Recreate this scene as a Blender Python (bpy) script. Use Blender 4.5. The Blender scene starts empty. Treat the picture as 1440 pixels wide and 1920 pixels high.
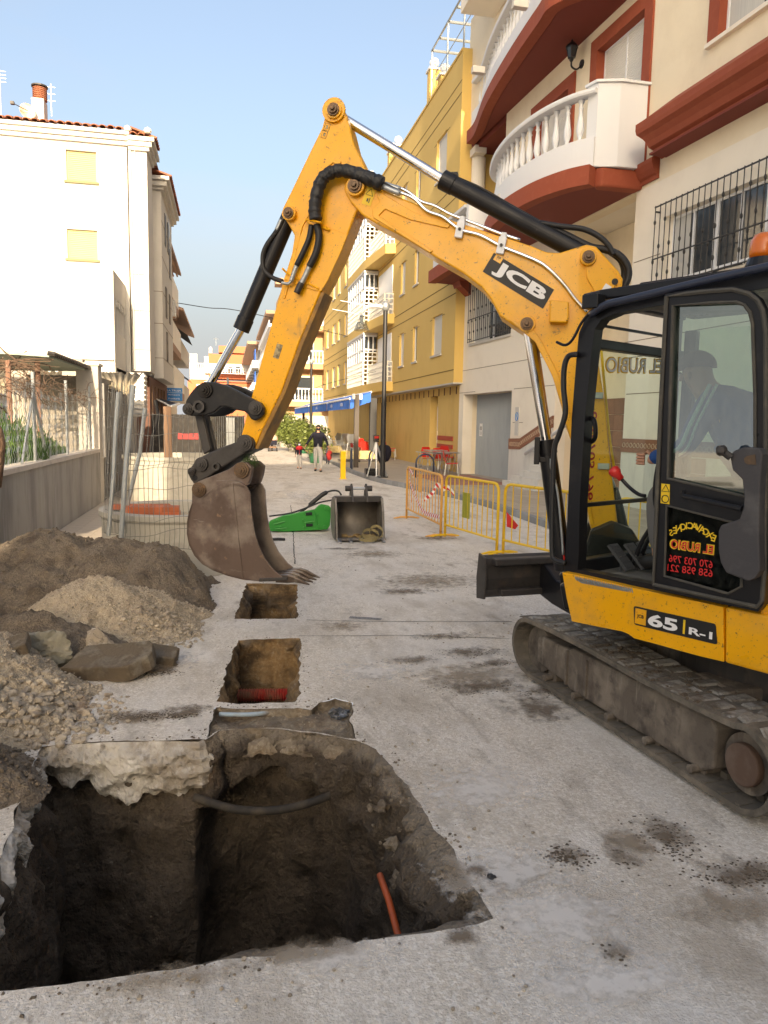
import bpy, bmesh, math, random
from mathutils import Vector, Matrix, noise, geometry
random.seed(7)
PI = math.pi
SC = bpy.context.scene
COL = SC.collection
# ------------------------------------------------------------------ camera
F, H = 1400.0, 1.85
pitch, yaw, roll = math.radians(6.75), math.radians(11.9), math.radians(1.1)
fw = Vector((math.sin(yaw)*math.cos(pitch), math.cos(yaw)*math.cos(pitch), -math.sin(pitch)))
r0 = Vector((math.cos(yaw), -math.sin(yaw), 0)); u0 = r0.cross(fw)
CR = r0*math.cos(roll)+u0*math.sin(roll); CU = u0*math.cos(roll)-r0*math.sin(roll)
CP = Vector((0, 0, H))
cam = bpy.data.cameras.new('camera'); co = bpy.data.objects.new('camera', cam); COL.objects.link(co)
cam.lens = F/1920*36; cam.sensor_width = 36; cam.clip_start = .05; cam.clip_end = 2500
co.matrix_world = Matrix(((CR.x, CU.x, -fw.x, 0), (CR.y, CU.y, -fw.y, 0), (CR.z, CU.z, -fw.z, H), (0, 0, 0, 1)))
SC.camera = co
# ------------------------------------------------------------------ light
SUN_EL, SUN_AZ = math.radians(16), math.radians(180+5)      # compass azimuth of the sun (behind the camera, slightly left)
w = bpy.data.worlds.new('World'); SC.world = w; w.use_nodes = True
nt = w.node_tree; bg = nt.nodes['Background']
sky = nt.nodes.new('ShaderNodeTexSky'); sky.sky_type = 'NISHITA'; sky.sun_disc = False
sky.sun_elevation = SUN_EL; sky.sun_rotation = SUN_AZ; sky.air_density = 1.0; sky.dust_density = 9; sky.ozone_density = 3.6
# faint high haze streaks over the blue
wt = nt.nodes.new('ShaderNodeTexCoord'); wm = nt.nodes.new('ShaderNodeMapping'); wm.inputs['Scale'].default_value = (1.2, 2.2, 5); wn = nt.nodes.new('ShaderNodeTexNoise'); wn.inputs['Scale'].default_value = 1.3; wn.inputs['Detail'].default_value = 6
nt.links.new(wt.outputs['Generated'], wm.inputs[0]); nt.links.new(wm.outputs[0], wn.inputs['Vector']); wr_ = nt.nodes.new('ShaderNodeMapRange'); wr_.inputs[1].default_value = .42; wr_.inputs[2].default_value = .75; wr_.inputs[3].default_value = .10; wr_.inputs[4].default_value = .42; nt.links.new(wn.outputs[0], wr_.inputs[0])
wb_ = nt.nodes.new('ShaderNodeRGBToBW'); nt.links.new(sky.outputs[0], wb_.inputs[0]); wg = nt.nodes.new('ShaderNodeMix'); wg.data_type = 'RGBA'; nt.links.new(wr_.outputs[0], wg.inputs[0]); nt.links.new(sky.outputs[0], wg.inputs[6]); nt.links.new(wb_.outputs[0], wg.inputs[7]); sx_ = nt.nodes.new('ShaderNodeSeparateXYZ'); nt.links.new(wt.outputs['Generated'], sx_.inputs[0]); hz = nt.nodes.new('ShaderNodeMapRange'); hz.interpolation_type = 'SMOOTHSTEP'; hz.inputs[1].default_value = .30; hz.inputs[2].default_value = -.02; hz.inputs[3].default_value = 0; hz.inputs[4].default_value = .80; nt.links.new(sx_.outputs[2], hz.inputs[0])
wh = nt.nodes.new('ShaderNodeMix'); wh.data_type = 'RGBA'; wh.inputs[7].default_value = (1.35, 1.60, 2.05, 1); nt.links.new(hz.outputs[0], wh.inputs[0]); nt.links.new(wg.outputs[2], wh.inputs[6]); nt.links.new(wh.outputs[2], bg.inputs[0]); bg.inputs[1].default_value = .13
sd = bpy.data.lights.new('sun', 'SUN'); sd.energy = 2.0; sd.angle = math.radians(.5); sd.color = (1, .93, .82)
so = bpy.data.objects.new('sun', sd); COL.objects.link(so)
sdir = Vector((math.sin(SUN_AZ)*math.cos(SUN_EL), math.cos(SUN_AZ)*math.cos(SUN_EL), math.sin(SUN_EL)))
so.rotation_euler = sdir.to_track_quat('Z', 'Y').to_euler(); so.location = (0, -5, 40)
SC.view_settings.view_transform = 'Standard'; SC.view_settings.look = 'None'
SC.view_settings.exposure = 2.04; SC.view_settings.gamma = 1; SC.view_settings.use_curve_mapping = False
SC.view_settings.use_white_balance = True; SC.view_settings.white_balance_temperature = 8700; SC.view_settings.white_balance_tint = 12
SC.cycles.max_bounces = 6; SC.cycles.transparent_max_bounces = 16
# ------------------------------------------------------------------ sight lines: where a seen point stands on a real plane
def ray(x, y): return fw+CR*((x-720)/F)-CU*((y-960)/F)
def gz(x, y, z=0.0):
    d = ray(x, y); return CP+d*((z-H)/d.z)
def gy(x, y, Y):
    d = ray(x, y); return CP+d*(Y/d.y)
def gx(x, y, X):
    d = ray(x, y); return CP+d*(X/d.x)
def gp(x, y, p, n):
    d = ray(x, y); return CP+d*((p-CP).dot(n)/d.dot(n))
# ------------------------------------------------------------------ materials
MATS = {}
def mat(name, base, rough=.7, metal=0., layers=(), bumps=(), spec=.5, coat=0., vor=None, rvar=0., emit=None, rand=0., strata=None):
    if name in MATS: return MATS[name]
    m = bpy.data.materials.new(name); m.use_nodes = True; n = m.node_tree.nodes; l = m.node_tree.links
    b = n['Principled BSDF']; b.inputs['Roughness'].default_value = rough; b.inputs['Metallic'].default_value = metal
    b.inputs['Specular IOR Level'].default_value = spec; b.inputs['Coat Weight'].default_value = coat
    tc = n.new('ShaderNodeTexCoord'); OC = tc.outputs['Object']
    if rand:                     # alike pieces share a mesh: shift their pattern and tone one by one
        oi = n.new('ShaderNodeObjectInfo'); ml = n.new('ShaderNodeMath'); ml.operation = 'MULTIPLY'; ml.inputs[1].default_value = 53; l.new(oi.outputs['Random'], ml.inputs[0])
        av = n.new('ShaderNodeVectorMath'); av.operation = 'ADD'; l.new(OC, av.inputs[0]); l.new(ml.outputs[0], av.inputs[1]); OC = av.outputs[0]
    def vec(st):
        if st is None: return OC
        mp = n.new('ShaderNodeMapping'); mp.inputs['Scale'].default_value = st; l.new(OC, mp.inputs[0]); return mp.outputs[0]
    cur = None
    def mix(fac, c2):
        nonlocal cur
        x = n.new('ShaderNodeMix'); x.data_type = 'RGBA'; l.new(fac, x.inputs[0])
        if cur is None: x.inputs[6].default_value = (*base, 1)
        else: l.new(cur, x.inputs[6])
        x.inputs[7].default_value = (*c2, 1); cur = x.outputs[2]
    if vor:                      # (scale, colour, strength) random cells: grains of aggregate
        vs, vc, vk = vor
        v = n.new('ShaderNodeTexVoronoi'); v.inputs['Scale'].default_value = vs; l.new(OC, v.inputs['Vector'])
        sp = n.new('ShaderNodeSeparateColor'); l.new(v.outputs['Color'], sp.inputs[0])
        mr = n.new('ShaderNodeMapRange'); mr.inputs[1].default_value = .35; mr.inputs[2].default_value = 1; mr.inputs[4].default_value = vk
        l.new(sp.outputs[0], mr.inputs[0]); mix(mr.outputs[0], vc)
    for ly in layers:            # (colour, scale, lo, hi, strength, stretch)
        c, s, lo, hi = ly[:4]; k = ly[4] if len(ly) > 4 else 1; st = ly[5] if len(ly) > 5 else None
        t = n.new('ShaderNodeTexNoise'); t.inputs['Scale'].default_value = s; t.inputs['Detail'].default_value = 7; t.inputs['Roughness'].default_value = .62
        l.new(vec(st), t.inputs['Vector'])
        mr = n.new('ShaderNodeMapRange'); mr.inputs[1].default_value = lo; mr.inputs[2].default_value = hi; mr.inputs[4].default_value = k
        l.new(t.outputs[0], mr.inputs[0]); mix(mr.outputs[0], c)
    if strata:                   # (colour, z of the boundary, softness): a real layer of other stuff on top
        c_, zb, sf = strata; sx = n.new('ShaderNodeSeparateXYZ'); l.new(OC, sx.inputs[0]); t = n.new('ShaderNodeTexNoise'); t.inputs['Scale'].default_value = 7; t.inputs['Detail'].default_value = 6; l.new(OC, t.inputs['Vector'])
        ad = n.new('ShaderNodeMath'); ad.operation = 'MULTIPLY_ADD'; ad.inputs[1].default_value = .16; l.new(t.outputs[0], ad.inputs[0]); l.new(sx.outputs[2], ad.inputs[2])
        mr = n.new('ShaderNodeMapRange'); mr.inputs[1].default_value = zb+.08-sf; mr.inputs[2].default_value = zb+.08+sf; mr.inputs[4].default_value = .75; l.new(ad.outputs[0], mr.inputs[0]); mix(mr.outputs[0], c_)
    if rand:
        hs = n.new('ShaderNodeHueSaturation'); mr = n.new('ShaderNodeMapRange'); mr.inputs[3].default_value = 1-rand; mr.inputs[4].default_value = 1+rand; l.new(oi.outputs['Random'], mr.inputs[0]); l.new(mr.outputs[0], hs.inputs['Value'])
        if cur is None: hs.inputs['Color'].default_value = (*base, 1)
        else: l.new(cur, hs.inputs['Color'])
        cur = hs.outputs[0]
    if cur is None: b.inputs['Base Color'].default_value = (*base, 1)
    else: l.new(cur, b.inputs['Base Color'])
    if rvar:
        t = n.new('ShaderNodeTexNoise'); t.inputs['Scale'].default_value = 4; t.inputs['Detail'].default_value = 6; l.new(tc.outputs['Object'], t.inputs['Vector'])
        mr = n.new('ShaderNodeMapRange'); mr.inputs[1].default_value = .3; mr.inputs[2].default_value = .7; mr.inputs[3].default_value = max(0, rough-rvar); mr.inputs[4].default_value = min(1, rough+rvar)
        l.new(t.outputs[0], mr.inputs[0]); l.new(mr.outputs[0], b.inputs['Roughness'])
    prev = None
    for (s, k, dist) in bumps:
        t = n.new('ShaderNodeTexNoise'); t.inputs['Scale'].default_value = s; t.inputs['Detail'].default_value = 6; l.new(tc.outputs['Object'], t.inputs['Vector'])
        bp = n.new('ShaderNodeBump'); bp.inputs['Strength'].default_value = k; bp.inputs['Distance'].default_value = dist
        l.new(t.outputs[0], bp.inputs['Height'])
        if prev: l.new(prev, bp.inputs['Normal'])
        prev = bp.outputs[0]
    if prev: l.new(prev, b.inputs['Normal'])
    if emit: b.inputs['Emission Color'].default_value = (*emit, 1); b.inputs['Emission Strength'].default_value = 1
    MATS[name] = m; return m
def glassmat(name, tint, refl=.12, alpha=.85):
    m = bpy.data.materials.new(name); m.use_nodes = True; n = m.node_tree.nodes; l = m.node_tree.links
    n.remove(n['Principled BSDF']); out = n['Material Output']
    t = n.new('ShaderNodeBsdfTransparent'); t.inputs[0].default_value = (*tint, 1)
    g = n.new('ShaderNodeBsdfGlossy'); g.inputs['Roughness'].default_value = .03; g.inputs[0].default_value = (.9, .95, .93, 1)
    f = n.new('ShaderNodeLayerWeight'); f.inputs[0].default_value = .5; pw_ = n.new('ShaderNodeMath'); pw_.operation = 'POWER'; pw_.inputs[1].default_value = 4; l.new(f.outputs['Facing'], pw_.inputs[0])
    a = n.new('ShaderNodeMath'); a.operation = 'MULTIPLY_ADD'; a.inputs[1].default_value = .7; a.inputs[2].default_value = refl; l.new(pw_.outputs[0], a.inputs[0])
    d = n.new('ShaderNodeBsdfDiffuse'); d.inputs[0].default_value = (.35, .38, .34, 1)
    no = n.new('ShaderNodeTexNoise'); no.inputs['Scale'].default_value = 9; no.inputs['Detail'].default_value = 8
    mr = n.new('ShaderNodeMapRange'); mr.inputs[1].default_value = .35; mr.inputs[2].default_value = .8; mr.inputs[4].default_value = 1-alpha
    l.new(no.outputs[0], mr.inputs[0])
    m1 = n.new('ShaderNodeMixShader'); l.new(mr.outputs[0], m1.inputs[0]); l.new(t.outputs[0], m1.inputs[1]); l.new(d.outputs[0], m1.inputs[2])
    m2 = n.new('ShaderNodeMixShader'); l.new(a.outputs[0], m2.inputs[0]); l.new(m1.outputs[0], m2.inputs[1]); l.new(g.outputs[0], m2.inputs[2])
    l.new(m2.outputs[0], out.inputs[0]); MATS[name] = m; return m
# ------------------------------------------------------------------ mesh builder
class MB:
    def __init__(s, T=None): s.v = []; s.f = []; s.T = T
    def add(s, vs, fs):
        o = len(s.v); T = s.T
        s.v += [tuple(T @ Vector(p)) if T else tuple(p) for p in vs]; s.f += [tuple(o+i for i in f) for f in fs]; return s
    def box(s, x0, x1, y0, y1, z0, z1):
        return s.add([(x0,y0,z0),(x1,y0,z0),(x1,y1,z0),(x0,y1,z0),(x0,y0,z1),(x1,y0,z1),(x1,y1,z1),(x0,y1,z1)],
                     [(3,2,1,0),(4,5,6,7),(0,1,5,4),(1,2,6,5),(2,3,7,6),(3,0,4,7)])
    def obox(s, c, ax, ay, az):      # centre and three half axes
        c, ax, ay, az = Vector(c), Vector(ax), Vector(ay), Vector(az)
        vs = [c+ax*i+ay*j+az*k for k in (-1, 1) for (i, j) in ((-1,-1),(1,-1),(1,1),(-1,1))]
        return s.add(vs, [(3,2,1,0),(4,5,6,7),(0,1,5,4),(1,2,6,5),(2,3,7,6),(3,0,4,7)])
    def prism(s, pts, vec):
        n = len(pts); vec = Vector(vec); pts = [Vector(p) for p in pts]
        return s.add(pts+[p+vec for p in pts], [tuple(range(n)), tuple(range(2*n-1, n-1, -1))]+[((i+1) % n, i, n+i, n+(i+1) % n) for i in range(n)])
    def cyl(s, a, b, r, n=10, r2=None, caps=True):
        a, b = Vector(a), Vector(b); r2 = r if r2 is None else r2; d = b-a
        if d.length < 1e-6: return s
        q = d.to_track_quat('Z', 'Y').to_matrix(); vs = []
        for (c, rr) in ((a, r), (b, r2)):
            for i in range(n):
                t = 2*PI*i/n; vs.append(c+q @ Vector((math.cos(t)*rr, math.sin(t)*rr, 0)))
        fs = [(i, (i+1) % n, n+(i+1) % n, n+i) for i in range(n)]
        if caps: fs += [tuple(range(n-1, -1, -1)), tuple(range(n, 2*n))]
        return s.add(vs, fs)
    def tube(s, path, r, n=8, closed=False, rf=None):
        P = [Vector(p) for p in path]; m = len(P); vs = []; up = None
        for i, p in enumerate(P):
            if closed: d = P[(i+1) % m]-P[i-1]
            else: d = P[min(i+1, m-1)]-P[max(i-1, 0)]
            d.normalize()
            if up is None: up = d.orthogonal().normalized()
            up = (up-d*up.dot(d)); up = up.normalized() if up.length > 1e-5 else d.orthogonal().normalized(); sd_ = d.cross(up)
            rr = rf(i/(m-1)) if rf else r
            for k in range(n):
                t = 2*PI*k/n; vs.append(p+up*math.cos(t)*rr+sd_*math.sin(t)*rr)
        fs = []
        for i in range(m if closed else m-1):
            for k in range(n):
                a = i*n+k; b_ = i*n+(k+1) % n; c = ((i+1) % m)*n; fs.append((a, b_, c+(k+1) % n, c+k))
        if not closed: fs += [tuple(range(n-1, -1, -1)), tuple(range((m-1)*n, m*n))]
        return s.add(vs, fs)
    def lathe(s, prof, o=(0,0,0), n=12, ax=None):   # prof [(r,z)]
        o = Vector(o); q = Vector(ax).to_track_quat('Z', 'Y').to_matrix() if ax is not None else Matrix.Identity(3)
        vs = []
        for (r, z) in prof:
            for k in range(n):
                t = 2*PI*k/n; vs.append(o+q @ Vector((math.cos(t)*r, math.sin(t)*r, z)))
        m = len(prof); fs = [(i*n+k, i*n+(k+1) % n, (i+1)*n+(k+1) % n, (i+1)*n+k) for i in range(m-1) for k in range(n)]
        fs += [tuple(range(n-1, -1, -1)), tuple(range((m-1)*n, m*n))]
        return s.add(vs, fs)
    def shard(s, c, r, seed=0, sq=(1, 1, 1), sub=3, rough=.03, planes=11):
        rn = random.Random(seed); vs, fs = ICO[sub]; c = Vector(c); PL = []
        for k in range(planes): v = Vector((rn.gauss(0,1), rn.gauss(0,1), rn.gauss(0,1))).normalized(); PL.append((v, rn.uniform(.55, .95)))
        out = []
        for p in vs:
            k = min([1.25]+[d/max(.05, p.dot(v)) for v, d in PL if p.dot(v) > .05]); q = p*k*(1+rough*2*fbm(p*3.5+Vector((seed, 0, 0)), 4)); out.append(c+Vector((q.x*sq[0], q.y*sq[1], q.z*sq[2]))*r)
        return s.add(out, fs)
    def rock(s, c, r, seed=0, sq=(1, 1, 1), sub=1, rough=.35):
        vs, fs = ICO[sub]; c = Vector(c); R = Matrix.Rotation(seed*1.7, 3, 'Z') @ Matrix.Rotation(seed*.9, 3, 'X'); out = []
        for p in vs:
            k = 1+rough*noise.noise(p*1.3+Vector((seed*3.1, seed*1.3, 0)))*2
            q = R @ (p*k); out.append(c+Vector((q.x*sq[0], q.y*sq[1], q.z*sq[2]))*r)
        return s.add(out, fs)
    def mesh(s, name, recalc=True):
        me = bpy.data.meshes.new(name); me.from_pydata(s.v, [], s.f); me.update()
        if recalc:
            bm = bmesh.new(); bm.from_mesh(me); bmesh.ops.recalc_face_normals(bm, faces=bm.faces); bm.to_mesh(me); bm.free()
        return me
    def build(s, name, m, parent=None, smooth=False, bevel=0., recalc=True, seg=2, kind=None, label=None, angle=35):
        me = s.mesh(name, recalc); return place(name, me, m, parent, smooth, bevel, seg, kind, label, angle)
def _ico(sub):
    bm = bmesh.new(); bmesh.ops.create_icosphere(bm, subdivisions=sub, radius=1); vs = [v.co.copy() for v in bm.verts]; fs = [tuple(v.index for v in f.verts) for f in bm.faces]; bm.free(); return vs, fs
ICO = {i: _ico(i) for i in (1, 2, 3, 4)}
WM = {}
def wmat(o): return WM.get(o.name, Matrix.Identity(4))
def place(name, me, m, parent=None, smooth=False, bevel=0., seg=2, kind=None, label=None, angle=35):
    o = bpy.data.objects.new(name, me); COL.objects.link(o)
    if m and not me.materials: me.materials.append(m)
    if smooth and len(me.polygons): me.polygons.foreach_set('use_smooth', [True]*len(me.polygons))
    if parent:
        o.parent = parent; o.matrix_parent_inverse = wmat(parent).inverted()
    if bevel:
        b = o.modifiers.new('Bevel', 'BEVEL'); b.width = bevel; b.segments = seg; b.limit_method = 'ANGLE'; b.angle_limit = math.radians(angle); b.harden_normals = False
    if kind: o['kind'] = kind
    if label: o['label'] = label
    return o
def inst(name, me, m, parent, M):          # one more object sharing a mesh, placed by matrix M in world space
    o = bpy.data.objects.new(name, me); COL.objects.link(o)
    if m and not me.materials: me.materials.append(m)
    if parent: o.parent = parent; o.matrix_parent_inverse = wmat(parent).inverted()
    o.matrix_basis = M; WM[o.name] = M; return o
def thing(name, label, cat, loc=(0,0,0), group=None, rz=0.):
    o = bpy.data.objects.new(name, None); COL.objects.link(o); o.empty_display_size = .2
    M = Matrix.Translation(Vector(loc)) @ Matrix.Rotation(rz, 4, 'Z'); o.location = loc; o.rotation_euler = (0, 0, rz); WM[o.name] = M
    return tag(o, label, cat, group)
def tag(o, label, cat, group=None):
    o['label'] = label; o['category'] = cat
    if group: o['group'] = group
    return o
def kids(o): return [c for c in bpy.data.objects if c.parent == o]
def dup(root, M, label=None, group=None, keep=None):     # copy a thing modelled at the origin
    tree = DUPC.get(root.name)
    if tree is None: tree = [(c, [(g, []) for g in kids(c)]) for c in kids(root)]; DUPC[root.name] = tree
    r = root.copy(); COL.objects.link(r); r.matrix_world = M; WM[r.name] = M
    for c, gs in tree:
        n = c.copy(); COL.objects.link(n); n.parent = r
        for g, _ in gs:
            k = g.copy(); COL.objects.link(k); k.parent = n
    if label: r['label'] = label
    if group: r['group'] = group
    return r
DUPC = {}
def TR(x, y, z=0, rz=0, s=1.): return Matrix.Translation((x, y, z)) @ Matrix.Rotation(rz, 4, 'Z') @ Matrix.Scale(s, 4)
def frame(o, ax, ay, az=(0,0,1)):
    ax, ay, az, o = Vector(ax), Vector(ay), Vector(az), Vector(o)
    return Matrix(((ax.x, ay.x, az.x, o.x), (ax.y, ay.y, az.y, o.y), (ax.z, ay.z, az.z, o.z), (0,0,0,1)))
def curve_pts(P, n=8):       # Catmull-Rom
    P = [Vector(p) for p in P]; out = []
    Q = [P[0]*2-P[1]]+P+[P[-1]*2-P[-2]]
    for i in range(1, len(Q)-2):
        a, b, c, d = Q[i-1], Q[i], Q[i+1], Q[i+2]
        for k in range(n):
            t = k/n; out.append(.5*((2*b)+(c-a)*t+(2*a-5*b+4*c-d)*t*t+(3*b-a-3*c+d)*t**3))
    return out+[P[-1]]
def text(s, m, o, ux, uy, h, name='lettering', parent=None, bold=0., depth=.002, width=None, align='CENTER', shear=0., font=None):
    cu = bpy.data.curves.new(name, 'FONT'); cu.body = s; cu.size = 1; cu.align_x = align; cu.align_y = 'CENTER'; cu.offset = bold; cu.extrude = .0; cu.shear = shear; cu.resolution_u = 4
    t = bpy.data.objects.new(name, cu); COL.objects.link(t); bpy.context.view_layer.update()
    me = bpy.data.meshes.new_from_object(t); bpy.data.objects.remove(t)
    xs = [v.co.x for v in me.vertices]; wd = (max(xs)-min(xs)) or 1; cx = (max(xs)+min(xs))/2; ys = [v.co.y for v in me.vertices]; hh = max(ys)-min(ys) or 1; cy = (max(ys)+min(ys))/2
    ux, uy, o = Vector(ux).normalized(), Vector(uy).normalized(), Vector(o); nn = ux.cross(uy).normalized()
    k = h/hh; kx = width/wd if width else k
    for v in me.vertices:
        p = v.co.copy(); v.co = o+ux*((p.x-cx)*kx if align == 'CENTER' else (p.x-min(xs))*kx)+uy*((p.y-cy)*k)+nn*(p.z)
    me.materials.clear(); me.materials.append(m)
    return place(name, me, m, parent)
def wall(mb, s0, s1, z0, z1, y0, y1, holes):
    ss = sorted({s0, s1, *[c for h in holes for c in h[:2] if s0 < c < s1]}); zs = sorted({z0, z1, *[c for h in holes for c in h[2:4] if z0 < c < z1]})
    for i in range(len(zs)-1):
        zm = (zs[i]+zs[i+1])/2; run = None
        for j in range(len(ss)-1):
            sm = (ss[j]+ss[j+1])/2
            solid = not any(h[0] < sm < h[1] and h[2] < zm < h[3] for h in holes)
            if solid and run is None: run = ss[j]
            if (not solid or j == len(ss)-2) and run is not None:
                mb.box(run, ss[j] if not solid else ss[j+1], y0, y1, zs[i], zs[i+1]); run = None
def fbm(p, o=4): return noise.fractal(p, 1.0, 2.0, o, noise_basis='PERLIN_ORIGINAL')
# ------------------------------------------------------------------ palette
m_road = mat('weathered_concrete_road', (.62,.56,.485), .9, vor=(80, (.84,.80,.74), .85),
    layers=[((.27,.24,.21), 42, .54, .70, .6), ((.30,.265,.225), 5, .52, .74, .6, (1.3,.6,1)), ((.72,.69,.65), .8, .46, .62, .6, (1,.5,1)), ((.36,.30,.235), 1.1, .50, .66, .55, (1.2,.6,1)), ((.80,.77,.73), 1.9, .55, .68, .5, (1.2,.6,1)), ((.17,.125,.09), 1.7, .61, .74, .8, (1.3,.6,1)), ((.20,.15,.11), 9, .62, .72, .6, (1.2,.7,1)), ((.85,.83,.79), 130, .64, .68, .6), ((.13,.11,.10), 60, .66, .72, .8)],
    bumps=[(110, .9, .010), (30, .5, .015), (3, .3, .03)])
m_conc = mat('cast_concrete', (.40,.38,.33), .85, layers=[((.22,.20,.17), 4, .5, .75, .6), ((.55,.53,.48), 9, .55, .75, .5)], bumps=[(40, .3, .006)])
m_plaster_g = mat('stained_grey_render', (.36,.34,.31), .9, layers=[((.17,.16,.15), 2.2, .42, .7, .8, (.3,1,.25)), ((.48,.46,.44), 5, .55, .7, .6, (1,1,.15)), ((.12,.11,.10), 11, .6, .75, .5, (1,1,.1))], bumps=[(30, .3, .008)])
m_white = mat('white_render', (.58,.555,.51), .85, layers=[((.46,.43,.38), 1.0, .5, .8, .5), ((.42,.38,.32), 2.5, .6, .8, .4, (1,1,.15))], bumps=[(60, .08, .004)])
m_whitep = mat('white_masonry_paint', (.72,.73,.74), .6, layers=[((.68,.69,.70), 3, .5, .8, .4)], bumps=[(80, .05, .002)])
m_cream = mat('cream_render', (.82,.71,.53), .85, layers=[((.60,.48,.33), 1.0, .45, .75, .4), ((.74,.62,.46), 6, .55, .8, .3)], bumps=[(110, .12, .004)])
m_cream2 = mat('pale_cream_render', (.82,.755,.645), .85, layers=[((.62,.55,.45), .9, .5, .8, .4), ((.5,.42,.33), 2.0, .64, .8, .3, (1,1,.3))], bumps=[(110, .1, .004)])
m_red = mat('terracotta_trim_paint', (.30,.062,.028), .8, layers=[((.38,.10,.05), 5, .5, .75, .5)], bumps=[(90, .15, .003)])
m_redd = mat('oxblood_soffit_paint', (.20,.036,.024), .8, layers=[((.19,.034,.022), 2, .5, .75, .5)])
m_yel = mat('ochre_yellow_render', (.68,.46,.15), .85, layers=[((.66,.44,.13), 1.2, .45, .75, .5), ((.78,.56,.20), .5, .5, .75, .4), ((.52,.34,.10), 2.5, .62, .8, .35, (1,1,.2))], bumps=[(110, .1, .004)])
m_yels = mat('old_ochre_ground_floor_render', (.68,.46,.16), .9, layers=[((.52,.32,.10), 1.3, .5, .72, .6, (1,1,.4)), ((.66,.52,.30), 5, .62, .8, .5)], bumps=[(70, .25, .008)])
m_mach = mat('excavator_yellow_paint', (.90,.415,.010), .38, spec=.5, coat=.15, layers=[((.78,.345,.014), 1.5, .45, .7, .6), ((.34,.17,.03), 14, .645, .70, .8), ((.12,.06,.02), 34, .635, .68, .85), ((.30,.13,.03), 70, .62, .66, .7), ((.50,.28,.07), 3.0, .56, .76, .55), ((.20,.11,.04), 5, .66, .72, .6, (1,1,.25))], bumps=[(60, .05, .002)], rvar=.14)
m_dirt_y = mat('grimy_yellow_paint', (.42,.20,.03), .6, layers=[((.16,.09,.035), 5, .42, .65, .85), ((.6,.27,.02), 12, .6, .75, .6)], bumps=[(40, .2, .004)])
m_black = mat('black_machine_paint', (.010,.010,.012), .38, spec=.35, layers=[((.045,.040,.035), 6, .58, .78, .6), ((.10,.09,.08), 25, .68, .78, .5)], bumps=[(50, .08, .002)], rvar=.12)
m_navy = mat('blue_black_tube', (.025,.032,.055), .35, layers=[((.07,.07,.08), 8, .6, .8, .5)])
m_rubber = mat('black_rubber_hose', (.013,.013,.014), .55, layers=[((.06,.055,.05), 9, .6, .8, .4)])
m_chrome = mat('chromed_steel_rod', (.72,.74,.77), .12, 1.0)
m_steel = mat('galvanised_steel', (.42,.45,.46), .45, .7, layers=[((.30,.33,.34), 8, .5, .7, .6)])
m_gun = mat('dark_worn_steel', (.055,.050,.048), .5, .35, layers=[((.13,.095,.07), 5, .55, .75, .6), ((.025,.023,.022), 12, .55, .7, .6)], bumps=[(30, .2, .004)], rvar=.12)
m_bkt = mat('rusty_bucket_steel', (.125,.085,.068), .5, .25, layers=[((.30,.25,.21), 2.0, .48, .64, .8), ((.06,.038,.030), 3, .50, .70, .7), ((.34,.20,.11), 16, .62, .74, .5), ((.30,.28,.26), 7, .64, .74, .5, (.3,1,3))], bumps=[(45, .25, .004)], rvar=.15)
m_pin = mat('greasy_pin_steel', (.13,.085,.055), .45, .6, layers=[((.28,.15,.07), 30, .5, .7, .6)])
m_track = mat('muddy_track_rubber', (.115,.10,.08), .9, layers=[((.24,.20,.155), 5, .45, .65, .8), ((.055,.05,.042), 12, .52, .7, .7)], bumps=[(35, .5, .012)])
m_pad = mat('scuffed_track_lug', (.24,.225,.195), .85, layers=[((.36,.355,.34), 9, .5, .68, .7), ((.10,.08,.06), 7, .44, .60, .9)], bumps=[(40, .8, .02)], rand=.22)
m_tframe = mat('muddy_track_frame', (.12,.098,.078), .9, layers=[((.24,.20,.16), 4, .47, .66, .8), ((.045,.036,.030), 6, .52, .66, .8), ((.30,.265,.22), 14, .58, .70, .6, (1,1,.15)), ((.07,.05,.04), 9, .58, .70, .6, (1,1,.2))], bumps=[(30, .5, .012)])
m_soil = mat('dark_dug_soil', (.15,.118,.088), 1, vor=(90, (.26,.21,.155), .7), layers=[((.055,.040,.028), 4, .5, .7, .7), ((.24,.17,.10), 1.2, .52, .70, .6), ((.045,.033,.024), 1.0, .56, .70, .5)], bumps=[(70, 1, .02), (20, .6, .03)])
m_gravel = mat('tan_sand_and_gravel', (.38,.31,.225), 1, vor=(75, (.50,.42,.31), .8), layers=[((.20,.15,.10), 5, .55, .75, .6)], bumps=[(90, 1, .015), (25, .5, .02)])
m_stone = mat('gravel_stone', (.42,.36,.28), .9, layers=[((.20,.165,.13), 16, .4, .6, .8), ((.52,.44,.34), 11, .5, .6, .8), ((.16,.09,.05), 2, .55, .7, .5)], bumps=[(40, .2, .005)])
m_rockd = mat('broken_slab_rock', (.13,.098,.065), .95, layers=[((.30,.27,.22), 5, .5, .68, .8), ((.07,.055,.042), 3, .45, .65, .7)], bumps=[(25, .6, .02), (80, .4, .006)])
m_wconc = mat('white_broken_concrete', (.50,.47,.42), .95, layers=[((.27,.22,.165), 3.2, .44, .62, .75), ((.66,.645,.62), 8, .52, .68, .7), ((.15,.115,.08), 13, .58, .70, .75)], bumps=[(22, .9, .03), (90, .5, .006)])
m_alu = mat('white_aluminium', (.78,.79,.80), .4)
m_pane = mat('dark_window_pane', (.03,.04,.05), .08, spec=.8)
m_curt = mat('pale_curtain', (.55,.54,.50), .9, layers=[((.42,.42,.40), 8, .4, .7, .6, (1,6,.05))])
m_shut = mat('cream_roller_shutter', (.72,.66,.50), .7)
m_shutw = mat('white_roller_shutter', (.74,.72,.66), .6)
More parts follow.
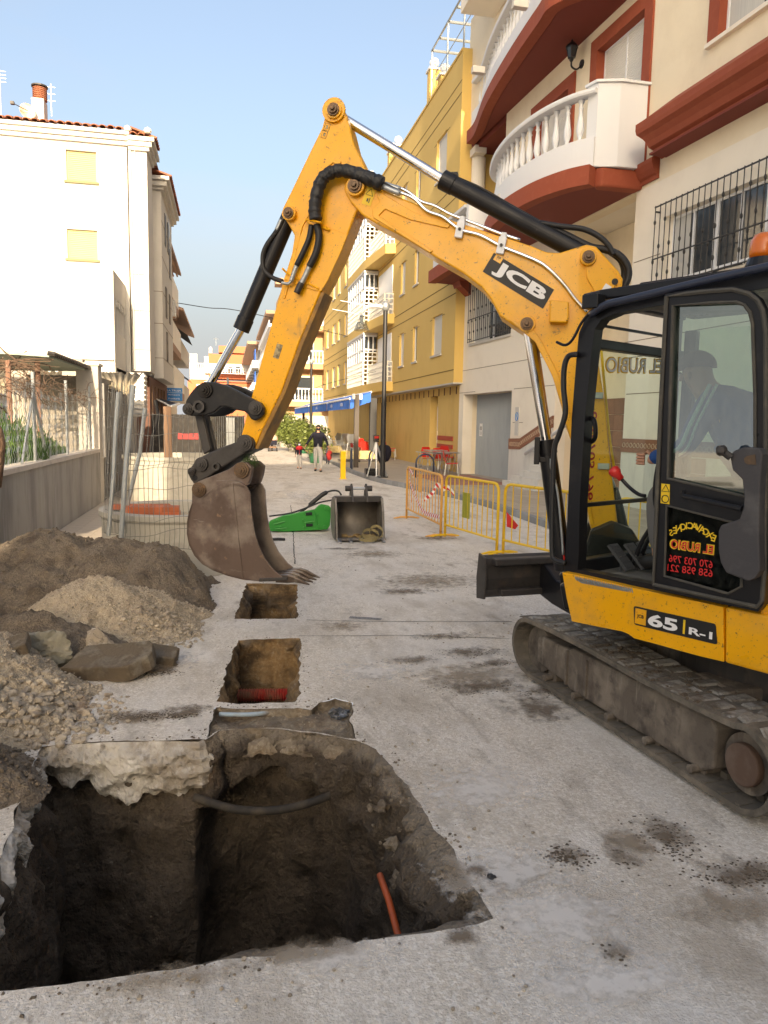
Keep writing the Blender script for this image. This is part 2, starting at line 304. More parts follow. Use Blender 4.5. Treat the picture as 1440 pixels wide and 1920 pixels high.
m_green = mat('bright_green_paint', (.012,.24,.035), .4, layers=[((.03,.15,.04), 6, .6, .75, .6), ((.10,.09,.06), 20, .7, .78, .7)])
m_barr = mat('barrier_yellow_paint', (.80,.50,.03), .45, layers=[((.30,.14,.03), 14, .62, .7, .8)])
m_barro = mat('barrier_orange_paint', (.72,.36,.08), .5, layers=[((.30,.14,.05), 14, .62, .7, .8)])
m_kerb = mat('grey_kerb_stone', (.24,.25,.26), .85, rand=.15, layers=[((.34,.34,.33), 4, .5, .7, .6)], bumps=[(50, .3, .006)])
m_pave = mat('beige_pavement_slab', (.42,.36,.29), .9, rand=.08, layers=[((.30,.26,.21), 2, .5, .72, .6), ((.50,.45,.38), 7, .55, .75, .5)], bumps=[(60, .2, .004)])
m_pavep = mat('pink_paving_tile', (.36,.17,.13), .9, rand=.12, layers=[((.26,.13,.10), 3, .5, .72, .6)], bumps=[(60, .2, .004)])
m_marble = mat('white_marble_cladding', (.66,.65,.61), .35, layers=[((.50,.50,.48), 1.6, .5, .72, .7, (1,3,.5)), ((.40,.40,.39), 3, .64, .7, .5, (1,2,.4))])
m_tileb = mat('brown_glazed_tile', (.27,.11,.065), .4, rand=.15, layers=[((.20,.08,.05), 6, .45, .7, .7)])
m_tileo = mat('ornament_relief', (.48,.34,.24), .6)
m_brick = mat('terracotta_brick', (.50,.13,.055), .8, rand=.2, layers=[((.36,.09,.04), 14, .5, .7, .6)], bumps=[(60, .2, .003)])
m_rooft = mat('terracotta_roof_tile', (.34,.115,.06), .85, rand=.3, layers=[((.20,.085,.055), 4, .45, .7, .7), ((.48,.24,.15), 9, .55, .75, .5)])
m_wood = mat('weathered_timber', (.25,.15,.095), .85, layers=[((.14,.085,.06), 5, .45, .7, .7, (6,6,.4))])
m_garage = mat('grey_sheet_steel_door', (.30,.335,.36), .5, .3, layers=[((.22,.25,.27), 2, .5, .7, .5, (1,1,.3))])
m_iron = mat('black_wrought_iron', (.014,.014,.015), .5)
m_leaf = mat('dark_green_leaf', (.045,.10,.020), .55, layers=[((.10,.18,.03), 4, .5, .7, .7)])
m_leafy = mat('yellow_green_leaf', (.13,.17,.04), .55, layers=[((.24,.25,.08), 5, .5, .7, .7), ((.08,.13,.03), 3, .55, .7, .7)])
m_twig = mat('dry_vine', (.10,.062,.042), .9)
m_redpl = mat('red_plastic', (.60,.025,.02), .35)
m_tube = mat('aluminium_tube', (.60,.62,.63), .3, .8)
m_bluea = mat('blue_awning_canvas', (.016,.13,.52), .75, layers=[((.02,.18,.62), 3, .5, .7, .4)])
m_rackb = mat('dark_blue_painted_tube', (.03,.045,.085), .35)
m_yb = mat('bollard_yellow_paint', (.85,.50,.015), .45)
m_skin = mat('skin', (.50,.26,.17), .55)
m_orange = mat('orange_plastic_pipe', (.55,.10,.03), .5, layers=[((.20,.07,.04), 8, .5, .7, .6)])
m_redpipe = mat('red_corrugated_conduit', (.42,.03,.025), .6, layers=[((.26,.16,.10), 5, .42, .6, .85)])
m_white_ink = mat('white_print', (.8,.8,.8), .5)
m_black_ink = mat('black_print', (.012,.012,.012), .5)
m_red_ink = mat('red_print', (.65,.02,.02), .5)
m_yel_ink = mat('yellow_print', (.85,.55,.03), .5)
m_blue_s = mat('blue_sign', (.02,.22,.55), .5)
m_glass = glassmat('tinted_cab_glass', (.32,.47,.39), .26, .80)
m_glassc = glassmat('clear_cab_glass', (.84,.96,.86), .01, .96)
m_orgl = mat('orange_facade_paint', (.44,.14,.065), .85)
m_peach = mat('peach_facade_paint', (.50,.31,.17), .85)
m_brown = mat('brown_eave_timber', (.36,.22,.15), .85)
m_navyc = mat('navy_cloth', (.010,.010,.022), .9, bumps=[(30, .3, .006)])
m_greyc = mat('grey_cloth', (.42,.41,.40), .9, bumps=[(20, .4, .008)])
m_redc = mat('red_cloth', (.50,.02,.03), .85)
m_bluec = mat('blue_cloth', (.010,.07,.24), .85, bumps=[(20, .4, .008)])
m_hair = mat('dark_hair', (.012,.009,.008), .6)
# ================================================================== ground, road, pit
def jag(P, step=.05, amp=.012, seed=0., closed=True):
    out = []; n = len(P)
    for i in range(n if closed else n-1):
        a, b = Vector(P[i]), Vector(P[(i+1) % n]); k = max(1, int((b-a).length/step)); d = (b-a)
        nn = Vector((-d.y, d.x, 0)).normalized() if d.length else Vector((0,0,0))
        for j in range(k):
            p = a+d*(j/k); out.append(p+nn*fbm(Vector((p.x*6+seed, p.y*6, seed)), 4)*amp*2)
    if not closed: out.append(Vector(P[-1]))
    return out
def G(*pts): return [gz(x, y) for x, y in pts]
pit_px = G((-90,1885),(0,1862),(150,1842),(300,1820),(450,1797),(600,1776),(740,1755),(860,1738),(925,1722),(905,1690),(868,1630),(830,1568),(790,1510),(745,1450),(705,1405),(668,1388),(630,1382),(590,1374),(540,1368),(470,1366),(410,1370),(386,1386),(300,1388),(200,1390),(120,1394),(78,1400),(60,1440),(40,1490),(22,1550),(0,1612),(-60,1700),(-110,1800))
pit_poly = jag(pit_px, .035, .011, 3.)
notch_px = G((388,1384),(394,1352),(404,1326),(440,1330),(500,1330),(560,1326),(585,1332),(600,1318),(630,1308),(662,1318),(655,1352),(668,1386),(630,1381),(590,1373),(540,1367),(470,1365),(410,1369))
notch_poly = jag(notch_px, .03, .009, 6.)
sqa_px = G((405,1316),(470,1319),(552,1316),(561,1300),(562,1255),(561,1197),(500,1199),(444,1200),(430,1240),(417,1280))
sqa_poly = jag(sqa_px, .02, .013, 5.)
sqb_px = G((440,1160),(500,1161),(557,1160),(557,1130),(556,1096),(500,1094),(462,1094),(450,1128))
sqb_poly = jag(sqb_px, .02, .013, 8.)
outer = [Vector((-60, -40, 0)), Vector((60, -40, 0)), Vector((60, 420, 0)), Vector((-60, 420, 0))]
def road_sheet():
    loops = [outer, pit_poly, sqa_poly, sqb_poly, notch_poly]
    pts = [p.to_2d() for lp in loops for p in lp]; edges = []; o = 0
    for lp in loops:
        n = len(lp); edges += [(o+i, o+(i+1) % n) for i in range(n)]; o += n
    # extra points so the near road has real, gently uneven relief
    ix = len(pts)
    for i in range(90):
        for j in range(110):
            x = -3+i*.11+random.uniform(-.03, .03); y = .3+j*.11+random.uniform(-.03, .03); pts.append(Vector((x, y)))
    vs, es, fs, ov, oe, of = geometry.delaunay_2d_cdt(pts, edges, [], 0, 1e-6)
    def inside(c, poly):
        r = False; n = len(poly)
        for i in range(n):
            a, b = poly[i], poly[i-1]
            if (a.y > c[1]) != (b.y > c[1]) and c[0] < (b.x-a.x)*(c[1]-a.y)/(b.y-a.y)+a.x: r = not r
        return r
    keep = []
    for f in fs:
        c = (sum(vs[i].x for i in f)/len(f), sum(vs[i].y for i in f)/len(f))
        if -3 < c[0] < 2 and 1.5 < c[1] < 9 and any(inside(c, p) for p in (pit_poly, sqa_poly, sqb_poly, notch_poly)): continue
        keep.append(tuple(f))
    mb = MB(); mb.add([(v.x, v.y, .0) for v in vs], keep)
    return mb.build('road', m_road, kind='structure', smooth=False)
road_sheet()
def ter(name, lab): return None
m_pit = mat('pit_soil_wall', (.12,.092,.068), 1, vor=(70, (.15,.115,.08), .6), layers=[((.055,.042,.033), 2.2, .44, .64, .8), ((.24,.19,.135), 6, .58, .72, .7), ((.15,.085,.04), 1.6, .60, .72, .6), ((.36,.32,.27), 26, .67, .73, .8), ((.022,.017,.014), 7, .56, .72, .8)], bumps=[(70, 1, .02), (18, 1, .06)], strata=((.26,.215,.165), -.07, .02))
m_pitc = mat('pit_cut_concrete', (.21,.17,.125), .95, vor=(60, (.34,.29,.22), .6), layers=[((.11,.082,.06), 4, .43, .62, .85), ((.42,.37,.30), 12, .58, .72, .7), ((.25,.155,.085), 2.2, .53, .68, .6)], bumps=[(45, .9, .015), (16, .7, .03)])
def shaft(name, poly, zs, off, amp, m, floor=True, fall=None):
    """walls of a dug hole: rings going down from the surface polygon; off(p, z) -> horizontal shift"""
    n = len(poly); mb = MB(); cx = sum(p.x for p in poly)/n; cy = sum(p.y for p in poly)/n; rings = []
    for z in zs:
        ring = []
        for i, p in enumerate(poly):
            t = (poly[(i+1) % n]-poly[i-1]); nrm = Vector((t.y, -t.x, 0)).normalized()
            if nrm.dot(Vector((cx, cy, 0))-p) < 0: nrm = -nrm
            d = off(p, z); q = p+nrm*d[0]+Vector((d[1], d[2], 0)) if isinstance(d, tuple) else p+nrm*d
            k = min(1, -z/.06)
            bk_ = 1.9 if (q.x > .5 and q.y < 3.9) else 1.; a = bk_*fbm(Vector((q.x*4.2, q.y*4.2, z*3.4)), 5)*amp*.9*(bk_ > 1)+fbm(Vector((q.x*2.2, q.y*2.2, z*2.0)), 5)*amp*1.8+fbm(Vector((q.x*8, q.y*8, z*8)), 5)*amp*1.1+abs(fbm(Vector((q.x*4, q.y*4, z*3+7)), 4))*amp*.9
            q = q+nrm*a*k; ring.append(Vector((q.x, q.y, z+fbm(Vector((q.x*4, q.y*4, z*5+9)), 3)*amp*.5*k)))
        rings.append(ring)
    vs = [p for r in rings for p in r]; fs = []
    for j in range(len(zs)-1):
        for i in range(n): fs.append((j*n+i, j*n+(i+1) % n, (j+1)*n+(i+1) % n, (j+1)*n+i))
    if floor: fs.append(tuple((len(zs)-1)*n+i for i in range(n)))
    mb.add(vs, fs); return mb.build(name, m, kind='structure', smooth=True)
farY = gz(540, 1366).y
def pit_off(p, z):
    d = 0.
    if p.x > .55 and p.y < 3.9:                       # crumbling right-hand bank slopes in
        d = (.03+.05*min(1, -z/.25)-.07*max(0, min(1, (-z-.35)/.3))) if z < -.005 else 0
    elif p.y > 3.8 and p.x > -.16:                     # far end, undercut below the crust
        t2 = min(1, abs(p.x-.27)/.46); t = max(0, min(1, (-z-.27-.16*t2**2-.04*fbm(Vector((p.x*5, 0, 0)), 3))/.05)); t = t*t*(3-2*t); return (.03*min(1, -z/.1)*(1-t)-.20*t*max(0, 1-t2**6), 0, 0)
    elif p.y > 3.6: d = -.06*min(1, -z/.05)+.09*min(1, max(0, (-z-.25)/.2))+.06*min(1, max(0, (-z-.3)/1.2))
    else: d = .02*min(1, -z/.1)
    return d
zs = [0, -.012, -.03, -.06, -.10, -.14, -.18, -.23, -.28, -.33, -.38, -.43, -.5]+[-.5-.09*i for i in range(1, 20)]
shaft('excavation_pit', pit_poly, zs, pit_off, .055, m_pit)
shaft('ledge_lip', notch_poly, [0, -.015, -.035, -.06, -.09, -.13], lambda p, z: .008, .02, m_pitc, floor=False)
zs2 = [0, -.01, -.03, -.06, -.10, -.15, -.2, -.26, -.32, -.39, -.46, -.54, -.62]
shaft('square_trial_hole', sqa_poly, zs2, lambda p, z: .015*min(1, -z/.1), .045, mat('ochre_trench_soil', (.26,.16,.075), 1, vor=(60, (.36,.26,.15), .6), layers=[((.07,.048,.03), 4, .46, .62, .85), ((.40,.33,.25), 14, .6, .72, .7), ((.045,.033,.024), 1.4, .46, .62, .9, (.6,.6,3.5)), ((.17,.15,.13), 2.5, .58, .7, .7)], bumps=[(60, .9, .012), (16, .7, .03)]))
shaft('far_square_trial_hole', sqb_poly, zs2, lambda p, z: .015*min(1, -z/.1), .036, MATS['ochre_trench_soil'])
# concrete lips and the ledge between pit and square hole
def lump(name, pts, z0, z1, amp, m, seed=0, N=46, parent=None, label=None, zf=None):
    """rough slab: top grid over a quad (bilinear), skirt going down"""
    a, b, c, d = [Vector(p) for p in pts]; vs = []; fs = []; Mn = max(6, int(N*((d-a).length/(b-a).length)))
    for j in range(Mn+1):
        for i in range(N+1):
            u, v = i/N, j/Mn; p = (a*(1-u)+b*u)*(1-v)+(d*(1-u)+c*u)*v
            e = min(u, 1-u, v, 1-v); k = 1-max(0, 1-e/.06)**2
            nz = fbm(Vector((p.x*5+seed, p.y*5, seed)), 5)
            z = z1+amp*nz*1.6-.05*(1-k); 
            if zf: z += zf(u, v)
            q = p+Vector((fbm(Vector((p.x*9, p.y*9, seed+4)), 3), fbm(Vector((p.x*9, p.y*9, seed+8)), 3), 0))*amp*.9; q.z = z; vs.append(q)
    for j in range(Mn):
        for i in range(N): o = j*(N+1)+i; fs.append((o, o+1, o+N+2, o+N+1))
    border = [i for i in range(N+1)]+[j*(N+1)+N for j in range(1, Mn+1)]+[Mn*(N+1)+i for i in range(N-1, -1, -1)]+[j*(N+1) for j in range(Mn-1, 0, -1)]
    L = len(border); prev = border
    for k in range(1, 5):
        base = len(vs)
        for bi in border:
            p = vs[bi].copy(); t = k/4; zz = p.z*(1-t)+(z0+amp*1.5*fbm(Vector((p.x*7, p.y*7, seed+2)), 4))*t
            vs.append(Vector((p.x+amp*.8*fbm(Vector((p.x*8, p.y*8, zz*9)), 3), p.y+amp*.8*fbm(Vector((p.x*8, p.y*8, zz*9+5)), 3), zz)))
        cur = [base+i for i in range(L)]
        for i in range(L): fs.append((prev[i], prev[(i+1) % L], cur[(i+1) % L], cur[i]))
        prev = cur
    mb = MB(); mb.add(vs, fs); return mb.build(name, m, parent, smooth=True, label=label)
def lift(p, z): return Vector((p.x, p.y, z))
ledge = thing('soil_bridge', 'crusty brown soil and concrete bridge between the big pit and the square hole', 'soil bridge', gz(480, 1345))
lump('crust', G((378,1376),(575,1374),(592,1316),(396,1312)), -.13, -.055, .024, m_pitc, 3, parent=ledge, N=130)
lump('crust', G((560,1378),(676,1394),(676,1306),(575,1304)), -.12, -.05, .026, m_pitc, 7, parent=ledge, N=90)
p = MB(); p.tube(curve_pts([gz(412, 1339, -.03), gz(450, 1340, -.02), gz(490, 1338, -.02), gz(532, 1332, -.05)], 6), .014, 10)
tag(p.build('water_pipe', mat('pale_blue_pipe', (.32,.42,.50), .5, layers=[((.24,.19,.14), 6, .5, .66, .8)]), smooth=True), 'thin pale blue water pipe lying across the soil bridge beside the pit', 'pipe')
# broken white concrete faces along the far left edge
def brokenface(name, path, depth, thick, seed, label, lean=.0):
    P = []; n0 = len(path)
    for i in range(n0-1):
        k = max(2, int((path[i+1]-path[i]).length/.012)); P += [path[i].lerp(path[i+1], j/k) for j in range(k)]
    P.append(path[-1]); n = len(P); R = 22; vs = []; fs = []
    cen = Vector((-.3, 3.0, 0))
    for i, p in enumerate(P):
        t = (P[min(i+1, n-1)]-P[max(i-1, 0)]); nr = Vector((t.y, -t.x, 0)).normalized()
        if nr.dot(cen-p) < 0: nr = -nr
        dd = depth(i/(n-1))*(1+.8*fbm(Vector((p.x*4+seed, p.y*4, 1)), 4))
        for j in range(R+1):
            u = j/R; z = -.002-dd*u
            o = thick*math.sin(min(1, u*2.2)*PI/2)*(1-.75*u*u)+lean*u+(.030*fbm(Vector((p.x*7, p.y*7+seed, z*7)), 5)-.075*(.5-noise.voronoi(Vector((p.x*9, p.y*9+seed, z*12)))[0][0])+.012*fbm(Vector((p.x*34, p.y*34+seed, z*34)), 3))*min(1, u*6)
            vs.append(p+nr*o+Vector((0, 0, z)))
        vs.append(p-nr*.10+Vector((0, 0, -dd*.8)))
    for i in range(n-1):
        for j in range(R+1): a = i*(R+2)+j; fs.append((a, a+1, a+R+3, a+R+2))
    mb = MB(); mb.add(vs, fs); o = mb.build(name, m_wconc, smooth=False); return tag(o, label, 'concrete edge')
brokenface('broken_concrete_edge', G((70,1398),(120,1396),(200,1391),(300,1389),(372,1390),(388,1382)), lambda u: .12+.14*math.sin(min(1, u*1.15)*PI*.62), .065, 2, 'long white broken concrete edge of the road slab along the far side of the pit', lean=.02)
brokenface('broken_concrete_edge', G((-70,1720),(0,1612),(22,1550),(40,1490),(58,1444),(74,1402)), lambda u: .20, .04, 9, 'white broken concrete edge curving down the left side of the pit')
brokenface('broken_concrete_edge', G((389,1378),(394,1350),(400,1326)), lambda u: .22, .015, 5, 'short dark cut edge of the slab between the soil bridge and the left road surface')
# things seen in the holes
p = MB(); a, b = gz(444, 1304, -.40), gz(566, 1302, -.40); L = b-a
p.tube([a+L*(i/48) for i in range(49)], .055, 16, rf=lambda t: .044+.013*(int(round(t*48)) % 2))
tag(p.build('corrugated_conduit', m_redpipe), 'red corrugated conduit crossing the bottom of the square hole', 'pipe')
p = MB(); P = curve_pts([Vector((-.2, 4.12, -.30)), Vector((.05, 4.05, -.36)), Vector((.3, 4.03, -.37)), Vector((.55, 4.07, -.34)), Vector((.8, 4.2, -.30))], 8)
P = [q+Vector((.0,.07,.0)) for q in P]; p.tube(P, .024, 14); tag(p.build('buried_duct', mat('dusty_black_duct', (.03,.026,.022), .8, layers=[((.09,.07,.05), 8, .45, .65, .8)]), smooth=True), 'dusty black duct crossing the undercut far end of the pit', 'pipe')
p = MB(); a = gp(712, 1640, Vector((0, 3.30, 0)), Vector((0, 1, 0))); b = gp(744, 1745, Vector((0, 3.0, 0)), Vector((0, 1, 0)))
p.tube([a, a.lerp(b, .5)+Vector((.006, 0, 0)), b, b+(b-a)*.5], .016, 12); tag(p.build('drain_pipe', m_orange, smooth=True), 'orange plastic pipe sticking up the right wall of the pit', 'pipe')
p = MB(); q = gz(636, 1338, -.03)
for i in range(7): p.rock(q+Vector((random.uniform(-.04, .04), random.uniform(-.06, .06), random.uniform(-.03, .01))), random.uniform(.03, .05), i, (1, 1.3, .7), 2, .6)
tag(p.build('crumpled_plastic', mat('crumpled_dark_foil', (.06,.065,.07), .3, layers=[((.30,.31,.33), 14, .52, .62, .9)])), 'crumpled dark plastic wad in the hollow right of the soil bridge', 'plastic')
# lumps of mortar and stone sticking out of the crumbling bank
rk = random.Random(21); mb = MB()
for k in range(330):
    i = rk.randrange(len(pit_poly)); p_ = pit_poly[i]
    if not (p_.x > .45 and p_.y < 4.0): continue
    z = -.02-.55*rk.random()**1.3; d = pit_off(p_, z); r = .008+.030*rk.random()**2.5
    mb.rock((p_.x-(d if not isinstance(d, tuple) else 0)*.9-.01, p_.y+rk.gauss(0, .02), z), r, rk.random()*40, (1,1.2,.8), 2, .5)
mb.build('bank_rubble', m_pitc, recalc=False)['kind'] = 'stuff'
# saw cuts and cracks in the road
def crack(P, w_, name, m):
    vs = []; fs = []; Q = jag([gz(x, y) for x, y in P], .08, .006, 4., False)
    for i, q in enumerate(Q):
        t = (Q[min(i+1, len(Q)-1)]-Q[max(i-1, 0)]).normalized(); nn = Vector((-t.y, t.x, 0))*w_*(.6+.6*abs(fbm(q*5, 3))); vs += [q+nn+Vector((0,0,.004)), q-nn+Vector((0,0,.004))]
    for i in range(len(Q)-1): fs.append((2*i, 2*i+1, 2*i+3, 2*i+2))
    MB().add(vs, fs).build(name, m, kind='structure')
m_crk = mat('dark_joint_fill', (.10,.095,.085), .95, bumps=[(60,.6,.01)])
crack([(575,1163),(700,1166),(960,1166)], .007, 'road_joint', m_crk); crack([(560,1193),(760,1192),(955,1198)], .006, 'road_joint', m_crk)
crack([(545,947),(549,985),(553,1058)], .010, 'road_crack', m_crk); crack([(605,1006),(560,1001),(520,1004)], .006, 'road_crack', m_crk)
crack([(500,936),(560,934),(610,937)], .03, 'road_crack', mat('damp_patch', (.22,.205,.19), .9)); crack([(655,1158),(690,1160),(715,1162)], .05, 'road_stain', mat('tar_stain', (.16,.16,.165), .8, vor=(70,(.40,.39,.38),.7)))
# ------------------------------------------------------------------ pavements and kerbs
def strip(name, poly, z0, z1, m, **k):
    mb = MB(); mb.prism([Vector((p[0], p[1], z0)) for p in poly], (0, 0, z1-z0)); return mb.build(name, m, kind='structure', **k)
kerbline = [Vector(p) for p in ((5.75,-12,0),(5.75,6,0),(5.72,12.4,0),(5.80,15.5,0),(5.62,18,0),(5.15,20.6,0),(4.72,22.6,0),(4.52,25,0),(4.46,29.6,0),(4.6,34,0),(4.7,60,0))]
kl = curve_pts(kerbline, 8)
strip('right_pavement', [(p.x+.13, p.y) for p in kl]+[(14, 60), (14, -12)], -.05, .115, m_pave)
kt = thing('kerb', 'curved grey kerb stones edging the right hand pavement', 'kerb', (5.7, 12, 0))
acc = 0; last = kl[0]; stones = []
for i in range(1, len(kl)): stones.append((kl[i-1], kl[i]))
def walkline(P, step):
    out = [P[0]]; d = 0
    for i in range(1, len(P)):
        a, b = P[i-1], P[i]; L = (b-a).length
        while d+L >= step:
            t = (step-d)/L; a = a.lerp(b, t); out.append(a); L = (b-a).length; d = 0
        d += L
    return out
W = walkline(kl, .42)
for i in range(len(W)-1):
    a, b = W[i], W[i+1]
    if a.y < 7 or a.y > 46: continue
    d = (b-a).normalized(); n_ = Vector((d.y, -d.x, 0)); mb = MB()
    mb.obox((a+b)/2+n_*.065+Vector((0, 0, .045)), d*((b-a).length/2-.006), n_*.065, (0, 0, .085)); mb.build('kerb_stone', m_kerb, kt, bevel=.012)
# pavement slabs near the barriers and by the garage: real joints
sl = MB(); 
def slabgrid(name, x0, x1, y0, y1, dx, dy, z, m, gap=.008, clip=None):
    root = None; me = MB(); me.box(-dx/2+gap/2, dx/2-gap/2, -dy/2+gap/2, dy/2-gap/2, 0, .012); base = me.mesh(name); base.materials.append(m); k = 0
    i = 0
    while x0+i*dx < x1:
        j = 0
        while y0+j*dy < y1:
            cx, cy = x0+(i+.5)*dx, y0+(j+.5)*dy
            if (clip is None or clip(cx, cy)) and k < 280:
                o = bpy.data.objects.new(name, base); COL.objects.link(o); o.location = (cx, cy, z+random.uniform(-.001, .001)); o['kind'] = 'structure'; k += 1
            j += 1
        i += 1
def kx(y):
    best = min(kl, key=lambda p: abs(p.y-y)); return best.x
slabgrid('pavement_slab', 6.0, 8.5, 10.5, 20.4, .4, .4, .112, m_pave, clip=lambda x, y: x > kx(y)+.36 and (x < 8.3 or y > 19))
slabgrid('paving_tile', 6.2, 8.3, 20.8, 24.8, .3, .3, .112, m_pavep, clip=lambda x, y: x > kx(y)+.4)
strip('left_pavement', [(-2.68, 7), (-1.75, 7), (-1.75, 24), (-2.68, 24)], -.02, .03, mat('pale_tile_pavement', (.52,.44,.35), .9, layers=[((.40,.33,.27), 4, .5, .7, .6)], bumps=[(50, .2, .004)]))
slabgrid('tile', -2.68, -1.76, 9.4, 19, .3, .3, .022, MATS['pale_tile_pavement'])
# ------------------------------------------------------------------ heaps
def heap(name, label, cx, cy, peaks, m, ext=1.6, N=110, amp=.03, fine=26, floor=-.03, parent=None):
    vs = []; fs = []; x0, x1, y0, y1 = ext
    nx = N; ny = max(8, int(N*(y1-y0)/(x1-x0)))
    for j in range(ny+1):
        for i in range(nx+1):
            x = x0+(x1-x0)*i/nx; y = y0+(y1-y0)*j/ny; h = floor
            for (px, py, ph, rx, ry, pw) in peaks:
                d = math.hypot((x-px)/rx, (y-py)/ry); d *= 1+.22*fbm(Vector((x*1.9, y*1.9, ph*7)), 3)
                if d < 1: h = max(h, ph*(1-d**pw)+floor*d)
            if h > floor+.002:
                h += (amp*fbm(Vector((x*6, y*6, 2)), 4)*2+amp*.55*fbm(Vector((x*fine, y*fine, 5)), 3)*2)*min(1, (h-floor)/.12)
            vs.append((x, y, h))
    for j in range(ny):
        for i in range(nx):
            o = j*(nx+1)+i; q = (o, o+1, o+nx+2, o+nx+1)
            if max(vs[k][2] for k in q) > floor+.002: fs.append(q)
    mb = MB(); mb.add(vs, fs); me = mb.mesh(name, False); return place(name, me, m, parent, smooth=True), (lambda x, y: vs[min(ny, max(0, int((y-y0)/(y1-y0)*ny)))*(nx+1)+min(nx, max(0, int((x-x0)/(x1-x0)*nx)))][2])
def scatter(name, m, hf, area, n, rmin, rmax, seed, parent=None, prob=None, sub=1, sq=(1,1,.75)):
    rnd = random.Random(seed); mb = MB(); k = 0; tries = 0
    while k < n and tries < n*30:
        tries += 1; x = rnd.uniform(area[0], area[1]); y = rnd.uniform(area[2], area[3])
        if prob and rnd.random() > prob(x, y): continue
        z = hf(x, y)
        if z < -.02: continue
        r = rmin+(rmax-rmin)*rnd.random()**2.6; mb.rock((x, y, z+r*.25), r, rnd.random()*50, sq, sub, .3); k += 1
    o = mb.build(name, m, parent, smooth=False, recalc=False); o['kind'] = 'stuff'; return o
t1 = thing('soil_heap', 'large mound of dark dug soil in front of the wire fence and the grey wall', 'heap', (-1.4, 7.6, 0))
_, h1 = heap('soil_mound', '', 0, 0, [(-1.85,8.2,.68,1.15,1.4,1.7),(-1.2,8.05,.60,1.05,1.25,1.8),(-.74,7.85,.58,.62,.95,1.9),(-2.5,7.9,.60,1.1,1.7,1.7),(-.42,7.5,.16,.35,.6,1.2)], m_soil, (-3.6, .1, 6.3, 10), 230, .020, fine=14, parent=t1)
scatter('soil_crumb', m_soil, h1, (-3.4, 0, 6.4, 9.6), 2600, .004, .018, 4, t1)
t2 = thing('gravel_heap', 'tan heap of sand and gravel in front of the dark soil mound', 'heap', (-1.1, 6.9, 0))
_, h2 = heap('gravel_mound', '', 0, 0, [(-1.13,6.95,.45,.95,.85,1.25),(-.75,6.75,.17,.62,.55,1.2),(-1.3,6.8,.36,.6,.6,1.3)], m_gravel, (-2.3, .0, 5.9, 8), 190, .016, parent=t2)
scatter('pebble', m_stone, h2, (-2.2, 0, 5.9, 8), 5200, .004, .013, 5, t2)
scatter('large_pebble', m_stone, lambda x, y: max(h2(x, y), 0), (-.95, -.2, 6.1, 6.9), 260, .012, .026, 6, t2, prob=lambda x, y: max(0, 1-math.hypot((x+.52)/.42, (y-6.45)/.4)))
t3 = thing('gravel_heap', 'brown stony heap spilling onto the road at the left edge near the pit', 'heap', (-1.4, 4.8, 0))
_, h3 = heap('gravel_mound', '', 0, 0, [(-1.95,5.2,.46,1.05,.95,1.25),(-1.45,4.65,.20,.62,.6,1.2),(-1.75,5.6,.36,.6,.6,1.3)], m_gravel, (-3, -.5, 3.9, 6.5), 190, .020, parent=t3)
scatter('pebble', m_stone, h3, (-2.6, -.6, 4.0, 6.2), 4800, .004, .013, 7, t3)
scatter('large_pebble', m_stone, lambda x, y: max(h3(x, y), 0), (-1.9, -.55, 4.3, 5.7), 560, .011, .034, 8, t3, prob=lambda x, y: max(0, 1-math.hypot((x+1.12)/.60, (y-4.75)/.55)))
t4 = thing('soil_heap', 'small dark clod heap at the left frame edge beside the white broken concrete', 'heap', (-1.3, 3.85, 0))
_, h4 = heap('soil_mound', '', 0, 0, [(-1.42,3.95,.24,.48,.50,1.3)], m_soil, (-2.0, -.8, 3.3, 4.6), 110, .02, parent=t4)
scatter('soil_crumb', m_soil, h4, (-2, -.9, 3.4, 4.5), 500, .006, .02, 9, t4)
t5 = thing('soil_heap', 'low dark brown soil lump behind the broken slab pieces', 'heap', (-1.45, 6.0, 0))
_, h5 = heap('soil_mound', '', 0, 0, [(-1.55,6.15,.34,.72,.42,1.5),(-1.15,6.0,.22,.5,.35,1.4),(-.72,5.72,.10,.42,.22,1.4)], m_soil, (-2.4, -.2, 5.3, 6.8), 120, .02, parent=t5)
def boulder(px, py, Y, r, seed, sq, label, m=m_rockd, rz=0):
    c = gy(px, py, Y); mb = MB(); mb.shard((0,0,0), r, seed, sq, 4, .07, 10); o = mb.build('boulder', m, smooth=False)
    for v in o.data.vertices: v.co += v.co.normalized()*.012*fbm(v.co*24, 3)
    o.location = c; o.rotation_euler.z = rz; return tag(o, label, 'rock')
boulder(86, 1213, 5.75, .155, 3, (1.25,.8,.85), 'grey faceted boulder at the left, leaning on the dark soil lump', mat('grey_boulder', (.22,.21,.17), .9, layers=[((.36,.33,.25), 4, .52, .68, .8), ((.11,.10,.08), 3, .5, .7, .6)], bumps=[(30, .5, .02)]))
boulder(187, 1212, 5.85, .13, 12, (1.0,.8,.85), 'pale streaked boulder sitting behind the flat slab piece', mat('pale_boulder', (.30,.25,.19), .9, layers=[((.62,.58,.52), 6, .52, .62, .9), ((.13,.09,.06), 4, .5, .66, .8)], bumps=[(30, .5, .02)]))
def slabpiece(px, pts, Y, th, label, seed):
    mb = MB(); c = gz(*px); P = []
    n = len(pts)
    poly = jag([Vector((x, y, 0)) for x, y in pts], .05, .014, seed)
    mb.prism(poly, (0, 0, -th)); o = mb.build('slab_piece', m_rockd, bevel=.012); o.location = Y; o.rotation_euler = seed_rot[seed]; return tag(o, label, 'rubble')
seed_rot = {1: (.30, -.10, -.28), 2: (.22, .12, .15), 3: (.1, -.3, .3)}
slabpiece((200,1250), [(-.30,-.13),(.22,-.15),(.34,.02),(.26,.17),(-.22,.16)], Vector((-.86, 5.50, .155)), .13, 'flat brown broken slab lying in front of the pale streaked boulder', 1)
